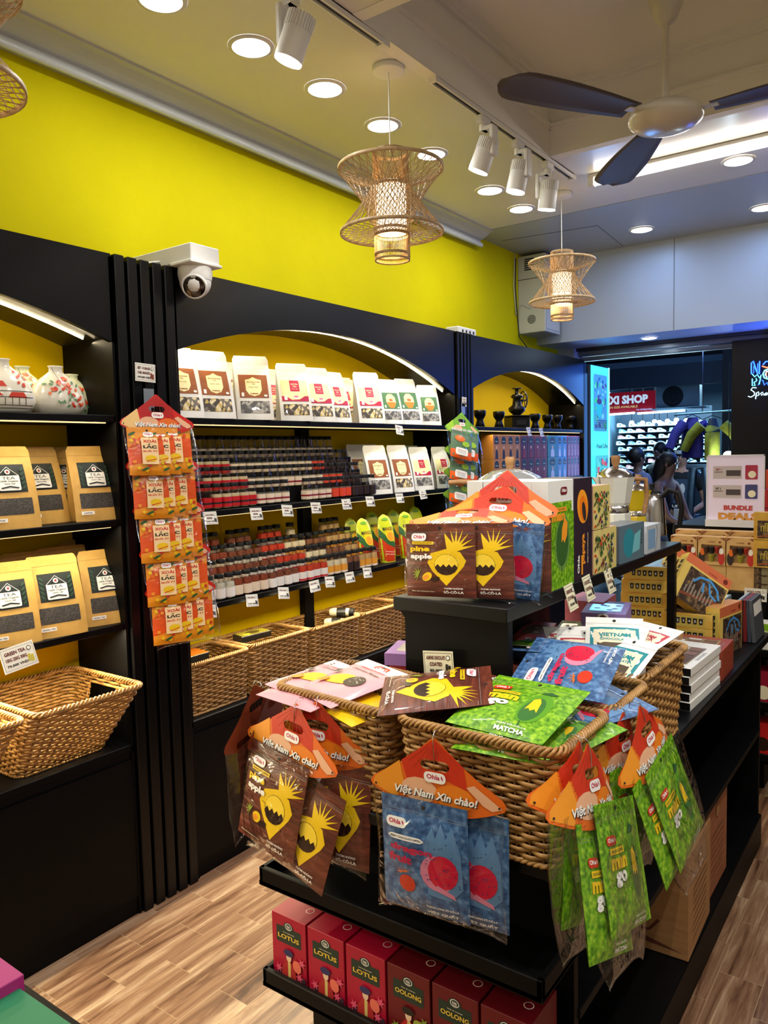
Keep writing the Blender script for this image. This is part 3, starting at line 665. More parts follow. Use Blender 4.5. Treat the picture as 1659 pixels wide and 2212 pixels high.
# ------------------------------------------------------------------ hat-card multipacks
def hat_outline(grow=0.):
    pts = [(-.006, -.003), (0, 0), (.006, -.003)]
    for k in range(1, 7): u = k / 7; pts.append((.006 + .108 * u + .004 * math.sin(PI * u), -.003 - .078 * u - .010 * math.sin(PI * u)))
    pts += [(.118, -.085), (.1245, -.095), (.121, -.104), (.11, -.109)]
    for k in range(1, 12): u = k / 12; x = .11 - .22 * u; pts.append((x, -.109 - .026 * (1 - (x / .11) ** 2)))
    pts += [(-.11, -.109), (-.121, -.104), (-.1245, -.095), (-.118, -.085)]
    for k in range(6, 0, -1): u = k / 7; pts.append((-(.006 + .108 * u + .004 * math.sin(PI * u)), -.003 - .078 * u - .010 * math.sin(PI * u)))
    return pts
def hole_pts():
    r = .009; return [(sx * .018 + r * math.cos(math.radians(a)), -.048 + r * math.sin(math.radians(a))) for sx, a0 in ((1, -90), (-1, 90)) for a in (a0, a0 + 45, a0 + 90, a0 + 135, a0 + 180)]
def hat_card(parent, base, top, wedge, lobe, bend=0., fold=0.):
    """bend folds the card back about its middle (metres at the tips)"""
    def fn(x, z):
        y = bend * (x / .12) ** 2 * (1.2 + z * 4)
        if fold and z > -.112: y += (z + .112) * math.sin(fold); z = -.112 + (z + .112) * math.cos(fold)
        return (x, y, z)
    o = hat_outline(); h = hole_pts(); a = Art(); a.holes(o, [h], base)
    m = MB(); a.lay(m, fn, 0, .02); n = len(m.v); m.add([(x, y + .0008, z) for x, y, z in m.v], [tuple(reversed(f)) for f in m.f], base)
    a = Art(); a.holes([(0, -.002), (.052, -.042), (.058, -.08), (.02, -.07), (-.02, -.074), (-.052, -.085), (-.062, -.048)], [h], top)
    a.poly([(-.066, -.049), (-.115, -.086), (-.12, -.1), (-.075, -.118), (-.058, -.09)], wedge)
    a.ell(-.03, -.095, .034, .022, BEI, 0, 14); a.ell(.034, -.098, .036, .022, lobe, 0, 14); a.poly([(.056, -.075), (.07, -.069), (.118, -.1), (.1, -.107), (.084, -.1)], BEI)
    for k in range(9):
        an = math.radians(200 + k * 17.5); a.line([(.012 * math.cos(an), -.012 + .01 * math.sin(an)), (.05 * math.cos(an), -.03 + .045 * math.sin(an))], .0006, mat((150, 50, 20), .5))
    logo(a, 0, -.068, .04)
    T = 'Việt Nam Xin chào!'
    a.text(T, .0015, -.1015, .019, INK, .152, bold=.03, shear=.25); a.text(T, 0, -.1, .019, WINK, .152, bold=.03, shear=.25)
    for x in (-.113, .113): a.ell(x, -.098, .0022, .0022, INK, 0, 8)
    a.lay(m, fn, .0003, .02); return m.build('header_card', parent)
def clear_bag(parent, w, z0, z1, d=.03, skew=0., taper=0., seed=1, mt=None):
    r = random.Random(seed); ph = [r.random() * 6 for _ in range(6)]
    def fn(u, v, s):
        z = z0 + (z1 - z0) * v; ww = w * (1 - taper * v ** 2); x = (u - .5) * ww + skew * v + .0025 * math.sin(7 * v + ph[0]) * (1 if u > .5 else -1)
        e = max(0, math.sin(PI * min(max(u, 0), 1))) ** .28 * max(0, math.sin(PI * min(1, v * .92 + .08))) ** .4
        y = s * d / 2 * e + .0012 * math.sin(14 * u + 9 * v + ph[1]) * e + .0008 * math.sin(23 * v - 11 * u + ph[2]) * e
        z -= .010 * v * (abs(2 * u - 1) ** 6) + .002 * math.sin(5 * u + ph[4]) * v
        return (x, y, z)
    m = MB(); m.grid(lambda u, v: fn(u, v, -1), 22, 26, mt or FILM); m.grid(lambda u, v: fn(u, v, 1), 22, 26, mt or FILM)
    # heat-seal line near the bottom and gathered corners
    m.tube([fn(u / 20, .985, 0) for u in range(21)], .0009, film('film_edge', gloss=.4), 4)
    return m.build('clear_bag', parent)
_PK = {}
def packet(kind, parent, w, h, d, x, y, z, tilt=0., yaw=0., name='packet'):
    k = (kind, w, h, d)
    if k not in _PK:
        fr, bk, ar = {'pine': (BROWN, BROWN, art_pine), 'dragon': (DENIM, DENIM, art_dragon), 'mango': (MOSS, MOSS, art_mango), 'chili': (mat((236, 150, 30), .35, coat=.4, name='mango_yellow_print'), REDC, art_chili), 'orange': (mat((90, 120, 90), .4, coat=.3), DGRN, art_orange)}[kind]
        m = MB(); pouch(m, w, h, d, fr, bk, ar(w, h)); _PK[k] = m.mesh('packet_' + kind)
    o = bpy.data.objects.new(name, _PK[k]); COL.objects.link(o); o.parent = parent; o.location = (x, y, z); o.rotation_euler = (0, tilt, yaw); return o
def multipack(name, label, kind, loc, euler, sc=1., group=None, colors=None, packs=None, blen=.32, bend=0., skew=0., taper=0., cat='snack pack', pw=.16, ph=.20, seed=1, hook=True, bw=.235, fold=0.):
    t = thing(name, label, cat, loc, 0, group); t.rotation_euler = euler; t.scale = (sc,) * 3
    hat_card(t, *(colors or (ORG, REDC, ORG2, mat((232, 128, 30), .4))), bend=bend, fold=fold)
    clear_bag(t, bw, -.1, -blen, .052, skew, taper, seed)
    for i, (x, y, z, ti) in enumerate(packs or [(-.03, .0, -blen + .015, 0.), (.045, .012, -blen + .012, 0.)]): packet(kind, t, pw, ph, .014, x, y, z, ti)
    if hook: MB().tube([(0, .022, -.002), (0, .016, .008), (0, .004, .010), (0, -.003, .002), (0, -.003, -.018), (0, .0, -.04)], .0009, CHROME, 6).build('wire_hook', t)
    return t
rad = math.radians
multipack('hanging_snack_pack', 'blue dragon fruit pouches in a clear bag with orange hat card, island front centre', 'dragon', (-.708, 1.112, 1.004), (.038, 0, .116), 1.055, packs=[(-.022, -.004, -.312, 0.), (.04, .010, -.318, 0.02)], seed=3)
multipack('hanging_snack_pack', 'brown pineapple pouches in a clear bag with orange hat card, island front left', 'pine', (-1.056, 1.142, .997), (-.10, .12, -.05), 1.048, packs=[(-.03, -.006, -.305, .05), (.04, .008, -.33, .14)], taper=.25, seed=5)
multipack('hanging_snack_pack', 'clear bag of brown pineapple pouches half hidden behind the front left hanging pack', 'pine', (-1.015, 1.16, 1.004), (-.04, .03, .12), 1.03, packs=[(.045, .0, -.315, 0.)], seed=7)
multipack('hanging_snack_pack', 'edge-on bag with maroon hat card, inner one on the left island side', 'pine', (-1.20, 1.22, 1.0), (-.06, .12, rad(-72)), packs=[(0, 0, -.30, 0)], colors=(mat((120, 50, 24), .4), mat((140, 60, 30), .4), ORG2, BEI), seed=9)
multipack('hanging_snack_pack', 'edge-on clear bag hanging outermost on the left side of the island', 'pine', (-1.215, 1.18, 1.0), (-.06, .16, rad(-80)), packs=[(0, 0, -.30, 0)], colors=(mat((120, 50, 24), .4), mat((140, 60, 30), .4), ORG2, BEI), seed=11)
multipack('hanging_snack_pack', 'green mango pouches in a clear bag, folded orange card, nearest on the right side', 'mango', (-.445, 1.150, 1.036), (rad(-15), rad(9), rad(86)), .93, packs=[(.03, -.008, -.30, .08), (-.03, .006, -.325, .16)], bend=.035, taper=.45, blen=.35, seed=13)
multipack('hanging_snack_pack', 'dim clear bag of green mango pouches behind the nearest folded card on the right side', 'mango', (-.468, 1.175, 1.028), (rad(-6), rad(16), rad(90)), .92, packs=[(.0, 0, -.30, .1)], bend=.05, taper=.4, blen=.34, seed=15)
multipack('hanging_snack_pack', 'clear bag of green mango pouches hanging farther back on the right side of the island', 'mango', (-.447, 1.415, 1.022), (rad(-15), rad(-10), rad(88)), .97, packs=[(.01, -.006, -.30, -.05), (-.035, .008, -.31, 0.)], bend=.03, taper=.45, blen=.35, seed=17)
multipack('hanging_snack_pack', 'orange hat card folded behind the farther mango pack on the right side', 'mango', (-.472, 1.40, 1.01), (rad(-6), rad(2), rad(84)), .93, packs=[(0, 0, -.30, 0)], bend=.05, taper=.4, blen=.32, seed=19)
# strip of chili mango packs on the pilaster
RED_H = (mat((206, 30, 24), .35, coat=.3, name='hat_red_ink'), mat((176, 18, 20), .35, name='hat_deep_red'), mat((240, 200, 130), .4), ORG)
strip = [('topmost with its red hat card', 0, 0), ('second from the top', -.135, -.010), ('third from the top', -.275, -.018), ('fourth from the top', -.415, -.028), ('lowest of the strip', -.54, -.040)]
for i, (s, dz, dx) in enumerate(strip):
    t = multipack('hanging_snack_pack', 'clear pack of chili mango bags on the pilaster, ' + s, 'chili', (-2.045 + dx * .6 + .012 * i, 1.60 + .012 * i, 1.705 + dz), (-.10 - (.05 if i == 0 else 0), .03, 1.33), 1.0, 'chili mango packs on the pilaster', RED_H,
        [(-.045, -.012, -.262, .0), (-.002, -.004, -.258, .0), (.045, .004, -.252, .0)], .27, 0, .02, 0, pw=.13, ph=.15, seed=20 + i, hook=False)
# green topped packs on the second pilaster
GRN_H = (GRN, mat((120, 176, 60), .4), LIME, mat((110, 170, 70), .4))
g0 = at(1008, 890, X=-2.0)
for i, s in enumerate(['topmost with green hat card', 'second from the top', 'third from the top', 'lowest visible one']):
    multipack('hanging_snack_pack', 'clear pack of orange sweets on the far pilaster, ' + s, 'orange', (-2.03 - .012 * i, g0.y + .0 + .01 * i, g0.z - .115 * i), (-.18, .12, 1.25), .95, 'ginger sweet packs on the far pilaster', GRN_H,
        [(-.03, -.01, -.262, .1), (.03, 0, -.258, .1)], .27, 0, .03, 0, pw=.15, ph=.15, seed=30 + i, hook=False)
# packs standing on the top shelf of the island
multipack('shelf_snack_pack', 'brown pineapple pouches in a clear bag, front of the island top shelf', 'pine', (-.857, 1.455, 1.455), (-.05, -.03, .12), 1.0, packs=[(-.035, -.014, -.27, 0.), (.045, -.002, -.27, 0.)], blen=.272, bw=.26, pw=.165, ph=.16, seed=41, hook=False, fold=1.15)
multipack('shelf_snack_pack', 'orange hat card with handle slot leaning behind the front one, over blue pouches', 'dragon', (-.79, 1.515, 1.455), (-.04, .07, .16), 1.0, packs=[(.035, .0, -.27, .0)], blen=.27, bw=.24, seed=43, hook=False, ph=.165, fold=.75)
multipack('shelf_snack_pack', 'rearmost and highest orange hat card before the white box tops', 'pine', (-.80, 1.565, 1.462), (-.02, .0, .14), 1.0, packs=[(.03, .0, -.275, .0)], blen=.28, bw=.22, seed=45, hook=False, ph=.165, fold=.3)

# ------------------------------------------------------------------ loose pouches in the island baskets
def loose(kind, label, c, rz, rx=-PI / 2 + .12, ry=0, w=.17, h=.205, grp=None, name='snack_pouch'):
    """pouch lying at centre c; rz turns it, rx lays it back"""
    t = thing(name, label, 'snack pouch', c, 0, grp); t.rotation_euler = (rx, ry, rz)
    o = packet(kind, t, w, h, .022, 0, 0, -h / 2, name='pouch')
    return t
def flat_kind(kind, front, back, art, w, h, d=.02): m = MB(); pouch(m, w, h, d, front, back, art); _PK[(kind, w, h, .022)] = m.mesh('packet_' + kind)
def art_pinkmango(w, h):
    a = Art(); k = w
    a.rect(-.5 * k, .82 * h, .5 * k, .99 * h, WINK); logo(a, .0, .9 * h, .3 * k, REDC, WINK); a.text('BÁNH SÔ CÔ LA', 0, .8 * h, .04 * h, REDC, .5 * k); a.text('Chocolate Mango', 0, .7 * h, .045 * h, CHOC, .6 * k, shear=.2)
    a.ell(-.05 * k, .42 * h, .26 * k, .12 * h, YEL, .35); a.ell(.17 * k, .47 * h, .15 * k, .115 * h, CHOC, .35)
    for i in range(16): a.ell((.1 + .16 * R_.random()) * k, (.4 + .14 * R_.random()) * h, .008 * k, .006 * h, WINK, 0, 5)
    a.ell(-.25 * k, .3 * h, .09 * k, .06 * h, ORG2, .4); a.rect(-.42 * k, .5 * h, -.28 * k, .58 * h, CHOC); return a
def art_stamp(c1):
    def f(w, h):
        a = Art(); k = w; a.rect(-.42 * k, .05 * h, .42 * k, .8 * h, c1); a.rect(-.36 * k, .1 * h, .36 * k, .75 * h, CREAM); a.rect(-.3 * k, .12 * h, .3 * k, .5 * h, mat((90, 74, 60), .5))
        a.ell(-.05 * k, .3 * h, .16 * k, .1 * h, mat((150, 110, 90), .5)); a.text('VIETNAM', 0, .64 * h, .07 * h, c1, .55 * k, bold=.03); a.text('CHOCOLATE', 0, .56 * h, .04 * h, c1, .5 * k); return a
    return f
TEAL = mat((40, 140, 150), .45, name='teal_ink')
flat_kind('pinkm', PINKP, PINKP, art_pinkmango(.17, .2), .17, .2); flat_kind('teal', WINK, WINK, art_stamp(TEAL)(.13, .17), .13, .17); flat_kind('rose', WINK, WINK, art_stamp(mat((190, 70, 80), .45))(.13, .17), .13, .17)
flat_kind('yel', YEL, YEL, Art().text('BANANA', 0, .12, .02, INK, .1), .16, .2)
L0 = [
 ('mango', 'green matcha mango pouch lying uppermost in the front right basket', (-.616, 1.262, 1.028), .02, -1.25, .0),
 ('mango', 'green matcha mango pouch directly under the uppermost green pouch', (-.625, 1.25, 1.008), -.05, -1.45, .03),
 ('mango', 'green matcha mango pouch low in the front right basket, its edge at the rim', (-.61, 1.24, .993), .1, -1.5, 0),
 ('mango', 'green pouch at the right end of the front right basket', (-.565, 1.29, .99), -.35, -1.45, .1),
 ('pine', 'brown pineapple pouch tilted over the left rim of the front right basket', (-.775, 1.255, 1.02), -.95, -1.28, -.1),
 ('pine', 'upside down brown pineapple pouch behind the tilted brown one', (-.80, 1.40, 1.035), 2.5, -1.32, 0),
 ('dragon', 'bright blue dragon fruit pouch lying uppermost in the second basket on the right', (-.598, 1.46, 1.045), 1.75, -1.3, .0),
 ('dragon', 'blue dragon fruit pouch showing its dark corner beside the basket rim', (-.55, 1.42, 1.005), -.5, -1.5, .1),
 ('dragon', 'blue dragon fruit pouch leaning at the back left, over the blue box', (-.765, 1.56, 1.045), -2.9, -1.25, 0),
 ('dragon', 'dark blue pouch under the back left dragon fruit pouch', (-.745, 1.50, 1.01), -2.7, -1.45, 0),
 ('mango', 'dark green pouch lying behind the blue pouches', (-.77, 1.70, 1.035), -2.6, -1.35, 0)]
def posed(kind, label, c, r, n, w=.17, h=.205):
    r = Vector(r).normalized(); n = Vector(n); n = (n - r * n.dot(r)).normalized(); up = r.cross(-n)
    t = thing('snack_pouch', label, 'snack pouch', (0, 0, 0)); t.matrix_world = Matrix((r, -n, up)).transposed().to_4x4(); t.location = c
    packet(kind, t, w, h, .022, 0, 0, -h / 2, name='pouch')
posed('mango', 'green matcha mango pouch lying uppermost in the front right basket', (-.620, 1.265, 1.032), (1, -.06, .0), (.02, -.22, 1), .195, .195)
posed('pine', 'brown pineapple pouch tilted over the left rim of the front right basket', (-.795, 1.262, 1.036), (.5, -.85, -.12), (.10, -.42, 1), .18, .22)
posed('pine', 'upside down brown pineapple pouch behind the tilted brown one', (-.785, 1.395, 1.022), (-.95, -.3, .0), (0, -.2, 1), .18, .2)
posed('dragon', 'bright blue dragon fruit pouch lying uppermost in the second basket on the right', (-.605, 1.455, 1.062), (-.08, .95, .32), (.06, -.32, 1), .19, .19)
for k, lab, c, rz, rx, ry in L0[1:4] + L0[7:]: loose(k, lab, c, rz, rx, ry)
loose('pinkm', 'pale pink chocolate mango pouch uppermost in the front left basket', (-1.01, 1.262, 1.018), -.35, -1.42, .0, .17, .2)
loose('pinkm', 'second pale pink pouch half hidden at the left end of the front left basket', (-1.09, 1.27, 1.006), -.2, -1.5, .05, .17, .2)
loose('pinkm', 'lowest pink pouch at the very left corner of the front left basket', (-1.085, 1.24, .998), -.1, -1.5, .02, .17, .2)
loose('yel', 'yellow edged pouch under the pink one, pointing right', (-.945, 1.25, .995), -.35, -1.45, .03, .16, .2)
for i, (k, c, rz, rx, lab) in enumerate([('teal', (-.60, 1.72, 1.05), .35, -.95, 'white pouch with teal stamp frame standing highest in the third basket'), ('teal', (-.575, 1.66, 1.02), -.35, -.95, 'white and teal stamp pouch leaning at the front of the third basket'),
   ('rose', (-.66, 1.68, 1.03), .3, -1.1, 'white pouch with rose red stamp frame, left in the third basket'), ('rose', (-.58, 1.83, 1.035), -.5, -1.2, 'white and rose stamp pouch at the back right of the third basket'),
   ('teal', (-.62, 1.77, 1.035), .05, -1.15, 'white and teal stamp pouch lying across the middle of the third basket'), ('rose', (-.70, 1.74, 1.03), .6, -1.2, 'white and rose pouch at the far left of the third basket')]):
    loose(k, lab, c, rz, rx, 0, .13, .17)
# ------------------------------------------------------------------ wicker baskets
WICK = nmat('wicker', [(.3, (116, 80, 38)), (.55, (168, 124, 66)), (.8, (196, 154, 94))], (25, 25, 90), .42, coat=.1)
WICKD = nmat('wicker_dark', [(.3, (84, 54, 26)), (.7, (140, 98, 52))], (25, 25, 90), .5)
def rrect(a, b, r, s):
    """point and normal at arc share s on a rounded rectangle of half sides a, b"""
    L = [2 * (b - r), PI / 2 * r, 2 * (a - r), PI / 2 * r] * 2; T = sum(L); d = (s % 1) * T
    x, y = a, -(b - r); dirs = [(0, 1), (-1, 0), (0, -1), (1, 0)]
    for i in range(8):
        q = i // 2
        dx, dy = dirs[q]; nx, ny = dy, -dx
        if d <= L[i] or i == 7:
            if i % 2 == 0: return (x + dx * d, y + dy * d, nx, ny)
            cx, cy = x - nx * r, y - ny * r; th = d / r; c, s_ = math.cos(th), math.sin(th)
            mx, my = nx * c - ny * s_, nx * s_ + ny * c; return (cx + mx * r, cy + my * r, mx, my)
        d -= L[i]
        if i % 2 == 0: x += dx * L[i]; y += dy * L[i]
        else:
            cx, cy = x - nx * r, y - ny * r; mx, my = -ny, nx; x, y = cx + mx * r, cy + my * r
def basket_parts(t, ta, tb, ba, bb, h, rows=20, N=40, r=.03, handles=False, off=(0, 0)):
    """half sizes: top ta x tb, bottom ba x bb; height h"""
    if N % 2 == 0: N += 0
    def P(s, z, o):
        u = z / h; x, y, nx, ny = rrect(ba + (ta - ba) * u, bb + (tb - bb) * u, r, s); return (x + nx * o + off[0] * u, y + ny * o + off[1] * u, z)
    def gap(s, u):
        if not handles or not .62 < u < .88: return False
        x, y, nx, ny = rrect(ta, tb, r, s); return abs(ny) > .9 and abs(x) < ta * .36
    m = MB(); amp = .0032; wr = h / rows * .52
    for j in range(rows):
        z = h * (j + .5) / rows; u = z / h; run = []; runs = []
        for i in range(N * 3 + 1):
            s = i / (N * 3)
            if gap(s, u):
                if len(run) > 1: runs.append(run)
                run = []; continue
            run.append(P(s, z, amp * math.sin(PI * i / 3 + PI * (j % 2))))
        if len(run) > 1: runs.append(run)
        closed = len(runs) == 1 and len(runs[0]) == N * 3 + 1
        for q in runs:
            if closed: q = q[:-1]
            m.tube(q, .0029, WICK, 5, closed, flat=wr / .0029 * .95)
    for i in range(N):
        s = (i + .5) / N
        if gap(s, .75):
            m.tube([P(s, 0, 0), P(s, h * .6, 0)], .002, WICKD, 5); continue
        m.tube([P(s, 0, 0), P(s, h, 0)], .002, WICKD, 5)
    m.build('woven_side', t)
    m = MB()
    for k in range(3):
        n = 300; pts = []
        for i in range(n):
            s = i / n; a = 2 * PI * (s * 34 + k / 3); p = P(s, h, .0068 * math.cos(a)); pts.append((p[0], p[1], p[2] + .003 + .0058 * math.sin(a)))
        m.tube(pts, .0036, WICK, 5, True)
    m.build('braided_rim', t)
    m = MB()
    for k in range(2):
        n = 160; pts = []
        for i in range(n):
            s = i / n; a = 2 * PI * (s * 40 + k / 2); p = P(s, 0, .002 + .003 * math.cos(a)); pts.append((p[0], p[1], .004 + .003 * math.sin(a)))
        m.tube(pts, .0032, WICK, 5, True)
    m.box(-ba + .004, ba - .004, -bb + .004, bb - .004, .002, .006, WICKD)
    m.build('base', t)
    if handles:
        m = MB()
        for sy in (-1, 1):
            yy = lambda u: sy * (bb + (tb - bb) * u) + off[1] * u; ox = lambda u: off[0] * u
            w = ta * .36; p = [(-w + ox(.6), yy(.6), h * .6), (-w + ox(.88), yy(.88), h * .88), (w + ox(.88), yy(.88), h * .88), (w + ox(.6), yy(.6), h * .6)]
            m.tube(p, .004, WICK, 6, True)
        m.build('handle_frame', t)
def basket(label, loc, rz, ta, tb, ba, bb, h, grp=None, **k):
    t = thing('wicker_basket', label, 'basket', loc, rz, grp); basket_parts(t, ta, tb, ba, bb, h, **k); return t
CZ = .80
basket('brown wicker basket of green and brown pouches, nearest at the front right of the island', (-.652, 1.262, CZ), 0, .16, .115, .145, .10, .205, rows=22, N=38)
basket('brown wicker basket of pale pink pouches at the front left corner of the island', (-.99, 1.285, CZ), -.08, .155, .115, .142, .10, .205, rows=22, N=38)
basket('brown wicker basket of blue pouches, second along the right edge of the island', (-.655, 1.50, CZ), 0, .165, .10, .15, .085, .205, rows=22, N=36)
basket('brown wicker basket with handle holes and stamp pouches, third along the island right edge', (-.66, 1.80, CZ), 0, .155, .17, .14, .155, .205, rows=20, N=40, handles=True)
# left bay, on the counter
basket('open wicker basket with handle holes and small kraft boxes inside, left bay counter', (-2.262, 1.29, CT), 0, .195, .175, .095, .145, .225, rows=22, N=42, handles=True, off=(.075, 0))
basket('wicker basket with handle hole cut off by the left edge of the picture', (-2.262, .905, CT), 0, .195, .175, .095, .145, .225, rows=22, N=42, handles=True, off=(.075, 0))
for i, (y0, y1, h, lab) in enumerate([(1.77, 2.065, .185, 'nearest, holding a black box'), (2.075, 2.42, .19, 'second, with a black and yellow box on its rim'), (2.43, 2.77, .185, 'third, in front of the lying spice bottles'), (2.78, 3.12, .185, 'fourth, partly behind the island top shelf'), (3.13, 3.5, .185, 'last, at the far end')]):
    b = (y1 - y0) / 2
    basket('straight wicker basket, middle bay counter, ' + lab, (-2.26, (y0 + y1) / 2, CT), 0, .112, b - .004, .105, b - .01, h, 'baskets on the middle bay counter', rows=20, N=36, r=.02)
# ------------------------------------------------------------------ stand-up pouches
def stand_fn(w, h, d, lean=.12):
    def f(x, z):
        t = min(1, z / (.84 * h)); s = 1 - .18 * abs(2 * x / w) ** 4
        return (x * (1 - .02 * t), -(d / 2 * (1 - t) ** .75 * s) + lean * z * (z / h), z)
    return f
def stand_pouch(name, label, cat, w, h, d, mt, draw, win=None, winm=None, lean=.12, rnd=.008, group=None, edge=None):
    t = thing(name, label, cat, (0, 0, 0), 0, group); f = stand_fn(w, h, d, lean)
    def fw(u, v):
        z = v * h; cut = 0
        if z > h - rnd: cut = rnd - math.sqrt(max(0, rnd ** 2 - (z - h + rnd) ** 2))
        return ((u - .5) * (w - 2 * cut), z)
    def back(x, z): p = f(x, z); q = lean * z * (z / h); return (p[0], 2 * q - p[1] + .001, z)
    m = MB(); m.grid(lambda u, v: f(*fw(u, v)), 8, 16, mt); m.grid(lambda u, v: back(*fw(u, v)), 8, 16, mt, flip=True)
    for sx in (0, 1):
        def side(u, v):
            x, z = fw(sx, v); a, b = f(x, z), back(x, z); k = -math.sin(PI * u) * .25 * (b[1] - a[1])
            return (a[0] + (k if sx else -k), a[1] + (b[1] - a[1]) * u, z)
        m.grid(side, 4, 16, mt, flip=not sx)
    a = Art(); e = edge or mat((200, 196, 186), .5); a.rect(-w / 2 + .002, h * .855, w / 2 - .002, h * .86, e); a.rect(-w / 2 + .002, h * .872, w / 2 - .002, h * .876, e); a.lay(m, f, .0003, .03)
    m.build('pouch', t)
    if draw: a = Art(); draw(a, w, h); m = MB(); a.lay(m, f, .0008, .016); m.build('label', t)
    if win: a = Art(); a.rect(*win, winm, .003); m = MB(); a.lay(m, f, .0005, .02); m.build('window', t)
    return t
TEABITS = nmat('black_tea_leaves', [(.3, (18, 16, 15)), (.5, (58, 54, 50)), (.7, (104, 98, 92))], (110, 400, 300), .6, kind='noise', dist=2)
BLOSSOM = nmat('dried_blossom', [(0, (70, 62, 56)), (.35, (120, 112, 104)), (.6, (196, 170, 100)), (.85, (226, 210, 170))], (75, 75, 75), .5, kind='vcell', coat=.4)
SILV = nmat('grey_window_leaves', [(0, (86, 84, 84)), (.4, (130, 128, 126)), (.75, (176, 172, 164))], (70, 70, 70), .35, kind='vcell', coat=.5)
BRL = mat((146, 80, 34), .5, name='label_brown'); GRL = mat((74, 124, 78), .5, name='label_green'); CRL = mat((242, 232, 176), .5, name='label_cream'); MGL = mat((186, 22, 70), .5, name='label_magenta')
POUCHW = nmat('white_matt_pouch', [(.3, (222, 220, 214)), (.7, (240, 238, 232))], (14, 14, 14), .42, .35, coat=.1)
def lab_brown(a, w, h):
    a.rect(-.4 * w, .34 * h, .4 * w, .7 * h, BRL)
    a.poly([(-.22 * w, .62 * h), (-.1 * w, .635 * h), (0, .665 * h), (.1 * w, .635 * h), (.22 * w, .62 * h), (.22 * w, .46 * h), (.14 * w, .39 * h), (0, .365 * h), (-.14 * w, .39 * h), (-.22 * w, .46 * h)], CRL)
    a.text('BLOSSOM', 0, .585 * h, .018 * h, BRL, .34 * w); a.text('TEA', 0, .555 * h, .016 * h, BRL, .1 * w); a.text('hoa cúc', 0, .51 * h, .018 * h, mat((150, 140, 110), .5), .26 * w)
    a.text('Loamon', 0, .41 * h, .022 * h, BRL, .22 * w, bold=.05); a.rect(-.35 * w, .36 * h, -.28 * w, .42 * h, WINK); a.ell(.31 * w, .375 * h, .05 * w, .018 * h, WINK)
def lab_royal(a, w, h):
    a.rect(-.42 * w, .34 * h, .42 * w, .7 * h, CRL); a.poly([(-.42 * w, .34 * h), (.42 * w, .34 * h), (.42 * w, .43 * h), (.3 * w, .43 * h), (.12 * w, .37 * h), (-.1 * w, .36 * h), (-.28 * w, .42 * h), (-.42 * w, .43 * h)], MGL)
    a.rect(-.14 * w, .51 * h, .16 * w, .7 * h, MGL, .003); a.text('ROYAL', .01 * w, .635 * h, .022 * h, CRL, .22 * w); a.text('TEA', .01 * w, .595 * h, .022 * h, CRL, .13 * w); a.text('thảo mộc', .01 * w, .55 * h, .014 * h, CRL, .2 * w)
    a.ell(.02 * w, .405 * h, .1 * w, .032 * h, WINK); a.ell(.02 * w, .42 * h, .08 * w, .018 * h, PINK); a.rect(-.35 * w, .36 * h, -.26 * w, .43 * h, WINK)
def lab_green(a, w, h):
    a.rect(-.4 * w, .34 * h, .4 * w, .7 * h, GRL)
    a.poly([(-.1 * w, .67 * h), (.1 * w, .67 * h), (.22 * w, .6 * h), (.24 * w, .48 * h), (.1 * w, .36 * h), (-.1 * w, .36 * h), (-.24 * w, .48 * h), (-.22 * w, .6 * h)], CRL)
    a.poly([(.24 * w, .49 * h), (.1 * w, .36 * h), (-.1 * w, .36 * h), (-.24 * w, .49 * h)], mat((232, 130, 30), .45)); a.ell(0, .535 * h, .1 * w, .03 * h, ORG); a.rect(-.35 * w, .36 * h, -.28 * w, .42 * h, WINK); a.ell(.31 * w, .37 * h, .05 * w, .018 * h, WINK)
PW, PH, PD = .144, .25, .085
WN = (-.4 * PW, .1 * PH, .4 * PW, .29 * PH)
ST = {k: stand_pouch('tea_pouch', 'x', 'tea pouch', PW, PH, PD, POUCHW, d, WN, wm) for k, d, wm in (('b', lab_brown, BLOSSOM), ('r', lab_royal, BLOSSOM), ('g', lab_green, SILV), ('b2', lab_brown, SILV), ('r2', lab_royal, SILV))}
KN = {'b': 'white tea pouch with brown label', 'b2': 'white tea pouch with brown label', 'r': 'white tea pouch with magenta royal tea label', 'r2': 'white tea pouch with magenta royal tea label', 'g': 'white tea pouch with green and orange label'}
def put_row(items, z, where, grp, sc=1.):
    for i, (px, X, k, yaw, s) in enumerate(items):
        y = at(px, 900, X=X).y
        o = place(ST[k], (X, y, z), rad(yaw), '%s, %s %s' % (KN[k], ordinal(i), where), grp); o.scale = (s * sc,) * 3
put_row([(392, -2.175, 'b', 80, 1), (463, -2.17, 'b', 76, 1), (548, -2.175, 'b2', 60, 1), (636, -2.175, 'r', 62, .96), (688, -2.18, 'r', 72, .94), (727, -2.18, 'r', 84, .9), (797, -2.175, 'r', 66, .96), (842, -2.19, 'g', 74, .88), (881, -2.175, 'g', 72, .92), (926, -2.175, 'g', 62, .84)],
        SH[0], 'in front row, middle bay top shelf', 'front pouches on the middle bay top shelf')
put_row([(440, -2.31, 'b', 84, .96), (505, -2.31, 'b', 84, .96), (590, -2.31, 'r', 84, .92), (748, -2.30, 'r', 84, .9), (772, -2.31, 'b', 80, .88), (905, -2.31, 'g', 80, .86)],
        SH[0], 'in back row, middle bay top shelf', 'back pouches on the middle bay top shelf')
put_row([(812, -2.17, 'b2', 72, .92), (862, -2.17, 'b', 76, .92), (907, -2.175, 'r2', 72, .88), (955, -2.175, 'r2', 70, .88)], SH[1], 'in front row beside spice jars', 'front pouches beside the spice jars')
put_row([(775, -2.30, 'b', 84, .95), (800, -2.31, 'b', 84, .95), (893, -2.30, 'r', 84, .92)], SH[1], 'in back row beside spice jars', 'back pouches beside the spice jars')
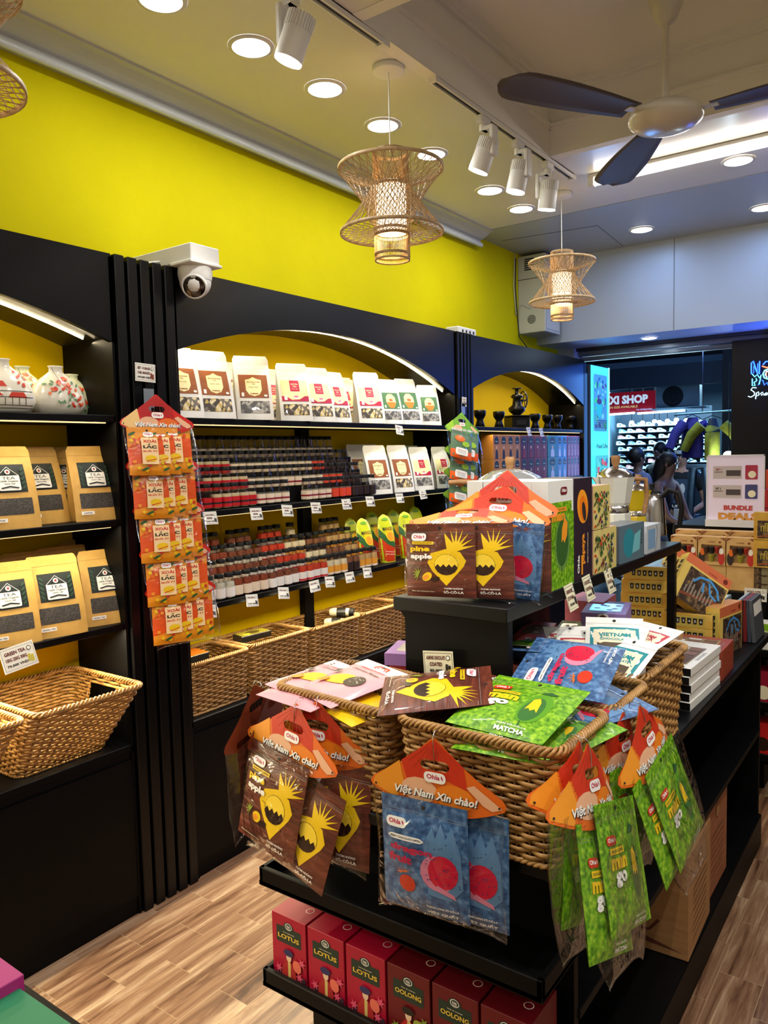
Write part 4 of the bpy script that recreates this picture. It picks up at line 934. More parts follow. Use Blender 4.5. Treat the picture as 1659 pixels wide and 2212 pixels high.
# kraft tea bags
def lab_tea(a, w, h):
    D = mat((20, 30, 26), .5, name='label_black_green'); a.rect(-.33 * w, .44 * h, .33 * w, .78 * h, D)
    for s in (-1, 1):
        for k in range(5): a.ell(s * .27 * w, (.5 + .055 * k) * h, .05 * w, .012 * h, mat((34, 70, 48), .5), s * .8)
    a.line([(-.2 * w, .64 * h), (0, .75 * h), (.2 * w, .64 * h)], .0012, WINK); a.ell(0, .69 * h, .05 * w, .03 * h, WINK); a.ell(0, .69 * h, .025 * w, .016 * h, mat((150, 50, 50), .5))
    a.rect(-.2 * w, .465 * h, .2 * w, .645 * h, WINK, .004); a.text('TEA', 0, .615 * h, .034 * h, D, .24 * w, bold=.0); a.text('100% Organic', 0, .575 * h, .026 * h, mat((60, 70, 60), .5), .34 * w, shear=.3); a.text('SINCE 1988', 0, .545 * h, .014 * h, D, .2 * w)
    a.poly([(-.17 * w, .5 * h), (0, .522 * h), (.17 * w, .5 * h), (.15 * w, .487 * h), (0, .505 * h), (-.15 * w, .487 * h)], D)
KW, KH, KD = .155, .235, .08
KRE = mat((150, 108, 46), .5)
KP = {k: stand_pouch('kraft_tea_bag', 'x', 'tea bag', KW, KH, KD, KRAFT, d, (-.38 * KW, .17 * KH, .38 * KW, .37 * KH), TEABITS, edge=KRE) for k, d in (('g', lambda a, w, h: (lab_tea(a, w, h), a.rect(-.4 * w, .09 * h, -.12 * w, .135 * h, WINK), a.text('GREEN TEA', -.26 * w, .112 * h, .02 * h, INK, .24 * w))), ('l', lambda a, w, h: (lab_tea(a, w, h), a.rect(-.4 * w, .09 * h, -.14 * w, .135 * h, WINK), a.text('LOTUS', -.27 * w, .112 * h, .02 * h, INK, .16 * w))))}
for k, items, z, wh in (('l', [(207, -2.19, 80, 1), (88, -2.25, 90, 1), (20, -2.17, 84, 1), (160, -2.29, 45, 1), (143, -2.27, 42, .97)], SH[1], ['rightmost on the second shelf, leaning', 'second behind, facing out on the second shelf', 'cut by the picture edge on the second shelf', 'turned side on behind the rightmost one', 'turned side on, left of the other turned bag']),
                        ('g', [(232, -2.19, 78, 1), (125, -2.17, 80, 1.02), (22, -2.18, 80, 1), (150, -2.28, 84, 1.06), (235, -2.29, 84, 1.04), (75, -2.29, 84, 1.04), (20, -2.30, 84, 1.02), (200, -2.345, 84, 1.1)], SH[2], ['rightmost in front on the third shelf', 'middle one in front on the third shelf', 'leftmost in front on the third shelf', 'behind the middle one on the third shelf', 'behind the rightmost one on the third shelf', 'third shelf, back row, between leftmost and middle', 'third shelf, back row, at the picture edge', 'highest top edge at the back of the third shelf'])):
    for (px, X, yaw, s), w in zip(items, wh):
        o = place(KP[k], (X, at(px, 1110 if k == 'l' else 1360, X=X).y, z), rad(yaw), 'brown kraft tea bag, ' + w); o.scale = (s,) * 3

# ------------------------------------------------------------------ spice jars
GLASSJ = film('jar_plastic', gloss=.22, bump=.05, rough=.03)
def cont(name, a, b, s=260): return nmat('jar_' + name, [(.3, a), (.7, b)], (s, s, s), .7)
def jar(name, label, content, fill, lab, lab2=None, band=None, mark=None):
    t = thing(name, label, 'spice jar'); r = .0195; h = .078
    MB().lathe([(r * .8, .0), (r, .003), (r, h * .62), (r * .97, h * .72), (r * .80, h * .92), (r * .78, h + .006)], 16, GLASSJ, True, False, sq=5).build('jar_body', t)
    q = .93; pr = [(r * .74, .003), (r * q, .006)] + ([(r * q, h * fill)] if fill < .62 else [(r * q, h * .62), (r * .9 * (1 - .28 * (fill - .62)), h * fill)])
    MB().lathe(pr, 12, content, True, True, sq=5).build('contents', t)
    MB().lathe([(r * .9, h + .002), (r * .9, h + .015), (r * .84, h + .017)], 18, BLACK, True, True).build('lid', t)
    m = MB(); z0, z1 = h * .10, h * .56
    m.lathe([(r * 1.012, z0), (r * 1.012, z1)], 16, lab, False, False, sq=5)
    if lab2: m.lathe([(r * 1.02, z0 + .012), (r * 1.02, z0 + .019)], 16, lab2, False, False, sq=5)
    if band: m.lathe([(r * 1.018, z0 + .001), (r * 1.018, z0 + .008)], 16, band, False, False, sq=5)
    if mark:
        a = Art(); mark(a); a.lay(m, lambda x, z: (x, -r * .925, z), .0003, .1)
    m.build('label', t); return t
LR = mat((196, 22, 30), .45, name='label_red'); LC = mat((232, 214, 190), .5, name='label_pale'); LM = mat((140, 20, 44), .5, name='label_maroon'); LO = mat((226, 70, 40), .45, name='label_vermilion'); LD = mat((40, 24, 24), .5, name='label_dark'); LG = mat((96, 160, 50), .5, name='label_lime'); LWH = mat((236, 232, 226), .5, name='label_white'); LOR = mat((228, 158, 50), .5, name='label_orange')
def mk_white(a): a.ell(0, .026, .008, .012, LWH, 0, 10)
def mk_name(a): a.text('Ngon', 0, .036, .006, LWH, .018)
def mk_chili(a): a.line([(-.006, .014), (.002, .02), (.008, .034)], .003, LR)
def mk_spice(a): a.ell(0, .024, .008, .009, LWH, 0, 10); a.ell(0, .037, .009, .003, LR)
def mk_green(a): a.rect(-.013, .009, .013, .023, LG); a.text('Ngon', 0, .035, .006, INK, .014)
def mk_arch(a): a.ell(0, .012, .007, .006, LD, 0, 10)
JK = {
 'wp': jar('spice_jar', 'x', cont('pepper', (180, 160, 110), (60, 46, 36), 200), .5, LR, LD, None, mk_name),
 'gwp': jar('spice_jar', 'x', cont('white_pepper', (214, 196, 150), (226, 210, 170)), .7, LR, LD, None, mk_name),
 'bp': jar('spice_jar', 'x', cont('black_pepper', (34, 34, 28), (110, 104, 84), 220), .62, LC, LM, None, mk_arch),
 'gbp': jar('spice_jar', 'x', cont('ground_pepper', (140, 130, 106), (176, 164, 136)), .6, LC, LM, None, mk_arch),
 'cd': jar('spice_jar', 'x', cont('cardamom', (60, 36, 26), (110, 70, 44), 200), .62, LO, None, None, mk_white),
 'sa': jar('spice_jar', 'x', cont('star_anise', (50, 34, 26), (90, 60, 40), 200), .6, LD, None, None, mk_white),
 'ls': jar('spice_jar', 'x', cont('lemon_salt', (226, 224, 210), (190, 190, 160)), .8, LWH, None, None, mk_green),
 'fs': jar('spice_jar', 'x', cont('five_spice', (120, 46, 20), (160, 70, 30)), .84, LC, None, None, mk_spice),
 'cf': jar('spice_jar', 'x', cont('chili_flakes', (60, 20, 12), (170, 90, 50), 190), .8, LWH, None, None, mk_chili),
 'cp': jar('spice_jar', 'x', cont('chili_powder', (190, 44, 14), (214, 66, 20)), .84, LWH, None, LR, mk_chili),
 'ga': jar('spice_jar', 'x', cont('garlic_powder', (228, 214, 176), (238, 226, 190)), .84, LOR, None, LWH, mk_white),
 'co': jar('spice_jar', 'x', cont('coriander', (120, 74, 44), (146, 92, 56)), .84, LD, None, None, mk_white),
 'gp': jar('spice_jar', 'x', cont('ginger_powder', (196, 158, 98), (214, 178, 118)), .84, LOR, None, LWH, mk_white)}
JL = {'wp': 'whole white pepper jar with red label', 'gwp': 'ground white pepper jar with red label', 'bp': 'black pepper jar with pale label', 'gbp': 'ground pepper jar with pale label', 'cd': 'spice jar with vermilion label', 'sa': 'spice jar with dark label',
      'ls': 'lemon pepper salt jar with green label', 'fs': 'five spice jar with pale label', 'cf': 'chili flakes jar with white label', 'cp': 'red chili powder jar', 'ga': 'cream garlic powder jar', 'co': 'brown coriander powder jar', 'gp': 'beige powder jar with orange label'}
RISE = []
def jar_row(z, X, row, y0, y1, seq, shelf, riser=0.):
    n = len(seq); p = (y1 - y0) / max(1, n - 1); cnt = 0
    for i, k in enumerate(seq):
        if k is None: continue
        j = (i * 7 + int(row[0], 36)) % 5 - 2
        place(JK[k], (X + .0015 * j, y0 + p * i, z + riser), rad(90 + j * 5), '%s, %s from left, %s row, %s spice shelf' % (JL[k], ordinal(cnt), row, shelf), 'spice jars in the %s row of the %s spice shelf' % (row, shelf)); cnt += 1
JY = at(428, 1075, X=-2.155).y
s1 = ['wp', 'gwp', 'gwp', 'gwp', 'gwp', 'gwp', 'bp', 'bp', 'bp', 'bp', None, None, 'gbp', 'gbp', 'gbp', 'gbp', 'cd', 'cd', 'cd', 'sa', 'sa', 'sa', 'sa']
jar_row(SH[1], -2.152, 'front', 1.885, 2.875, s1, 'upper', 0.001)
s2 = ['wp', 'gwp', 'gwp', 'gwp', 'gwp', 'gwp', 'bp', 'bp', 'bp', 'bp', 'gbp', 'gbp', 'gbp', 'gbp', 'gbp', 'gbp', 'cd', 'cd', 'cd', 'sa', 'sa', 'sa']
jar_row(SH[1], -2.205, 'second', 1.89, 2.83, s2, 'upper', .060)
s3 = ['gwp', 'gwp', 'gwp', 'gwp', 'gwp', 'bp', 'bp', 'bp', 'bp', 'bp', 'gbp', 'gbp', 'gbp', 'gbp', 'gbp', 'gbp', 'cd', 'cd', 'sa', 'sa', 'sa', 'sa']
jar_row(SH[1], -2.258, 'third', 1.9, 2.81, s3, 'upper', .120)
s4 = ['bp', 'bp', 'bp', 'gbp', 'bp', 'bp', 'bp', 'gbp', 'gbp', 'bp', 'bp', 'bp', 'gbp', 'bp', 'bp', 'bp', 'bp', 'bp', 'bp', 'bp']
jar_row(SH[1], -2.311, 'back', 1.92, 2.76, s4, 'upper', .180)
t1 = ['ls', 'ls', 'ls', 'fs', 'fs', 'fs', 'fs', 'cf', 'cf', 'cf', 'cf', 'cp', 'cp', 'cp', 'cp', 'ga', 'ga', 'ga', 'co', 'co', 'gp', 'gp', 'gp']
jar_row(SH[2], -2.152, 'front', 1.885, 2.875, t1, 'lower', .001)
t2 = ['ls', 'fs', 'fs', 'fs', 'fs', 'cf', 'cf', 'cf', 'cf', 'cp', 'cp', 'cp', 'cp', 'ga', 'ga', 'ga', 'co', 'co', 'co', 'gp', 'gp', 'gp']
jar_row(SH[2], -2.205, 'second', 1.90, 2.84, t2, 'lower', .046)
t3 = ['fs', 'fs', 'fs', 'fs', 'cf', 'cf', 'cf', 'cf', 'cp', 'cp', 'cp', 'ga', 'ga', 'ga', 'co', 'co', 'co', 'gp', 'gp', 'gp', 'gp']
jar_row(SH[2], -2.258, 'third', 1.91, 2.82, t3, 'lower', .092)
t4 = ['fs', 'fs', 'fs', 'fs', None, 'cf', 'cf', 'cf', None, 'cp', 'cp', 'cp', None, 'ga', None, None, None, None, 'gp', 'gp', 'gp']
jar_row(SH[2], -2.311, 'back', 1.92, 2.80, t4, 'lower', .138)
for z, st, lab in ((SH[1], .060, 'black stepped riser under the upper rows of spice jars'), (SH[2], .046, 'black stepped riser under the lower rows of spice jars')):
    m = MB()
    for k in range(1, 4): m.box(-2.34 if k == 3 else -2.2315 - .053 * (k - 1) , -2.1785 - .053 * (k - 1), 1.84, 2.9, z, z + st * k - .001, BLACKW)
    tag(m.build('stepped_riser'), lab, 'display riser')

# ------------------------------------------------------------------ mango spout bags
def mango_bag(label):
    t = thing('mango_pouch', label, 'snack pouch'); w, h, d = .098, .225, .05; YG = mat((190, 204, 30), .3, coat=.4, name='yellow_green_foil'); RD = mat((196, 50, 16), .3, coat=.4, name='red_foil')
    def prof(z): u = z / h; return (1 if u < .7 else math.sqrt(max(0, 1 - ((u - .7) / .3) ** 2.2)) * .9 + .1) * (.88 + .12 * math.sin(PI * min(1, u * 1.2)))
    f = lambda x, z: (x * prof(z), -(d / 2) * (1 - z / h) ** .7 * (1 - abs(2 * x / w) ** 4) + .14 * z * z / h, z)
    m = MB(); m.grid(lambda u, v: f((u - .5) * w, v * h), 10, 20, YG); m.grid(lambda u, v: (lambda p, z: (p[0], .28 * z * z / h - p[1] + .001, z))(f((u - .5) * w, v * h), v * h), 10, 20, YG, flip=True); m.build('pouch', t)
    a = Art(); q = .49 * w
    a.poly([(-q, .02 * h), (q, .02 * h), (q, .3 * h), (.1 * w, .38 * h), (-q, .55 * h)], RD); a.poly([(-q, .55 * h), (-.1 * w, .38 * h), (.3 * w, .3 * h), (q, .33 * h), (q, .38 * h), (.05 * w, .48 * h), (-q, .72 * h)], DGRN)
    a.ell(.14 * w, .58 * h, .28 * w, .15 * h, YEL, .3); a.ell(.14 * w, .54 * h, .18 * w, .09 * h, ORG2, .3); a.text('MANGO', .06 * w, .7 * h, .075 * h, INK, .66 * w, bold=.02)
    for z, s in ((.22, 'Soft dried mango'), (.17, 'made with love')): a.text(s, 0, z * h, .022 * h, WINK, .6 * w, rot=-.12)
    a.ell(0, .9 * h, .28 * w, .03 * h, GRN); m = MB(); a.lay(m, f, .0007, .012); m.build('print', t); return t
MP = mango_bag('x')
for px, X, yaw, s, lab in ((792, -2.18, 78, 1, 'leftmost in front'), (838, -2.18, 74, 1.02, 'middle one in front'), (882, -2.18, 68, 1.02, 'right one in front'), (766, -2.27, 78, .98, 'behind the leftmost one'), (858, -2.28, 74, 1.04, 'behind the middle and right ones'), (905, -2.27, 74, 1.06, 'back row, farthest right'), (812, -2.30, 78, 1.06, 'back row, its top just showing')):
    o = place(MP, (X, at(px, 1200, X=X).y, SH[2]), rad(yaw), 'green and red dried mango pouch on the third shelf, ' + lab); o.scale = (s,) * 3

# ------------------------------------------------------------------ price cards on shelf edges
def price_card(px, py, X, lines, label, w=.062, h=.046, roll=0., z=None, Y=None, yaw=PI / 2, nx=0., pic=INK, name='price_card', paper=None):
    c = at(px, py, X=X) if Y is None else at(px, py, Y=Y)
    m = MB(); m.box(-w / 2, w / 2, 0, .0006, -h / 2, h / 2, paper or PAPER)
    a = Art(); g = mat((70, 70, 66), .7)
    for s in (-1, 1): a.rect(-w * .46, s * h * .42 - .0004, w * .46, s * h * .42 + .0004, g); a.rect(s * w * .46 - .0004, -h * .42, s * w * .46 + .0004, h * .42, g)
    n = len(lines)
    for i, s in enumerate(lines):
        last = i == n - 1; a.text(s, -w * .08, h * (.24 - .5 * i / max(1, n - 1)), h * (.11 if last else .15), INK if last else mat((90, 20, 24), .7), min(w * .62, w * .07 * len(s)), bold=.04)
    a.ell(w * .33, h * .24, h * .1, h * .1, g, 0, 10); a.ell(w * .33, h * .24, h * .07, h * .07, PAPER, 0, 10); a.rect(w * .24, -h * .3, w * .32, 0, pic); a.rect(w * .33, -h * .34, w * .41, -h * .05, pic)
    a.lay(m, None, .0003, 1)
    o = m.build(name, None, c); o.rotation_euler = (-.25 + nx, roll, yaw); return tag(o, label, 'price card')
V = '79.000 VND'
for px, py, l, r in ((455, 1119, ['WHOLE WHITE', 'PEPPER', V], .03), (554, 1110, ['GROUND WHITE', 'PEPPER', V], .04), (621, 1103, ['WHOLE BLACK', 'PEPPER', V], .09), (683, 1097, ['GROUND BLACK', 'PEPPER', V], .06), (749, 1089, ['BLACK', 'CARDAMOM', V], .03), (800, 1083, ['STAR ANISE', V], .06), (864, 1076, ['ROYAL TEA', V], .04), (914, 1068, ['OTTER', 'BLOSSOM', V], -.05), (863, 929, ['ORGANIC', 'TEA', V], .1),
                    (453, 1320, ['LEMON PEPPER', 'PINK SALT', V], .16), (545, 1297, ['FIVE SPICE', V], .12), (613, 1281, ['CHILI FLAKES', V], .16), (680, 1266, ['CHILI POWDER', V], -.02), (713, 1257, ['GARLIC POWDER', V], .12), (756, 1247, ['CORIANDER', V], .03), (794, 1237, ['GINGER POWDER', V], .08), (885, 1215, ['MANGO', V], -.03)):
    price_card(px, py, FX + .008, l, 'white price card reading %s on the shelf edge' % ' '.join(l[:-1]).lower(), roll=r)
price_card(41, 1419, FX + .01, ['GREEN TEA', '100G 200G 300G', V], 'white price card reading green tea at the left edge of the picture', .1, .07, -.12, pic=mat((190, 180, 60), .6))
price_card(314, 805, FX + .03, ['SET 10 BAGS', 'CHILI MANGO', '399.000 VND'], 'white price card about chili mango above the hanging strip', .078, .058, .03, nx=.25, pic=mat((130, 50, 20), .6))
price_card(1003, 868, FX + .03, ['GINGER', 'SWEETS', V], 'small white price card above the green topped packs', .05, .05, .03, nx=.25)
price_card(1143, 932, FX + .01, ['BLACK', V], 'tiny price card, left of two under the grinder shelf', .055, .055, -.05)
price_card(1170, 934, FX + .01, ['ARABICA', V], 'tiny price card, right of two under the grinder shelf', .055, .055, -.05)
KP_ = mat((226, 220, 190), .7, name='ivory_card')
xs = -.703
for px, py, l, lab in ((1234, 1290, ['ALMOND DIP', 'SET OF 9 BARS', '370.000'], 'nearest, under the green box'), (1272, 1270, ['CHOCOLATE SET', '10 FLAVORS', '340.000'], 'middle one'), (1318, 1255, ['HOT', 'CHOCOLATE', '95.000'], 'farthest one')):
    price_card(px, py, xs, l, 'ivory price card on the island top shelf edge, ' + lab, .052, .062, -.06, paper=KP_)
price_card(947, 1434, None, ['ALMOND CHOCOLATE', 'COATED', '85.000'], 'ivory price card reading almond chocolate standing behind the brown pouches', .072, .055, -.08, Y=1.39, yaw=.1, nx=.2, paper=KP_)
# clear hang strips
for px, py, X, lab in ((322, 860, FX + .035, 'clear plastic hang strip holding the chili mango packs'), (1001, 883, FX + .03, 'clear plastic hang strip holding the green topped packs')):
    c = at(px, py, X=X); m = MB(); m.box(-.02, .02, 0, .001, -.03, .03, mat((120, 130, 140), .3, coat=.3)); m.box(-.006, .006, -.001, .0, -.09, -.03, mat((120, 130, 140), .3, coat=.3))
    o = m.build('hang_strip', None, c); o.rotation_euler = (0, 0, PI / 2); tag(o, lab, 'hang strip')

# ------------------------------------------------------------------ vases
PORC = mat((232, 228, 212), .18, coat=.6, name='glazed_porcelain'); PORG = mat((206, 212, 186), .18, coat=.6, name='pale_green_glaze')
def vase(label, loc, s, mt, kind, rz):
    t = thing('porcelain_vase', label, 'vase', loc, rz); t.scale = (s * 1.15, s * .62, s)
    pr = [(.03, 0), (.062, .004), (.074, .03), (.072, .055), (.06, .085), (.042, .108), (.026, .122), (.018, .13), (.0175, .142), (.021, .147), (.019, .148), (.014, .14)]
    MB().lathe(pr, 36, mt, True, False).build('vase_body', t)
    def rad_at(z):
        for (r0, z0), (r1, z1) in zip(pr, pr[1:]):
            if z0 <= z <= z1: return r0 + (r1 - r0) * (z - z0) / max(z1 - z0, 1e-6)
        return .02
    def f(x, z): r = rad_at(min(max(z, .004), .146)); q = min(.97, abs(x) / r) * (1 if x > 0 else -1); return (r * q, -r * math.sqrt(1 - q * q) - .0002, z)
    a = Art(); r = random.Random(kind); R1 = mat((206, 60, 40), .4); R2 = mat((226, 110, 70), .4); G1 = mat((90, 140, 100), .4)
    if kind == 3:
        for x0, x1, z0, z1 in ((-.05, .0, .07, .085), (-.06, -.01, .045, .055), (.0, .045, .04, .055)): a.poly([(x0, z0), (x1, z0), (x1 - .008, z1), (x0 + .008, z1)], R1)
        for k in range(7): a.line([(-.055 + .016 * k, .02), (-.055 + .016 * k, .04)], .0014, INK)
        for z in (.02, .012, .042, .058): a.line([(-.065, z), (.06, z)], .0016, INK)
        for k in range(12): a.ell(.02 + .03 * r.random(), .07 + .05 * r.random(), .004, .004, R1, 0, 6)
    else:
        a.line([(-.012, .14), (.0, .1), (.03, .05), (.05, .03)], .001, INK); a.line([(0, .1), (-.03, .06)], .001, INK)
        for k in range(34):
            u = r.random(); x, z = (.0 + .05 * u + .014 * r.uniform(-1, 1), .115 - .085 * u + .014 * r.uniform(-1, 1)) if k % 3 else (-.035 * u + .006 * r.uniform(-1, 1), .1 - .05 * u)
            a.ell(x, z, .005 + .002 * r.random(), .004, (R1, R2)[k % 2], r.random() * 3, 7)
        for k in range(14 if kind == 1 else 26): a.ell(.04 * r.uniform(-1, 1.2), .02 + .08 * r.random(), .006, .003, G1, r.random() * 3, 6)
    m = MB(); a.lay(m, f, .0004, .008); m.build('painted_decoration', t)
vase('white porcelain vase painted with red blossom branches, on the left bay top shelf', (-2.20, at(124, 880, X=-2.2).y, SH[0]), 1., PORC, 1, rad(78))
vase('pale green flowered vase behind the white blossom vase', (-2.31, at(158, 880, X=-2.31).y, SH[0]), .95, PORG, 2, rad(80))
vase('white vase painted with red roofed houses, cut by the left picture edge', (-2.19, at(8, 880, X=-2.19).y, SH[0]), 1.05, PORC, 3, rad(78))
vase('pale green vase with pink chrysanthemums behind the painted house vase', (-2.29, at(52, 880, X=-2.29).y, SH[0]), 1.02, PORG, 4, rad(78))

# ------------------------------------------------------------------ spice bottles lying, boxes in baskets
def lying_bottle(label, px, py, X, z, rz):
    y = at(px, py, X=X).y; t = thing('spice_bottle', label, 'bottle', (X, y, z)); t.rotation_euler = (0, PI / 2, rz); r = .021
    MB().lathe([(r * .8, -.05), (r, -.046), (r, .03), (r * .8, .045), (r * .75, .055)], 18, film('jar_plastic'), True, True).build('bottle_body', t)
    MB().lathe([(r * .9, -.044), (r * .93, .0), (r * .93, .034), (r * .7, .046)], 16, cont('garlic_powder', (228, 214, 176), (238, 226, 190))).build('contents', t)
    MB().lathe([(r * 1.02, -.03), (r * 1.02, .012)], 18, mat((24, 22, 18), .4), False, False).build('label', t); MB().lathe([(r * .95, -.066), (r * .95, -.046)], 18, BLACK).build('lid', t)
lying_bottle('spice bottle with black label lying on top of the two others behind the baskets', 733, 1290, -2.24, .775, .5 - PI)
lying_bottle('spice bottle with black label lying lower left behind the baskets', 722, 1312, -2.24, .735, .5 - PI)
lying_bottle('spice bottle with black label lying lower right behind the baskets', 762, 1312, -2.24, .735, .4 - PI)
m = MB(); m.box(-.075, .075, -.03, .03, -.012, .012, mat((20, 20, 16), .4, coat=.3), .001)
a = Art(); m.at(0, 0, .0124, rx=-PI / 2); a.rect(-.07, -.027, .07, .027, mat((120, 110, 30), .4)); a.ell(0, 0, .035, .018, mat((60, 50, 14), .4)); a.rect(-.05, -.02, -.02, .0, mat((190, 160, 40), .4)); a.lay(m, None, .0003, 1); m.at()
o = m.build('tea_tin_box', None, at(545, 1372, X=-2.24)); o.rotation_euler = (.05, .0, PI / 2 - .1); tag(o, 'flat black and yellow box lying across the second basket rim', 'box')
m = MB(); m.box(-.06, .06, -.04, .04, -.06, .0, mat((22, 20, 18), .4, coat=.3), .001); m.box(-.058, .058, -.038, .038, 0, .0005, mat((170, 90, 20), .4))
o = m.build('tea_tin_box', None, (-2.26, 1.87, .775)); o.rotation_euler = (.06, 0, PI / 2); tag(o, 'black box with orange top standing inside the nearest straight basket', 'box')
kb = None
for i, (dx, dy) in enumerate([(.0, -.09), (0, -.045), (0, 0), (0, .045), (-.045, -.07), (-.045, -.02)]):
    if kb is None:
        kb = thing('kraft_box', 'x', 'box'); MB().box(-.02, .02, -.02, .02, 0, .03, KRAFT, .001).build('carton', kb); MB().box(-.006, .006, -.006, .006, .0301, .0305, mat((120, 110, 40), .6)).build('stamp', kb)
    place(kb, (-2.225 + dx, 1.30 + dy, CT + .006), .05 * i, 'small square kraft box in the open wicker basket, %s one' % ordinal(i), 'kraft boxes in the open basket')

# ------------------------------------------------------------------ far bay: grinder, drip cups, boxed teas
IRON = mat((14, 14, 15), .35, .3, name='black_cast_iron')
t = thing('coffee_grinder', 'black cast iron coffee grinder with a big hand wheel on the far bay top shelf', 'coffee grinder', (-2.22, at(1117, 925, X=-2.22).y, SH[0]), rad(52))
MB().box(-.062, .062, -.062, .062, 0, .075, IRON, .004).build('drawer_box', t); MB().box(-.075, .075, -.075, .075, .075, .083, IRON, .003).build('top_plate', t)
MB().box(-.035, .035, -.066, -.06, .02, .055, mat((24, 24, 26), .4), .002).build('drawer', t)
MB().lathe([(.02, .083), (.05, .11), (.055, .13), (.03, .15), (.024, .19), (.04, .2), (.03, .215), (.012, .22), (.012, .25), (.03, .253), (.03, .257), (.001, .26)], 20, IRON).build('hopper', t)
m = MB(); m.tube([(.045 + .0 * k, .055 * math.cos(2 * PI * k / 30), .18 + .055 * math.sin(2 * PI * k / 30)) for k in range(30)], .0045, IRON, 6, True)
for k in range(3):
    a_ = 2 * PI * k / 3 + .5; m.tube([(.045, .026 * math.cos(a_) + .022 * math.cos(q * PI / 6), .18 + .026 * math.sin(a_) + .022 * math.sin(q * PI / 6)) for q in range(12)], .003, IRON, 5, True)
m.tube([(.0, 0, .18), (.06, 0, .18)], .006, IRON, 8); m.build('hand_wheel', t)
cp = thing('drip_cup', 'x', 'cup'); MB().lathe([(.024, 0), (.03, .002), (.022, .03), (.018, .045), (.03, .062), (.032, .066)], 20, IRON, True, True).build('cup', cp); MB().lathe([(.031, .066), (.034, .068), (.036, .09), (.034, .1), (.03, .1)], 20, IRON, True, True).build('filter', cp)
for px, X, l in ((1037, -2.2, 'nearest, left of the grinder'), (1078, -2.2, 'between the nearest cup and the grinder'), (1156, -2.2, 'first right of the grinder'), (1182, -2.22, 'second right of the grinder'), (1204, -2.2, 'third right of the grinder'), (1233, -2.2, 'last, at the end panel')):
    place(cp, (X, at(px, 925, X=X).y, SH[0]), 0, 'black drip cup on the far bay top shelf, ' + l)
def tea_carton(label, w, d, h, body, panel, title, who, sub='TEA BAGS', name='tea_carton', leaf=None):
    t = thing(name, label, 'tea box'); MB().box(-w / 2, w / 2, -d / 2, d / 2, 0, h, body, .0008).build('carton', t)
    a = Art(); DG = mat((24, 48, 40), .5, name='label_deep_green')
    if title:
        a.rect(-w * .36, h * .6, w * .36, h * .84, panel or DG, .003); a.ell(0, h * .84, w * .15, h * .08, panel or DG); a.ell(0, h * .86, w * .1, h * .05, WINK, 0, 16); a.ell(0, h * .86, w * .085, h * .042, panel or DG, 0, 16); a.text('Nét', 0, h * .865, h * .035, WINK, w * .1); a.text('Lành', 0, h * .835, h * .02, WINK, w * .1)
        a.text('TRÀ Ô LONG' if 'OO' in title else 'TRÀ HƯƠNG SEN', 0, h * .765, h * .016, CREAM, w * .34); a.text(title, 0, h * .7, h * .065, mat((224, 190, 70), .4), w * .62, bold=.03)
        for k in range(9): a.ell((-.42 + .105 * k) * w, (.08 + .05 * (k % 3)) * h, .07 * w, .04 * h, leaf or mat((60, 34, 50), .5), k, 9)
        for k in range(5):
            cx, cz = (-.3, .3, .38, -.38, .3)[k] * w, (.22, .2, .42, .1, .08)[k] * h; a.poly(star(cx, cz, .05 * w, .12 * w, 6, 0, 360), mat((214, 80, 110), .5) if 'OO' not in title else mat((120, 140, 50), .5))
        a.ell(.24 * w, .34 * h, .12 * w, .09 * h, mat((226, 110, 90), .5) if 'LO' in title and 'OO' not in title else mat((150, 160, 60), .5), .4)
        a.poly([(-.22 * w, .0), (.24 * w, .0), (.2 * w, .24 * h), (.08 * w, .36 * h), (-.06 * w, .37 * h), (-.2 * w, .26 * h)], who); a.poly([(-.02 * w, .1 * h), (.05 * w, .1 * h), (.06 * w, .36 * h), (-.02 * w, .36 * h)], mat((206, 180, 110), .5))
        a.ell(.01 * w, .43 * h, .075 * w, .07 * h, mat((226, 190, 160), .5)); a.ell(.0, .49 * h, .14 * w, .05 * h, mat((40, 40, 90), .5) if 'OO' not in title else mat((24, 16, 14), .5)); a.text(sub, .0, .06 * h, .028 * h, WINK, .5 * w)
    else:
        a.ell(0, h * .83, w * .26, h * .1, DG); a.rect(-w * .3, h * .62, w * .3, h * .84, DG); a.text('TEA', 0, h * .72, h * .05, CREAM, w * .4)
        a.poly([(-.2 * w, 0), (.2 * w, 0), (.16 * w, .3 * h), (0, .44 * h), (-.16 * w, .3 * h)], who); a.ell(0, .47 * h, .1 * w, .07 * h, mat((226, 190, 160), .5))
    m = MB(); m.at(0, -d / 2, 0); a.lay(m, None, .0003, 1)
    if title:
        b = Art(); b.text(title, -.12 * w, d * .72, .014, mat((230, 200, 190), .5), .4 * w, rot=PI); b.ell(.25 * w, d * .4, .1 * w, .1 * w, mat((230, 200, 190), .5), 0, 12); b.ell(.25 * w, d * .4, .08 * w, .08 * w, body, 0, 12); m.at(0, -d / 2, h, rx=-PI / 2); b.lay(m, None, .0003, 1)
    m.at(); m.build('printed_design', t); return t
CW = [('orange', (196, 130, 50), (40, 30, 24), 1052, 1112, 4, 2), ('maroon', (96, 20, 40), (150, 30, 40), 1112, 1142, 2, 2), ('dark red', (120, 14, 26), (150, 30, 40), 1142, 1170, 2, 2), ('teal', (50, 130, 140), (220, 220, 230), 1171, 1192, 1, 2), ('sky blue', (60, 140, 190), (230, 230, 240), 1192, 1213, 2, 2), ('magenta', (150, 24, 60), (210, 150, 160), 1214, 1257, 4, 2)]
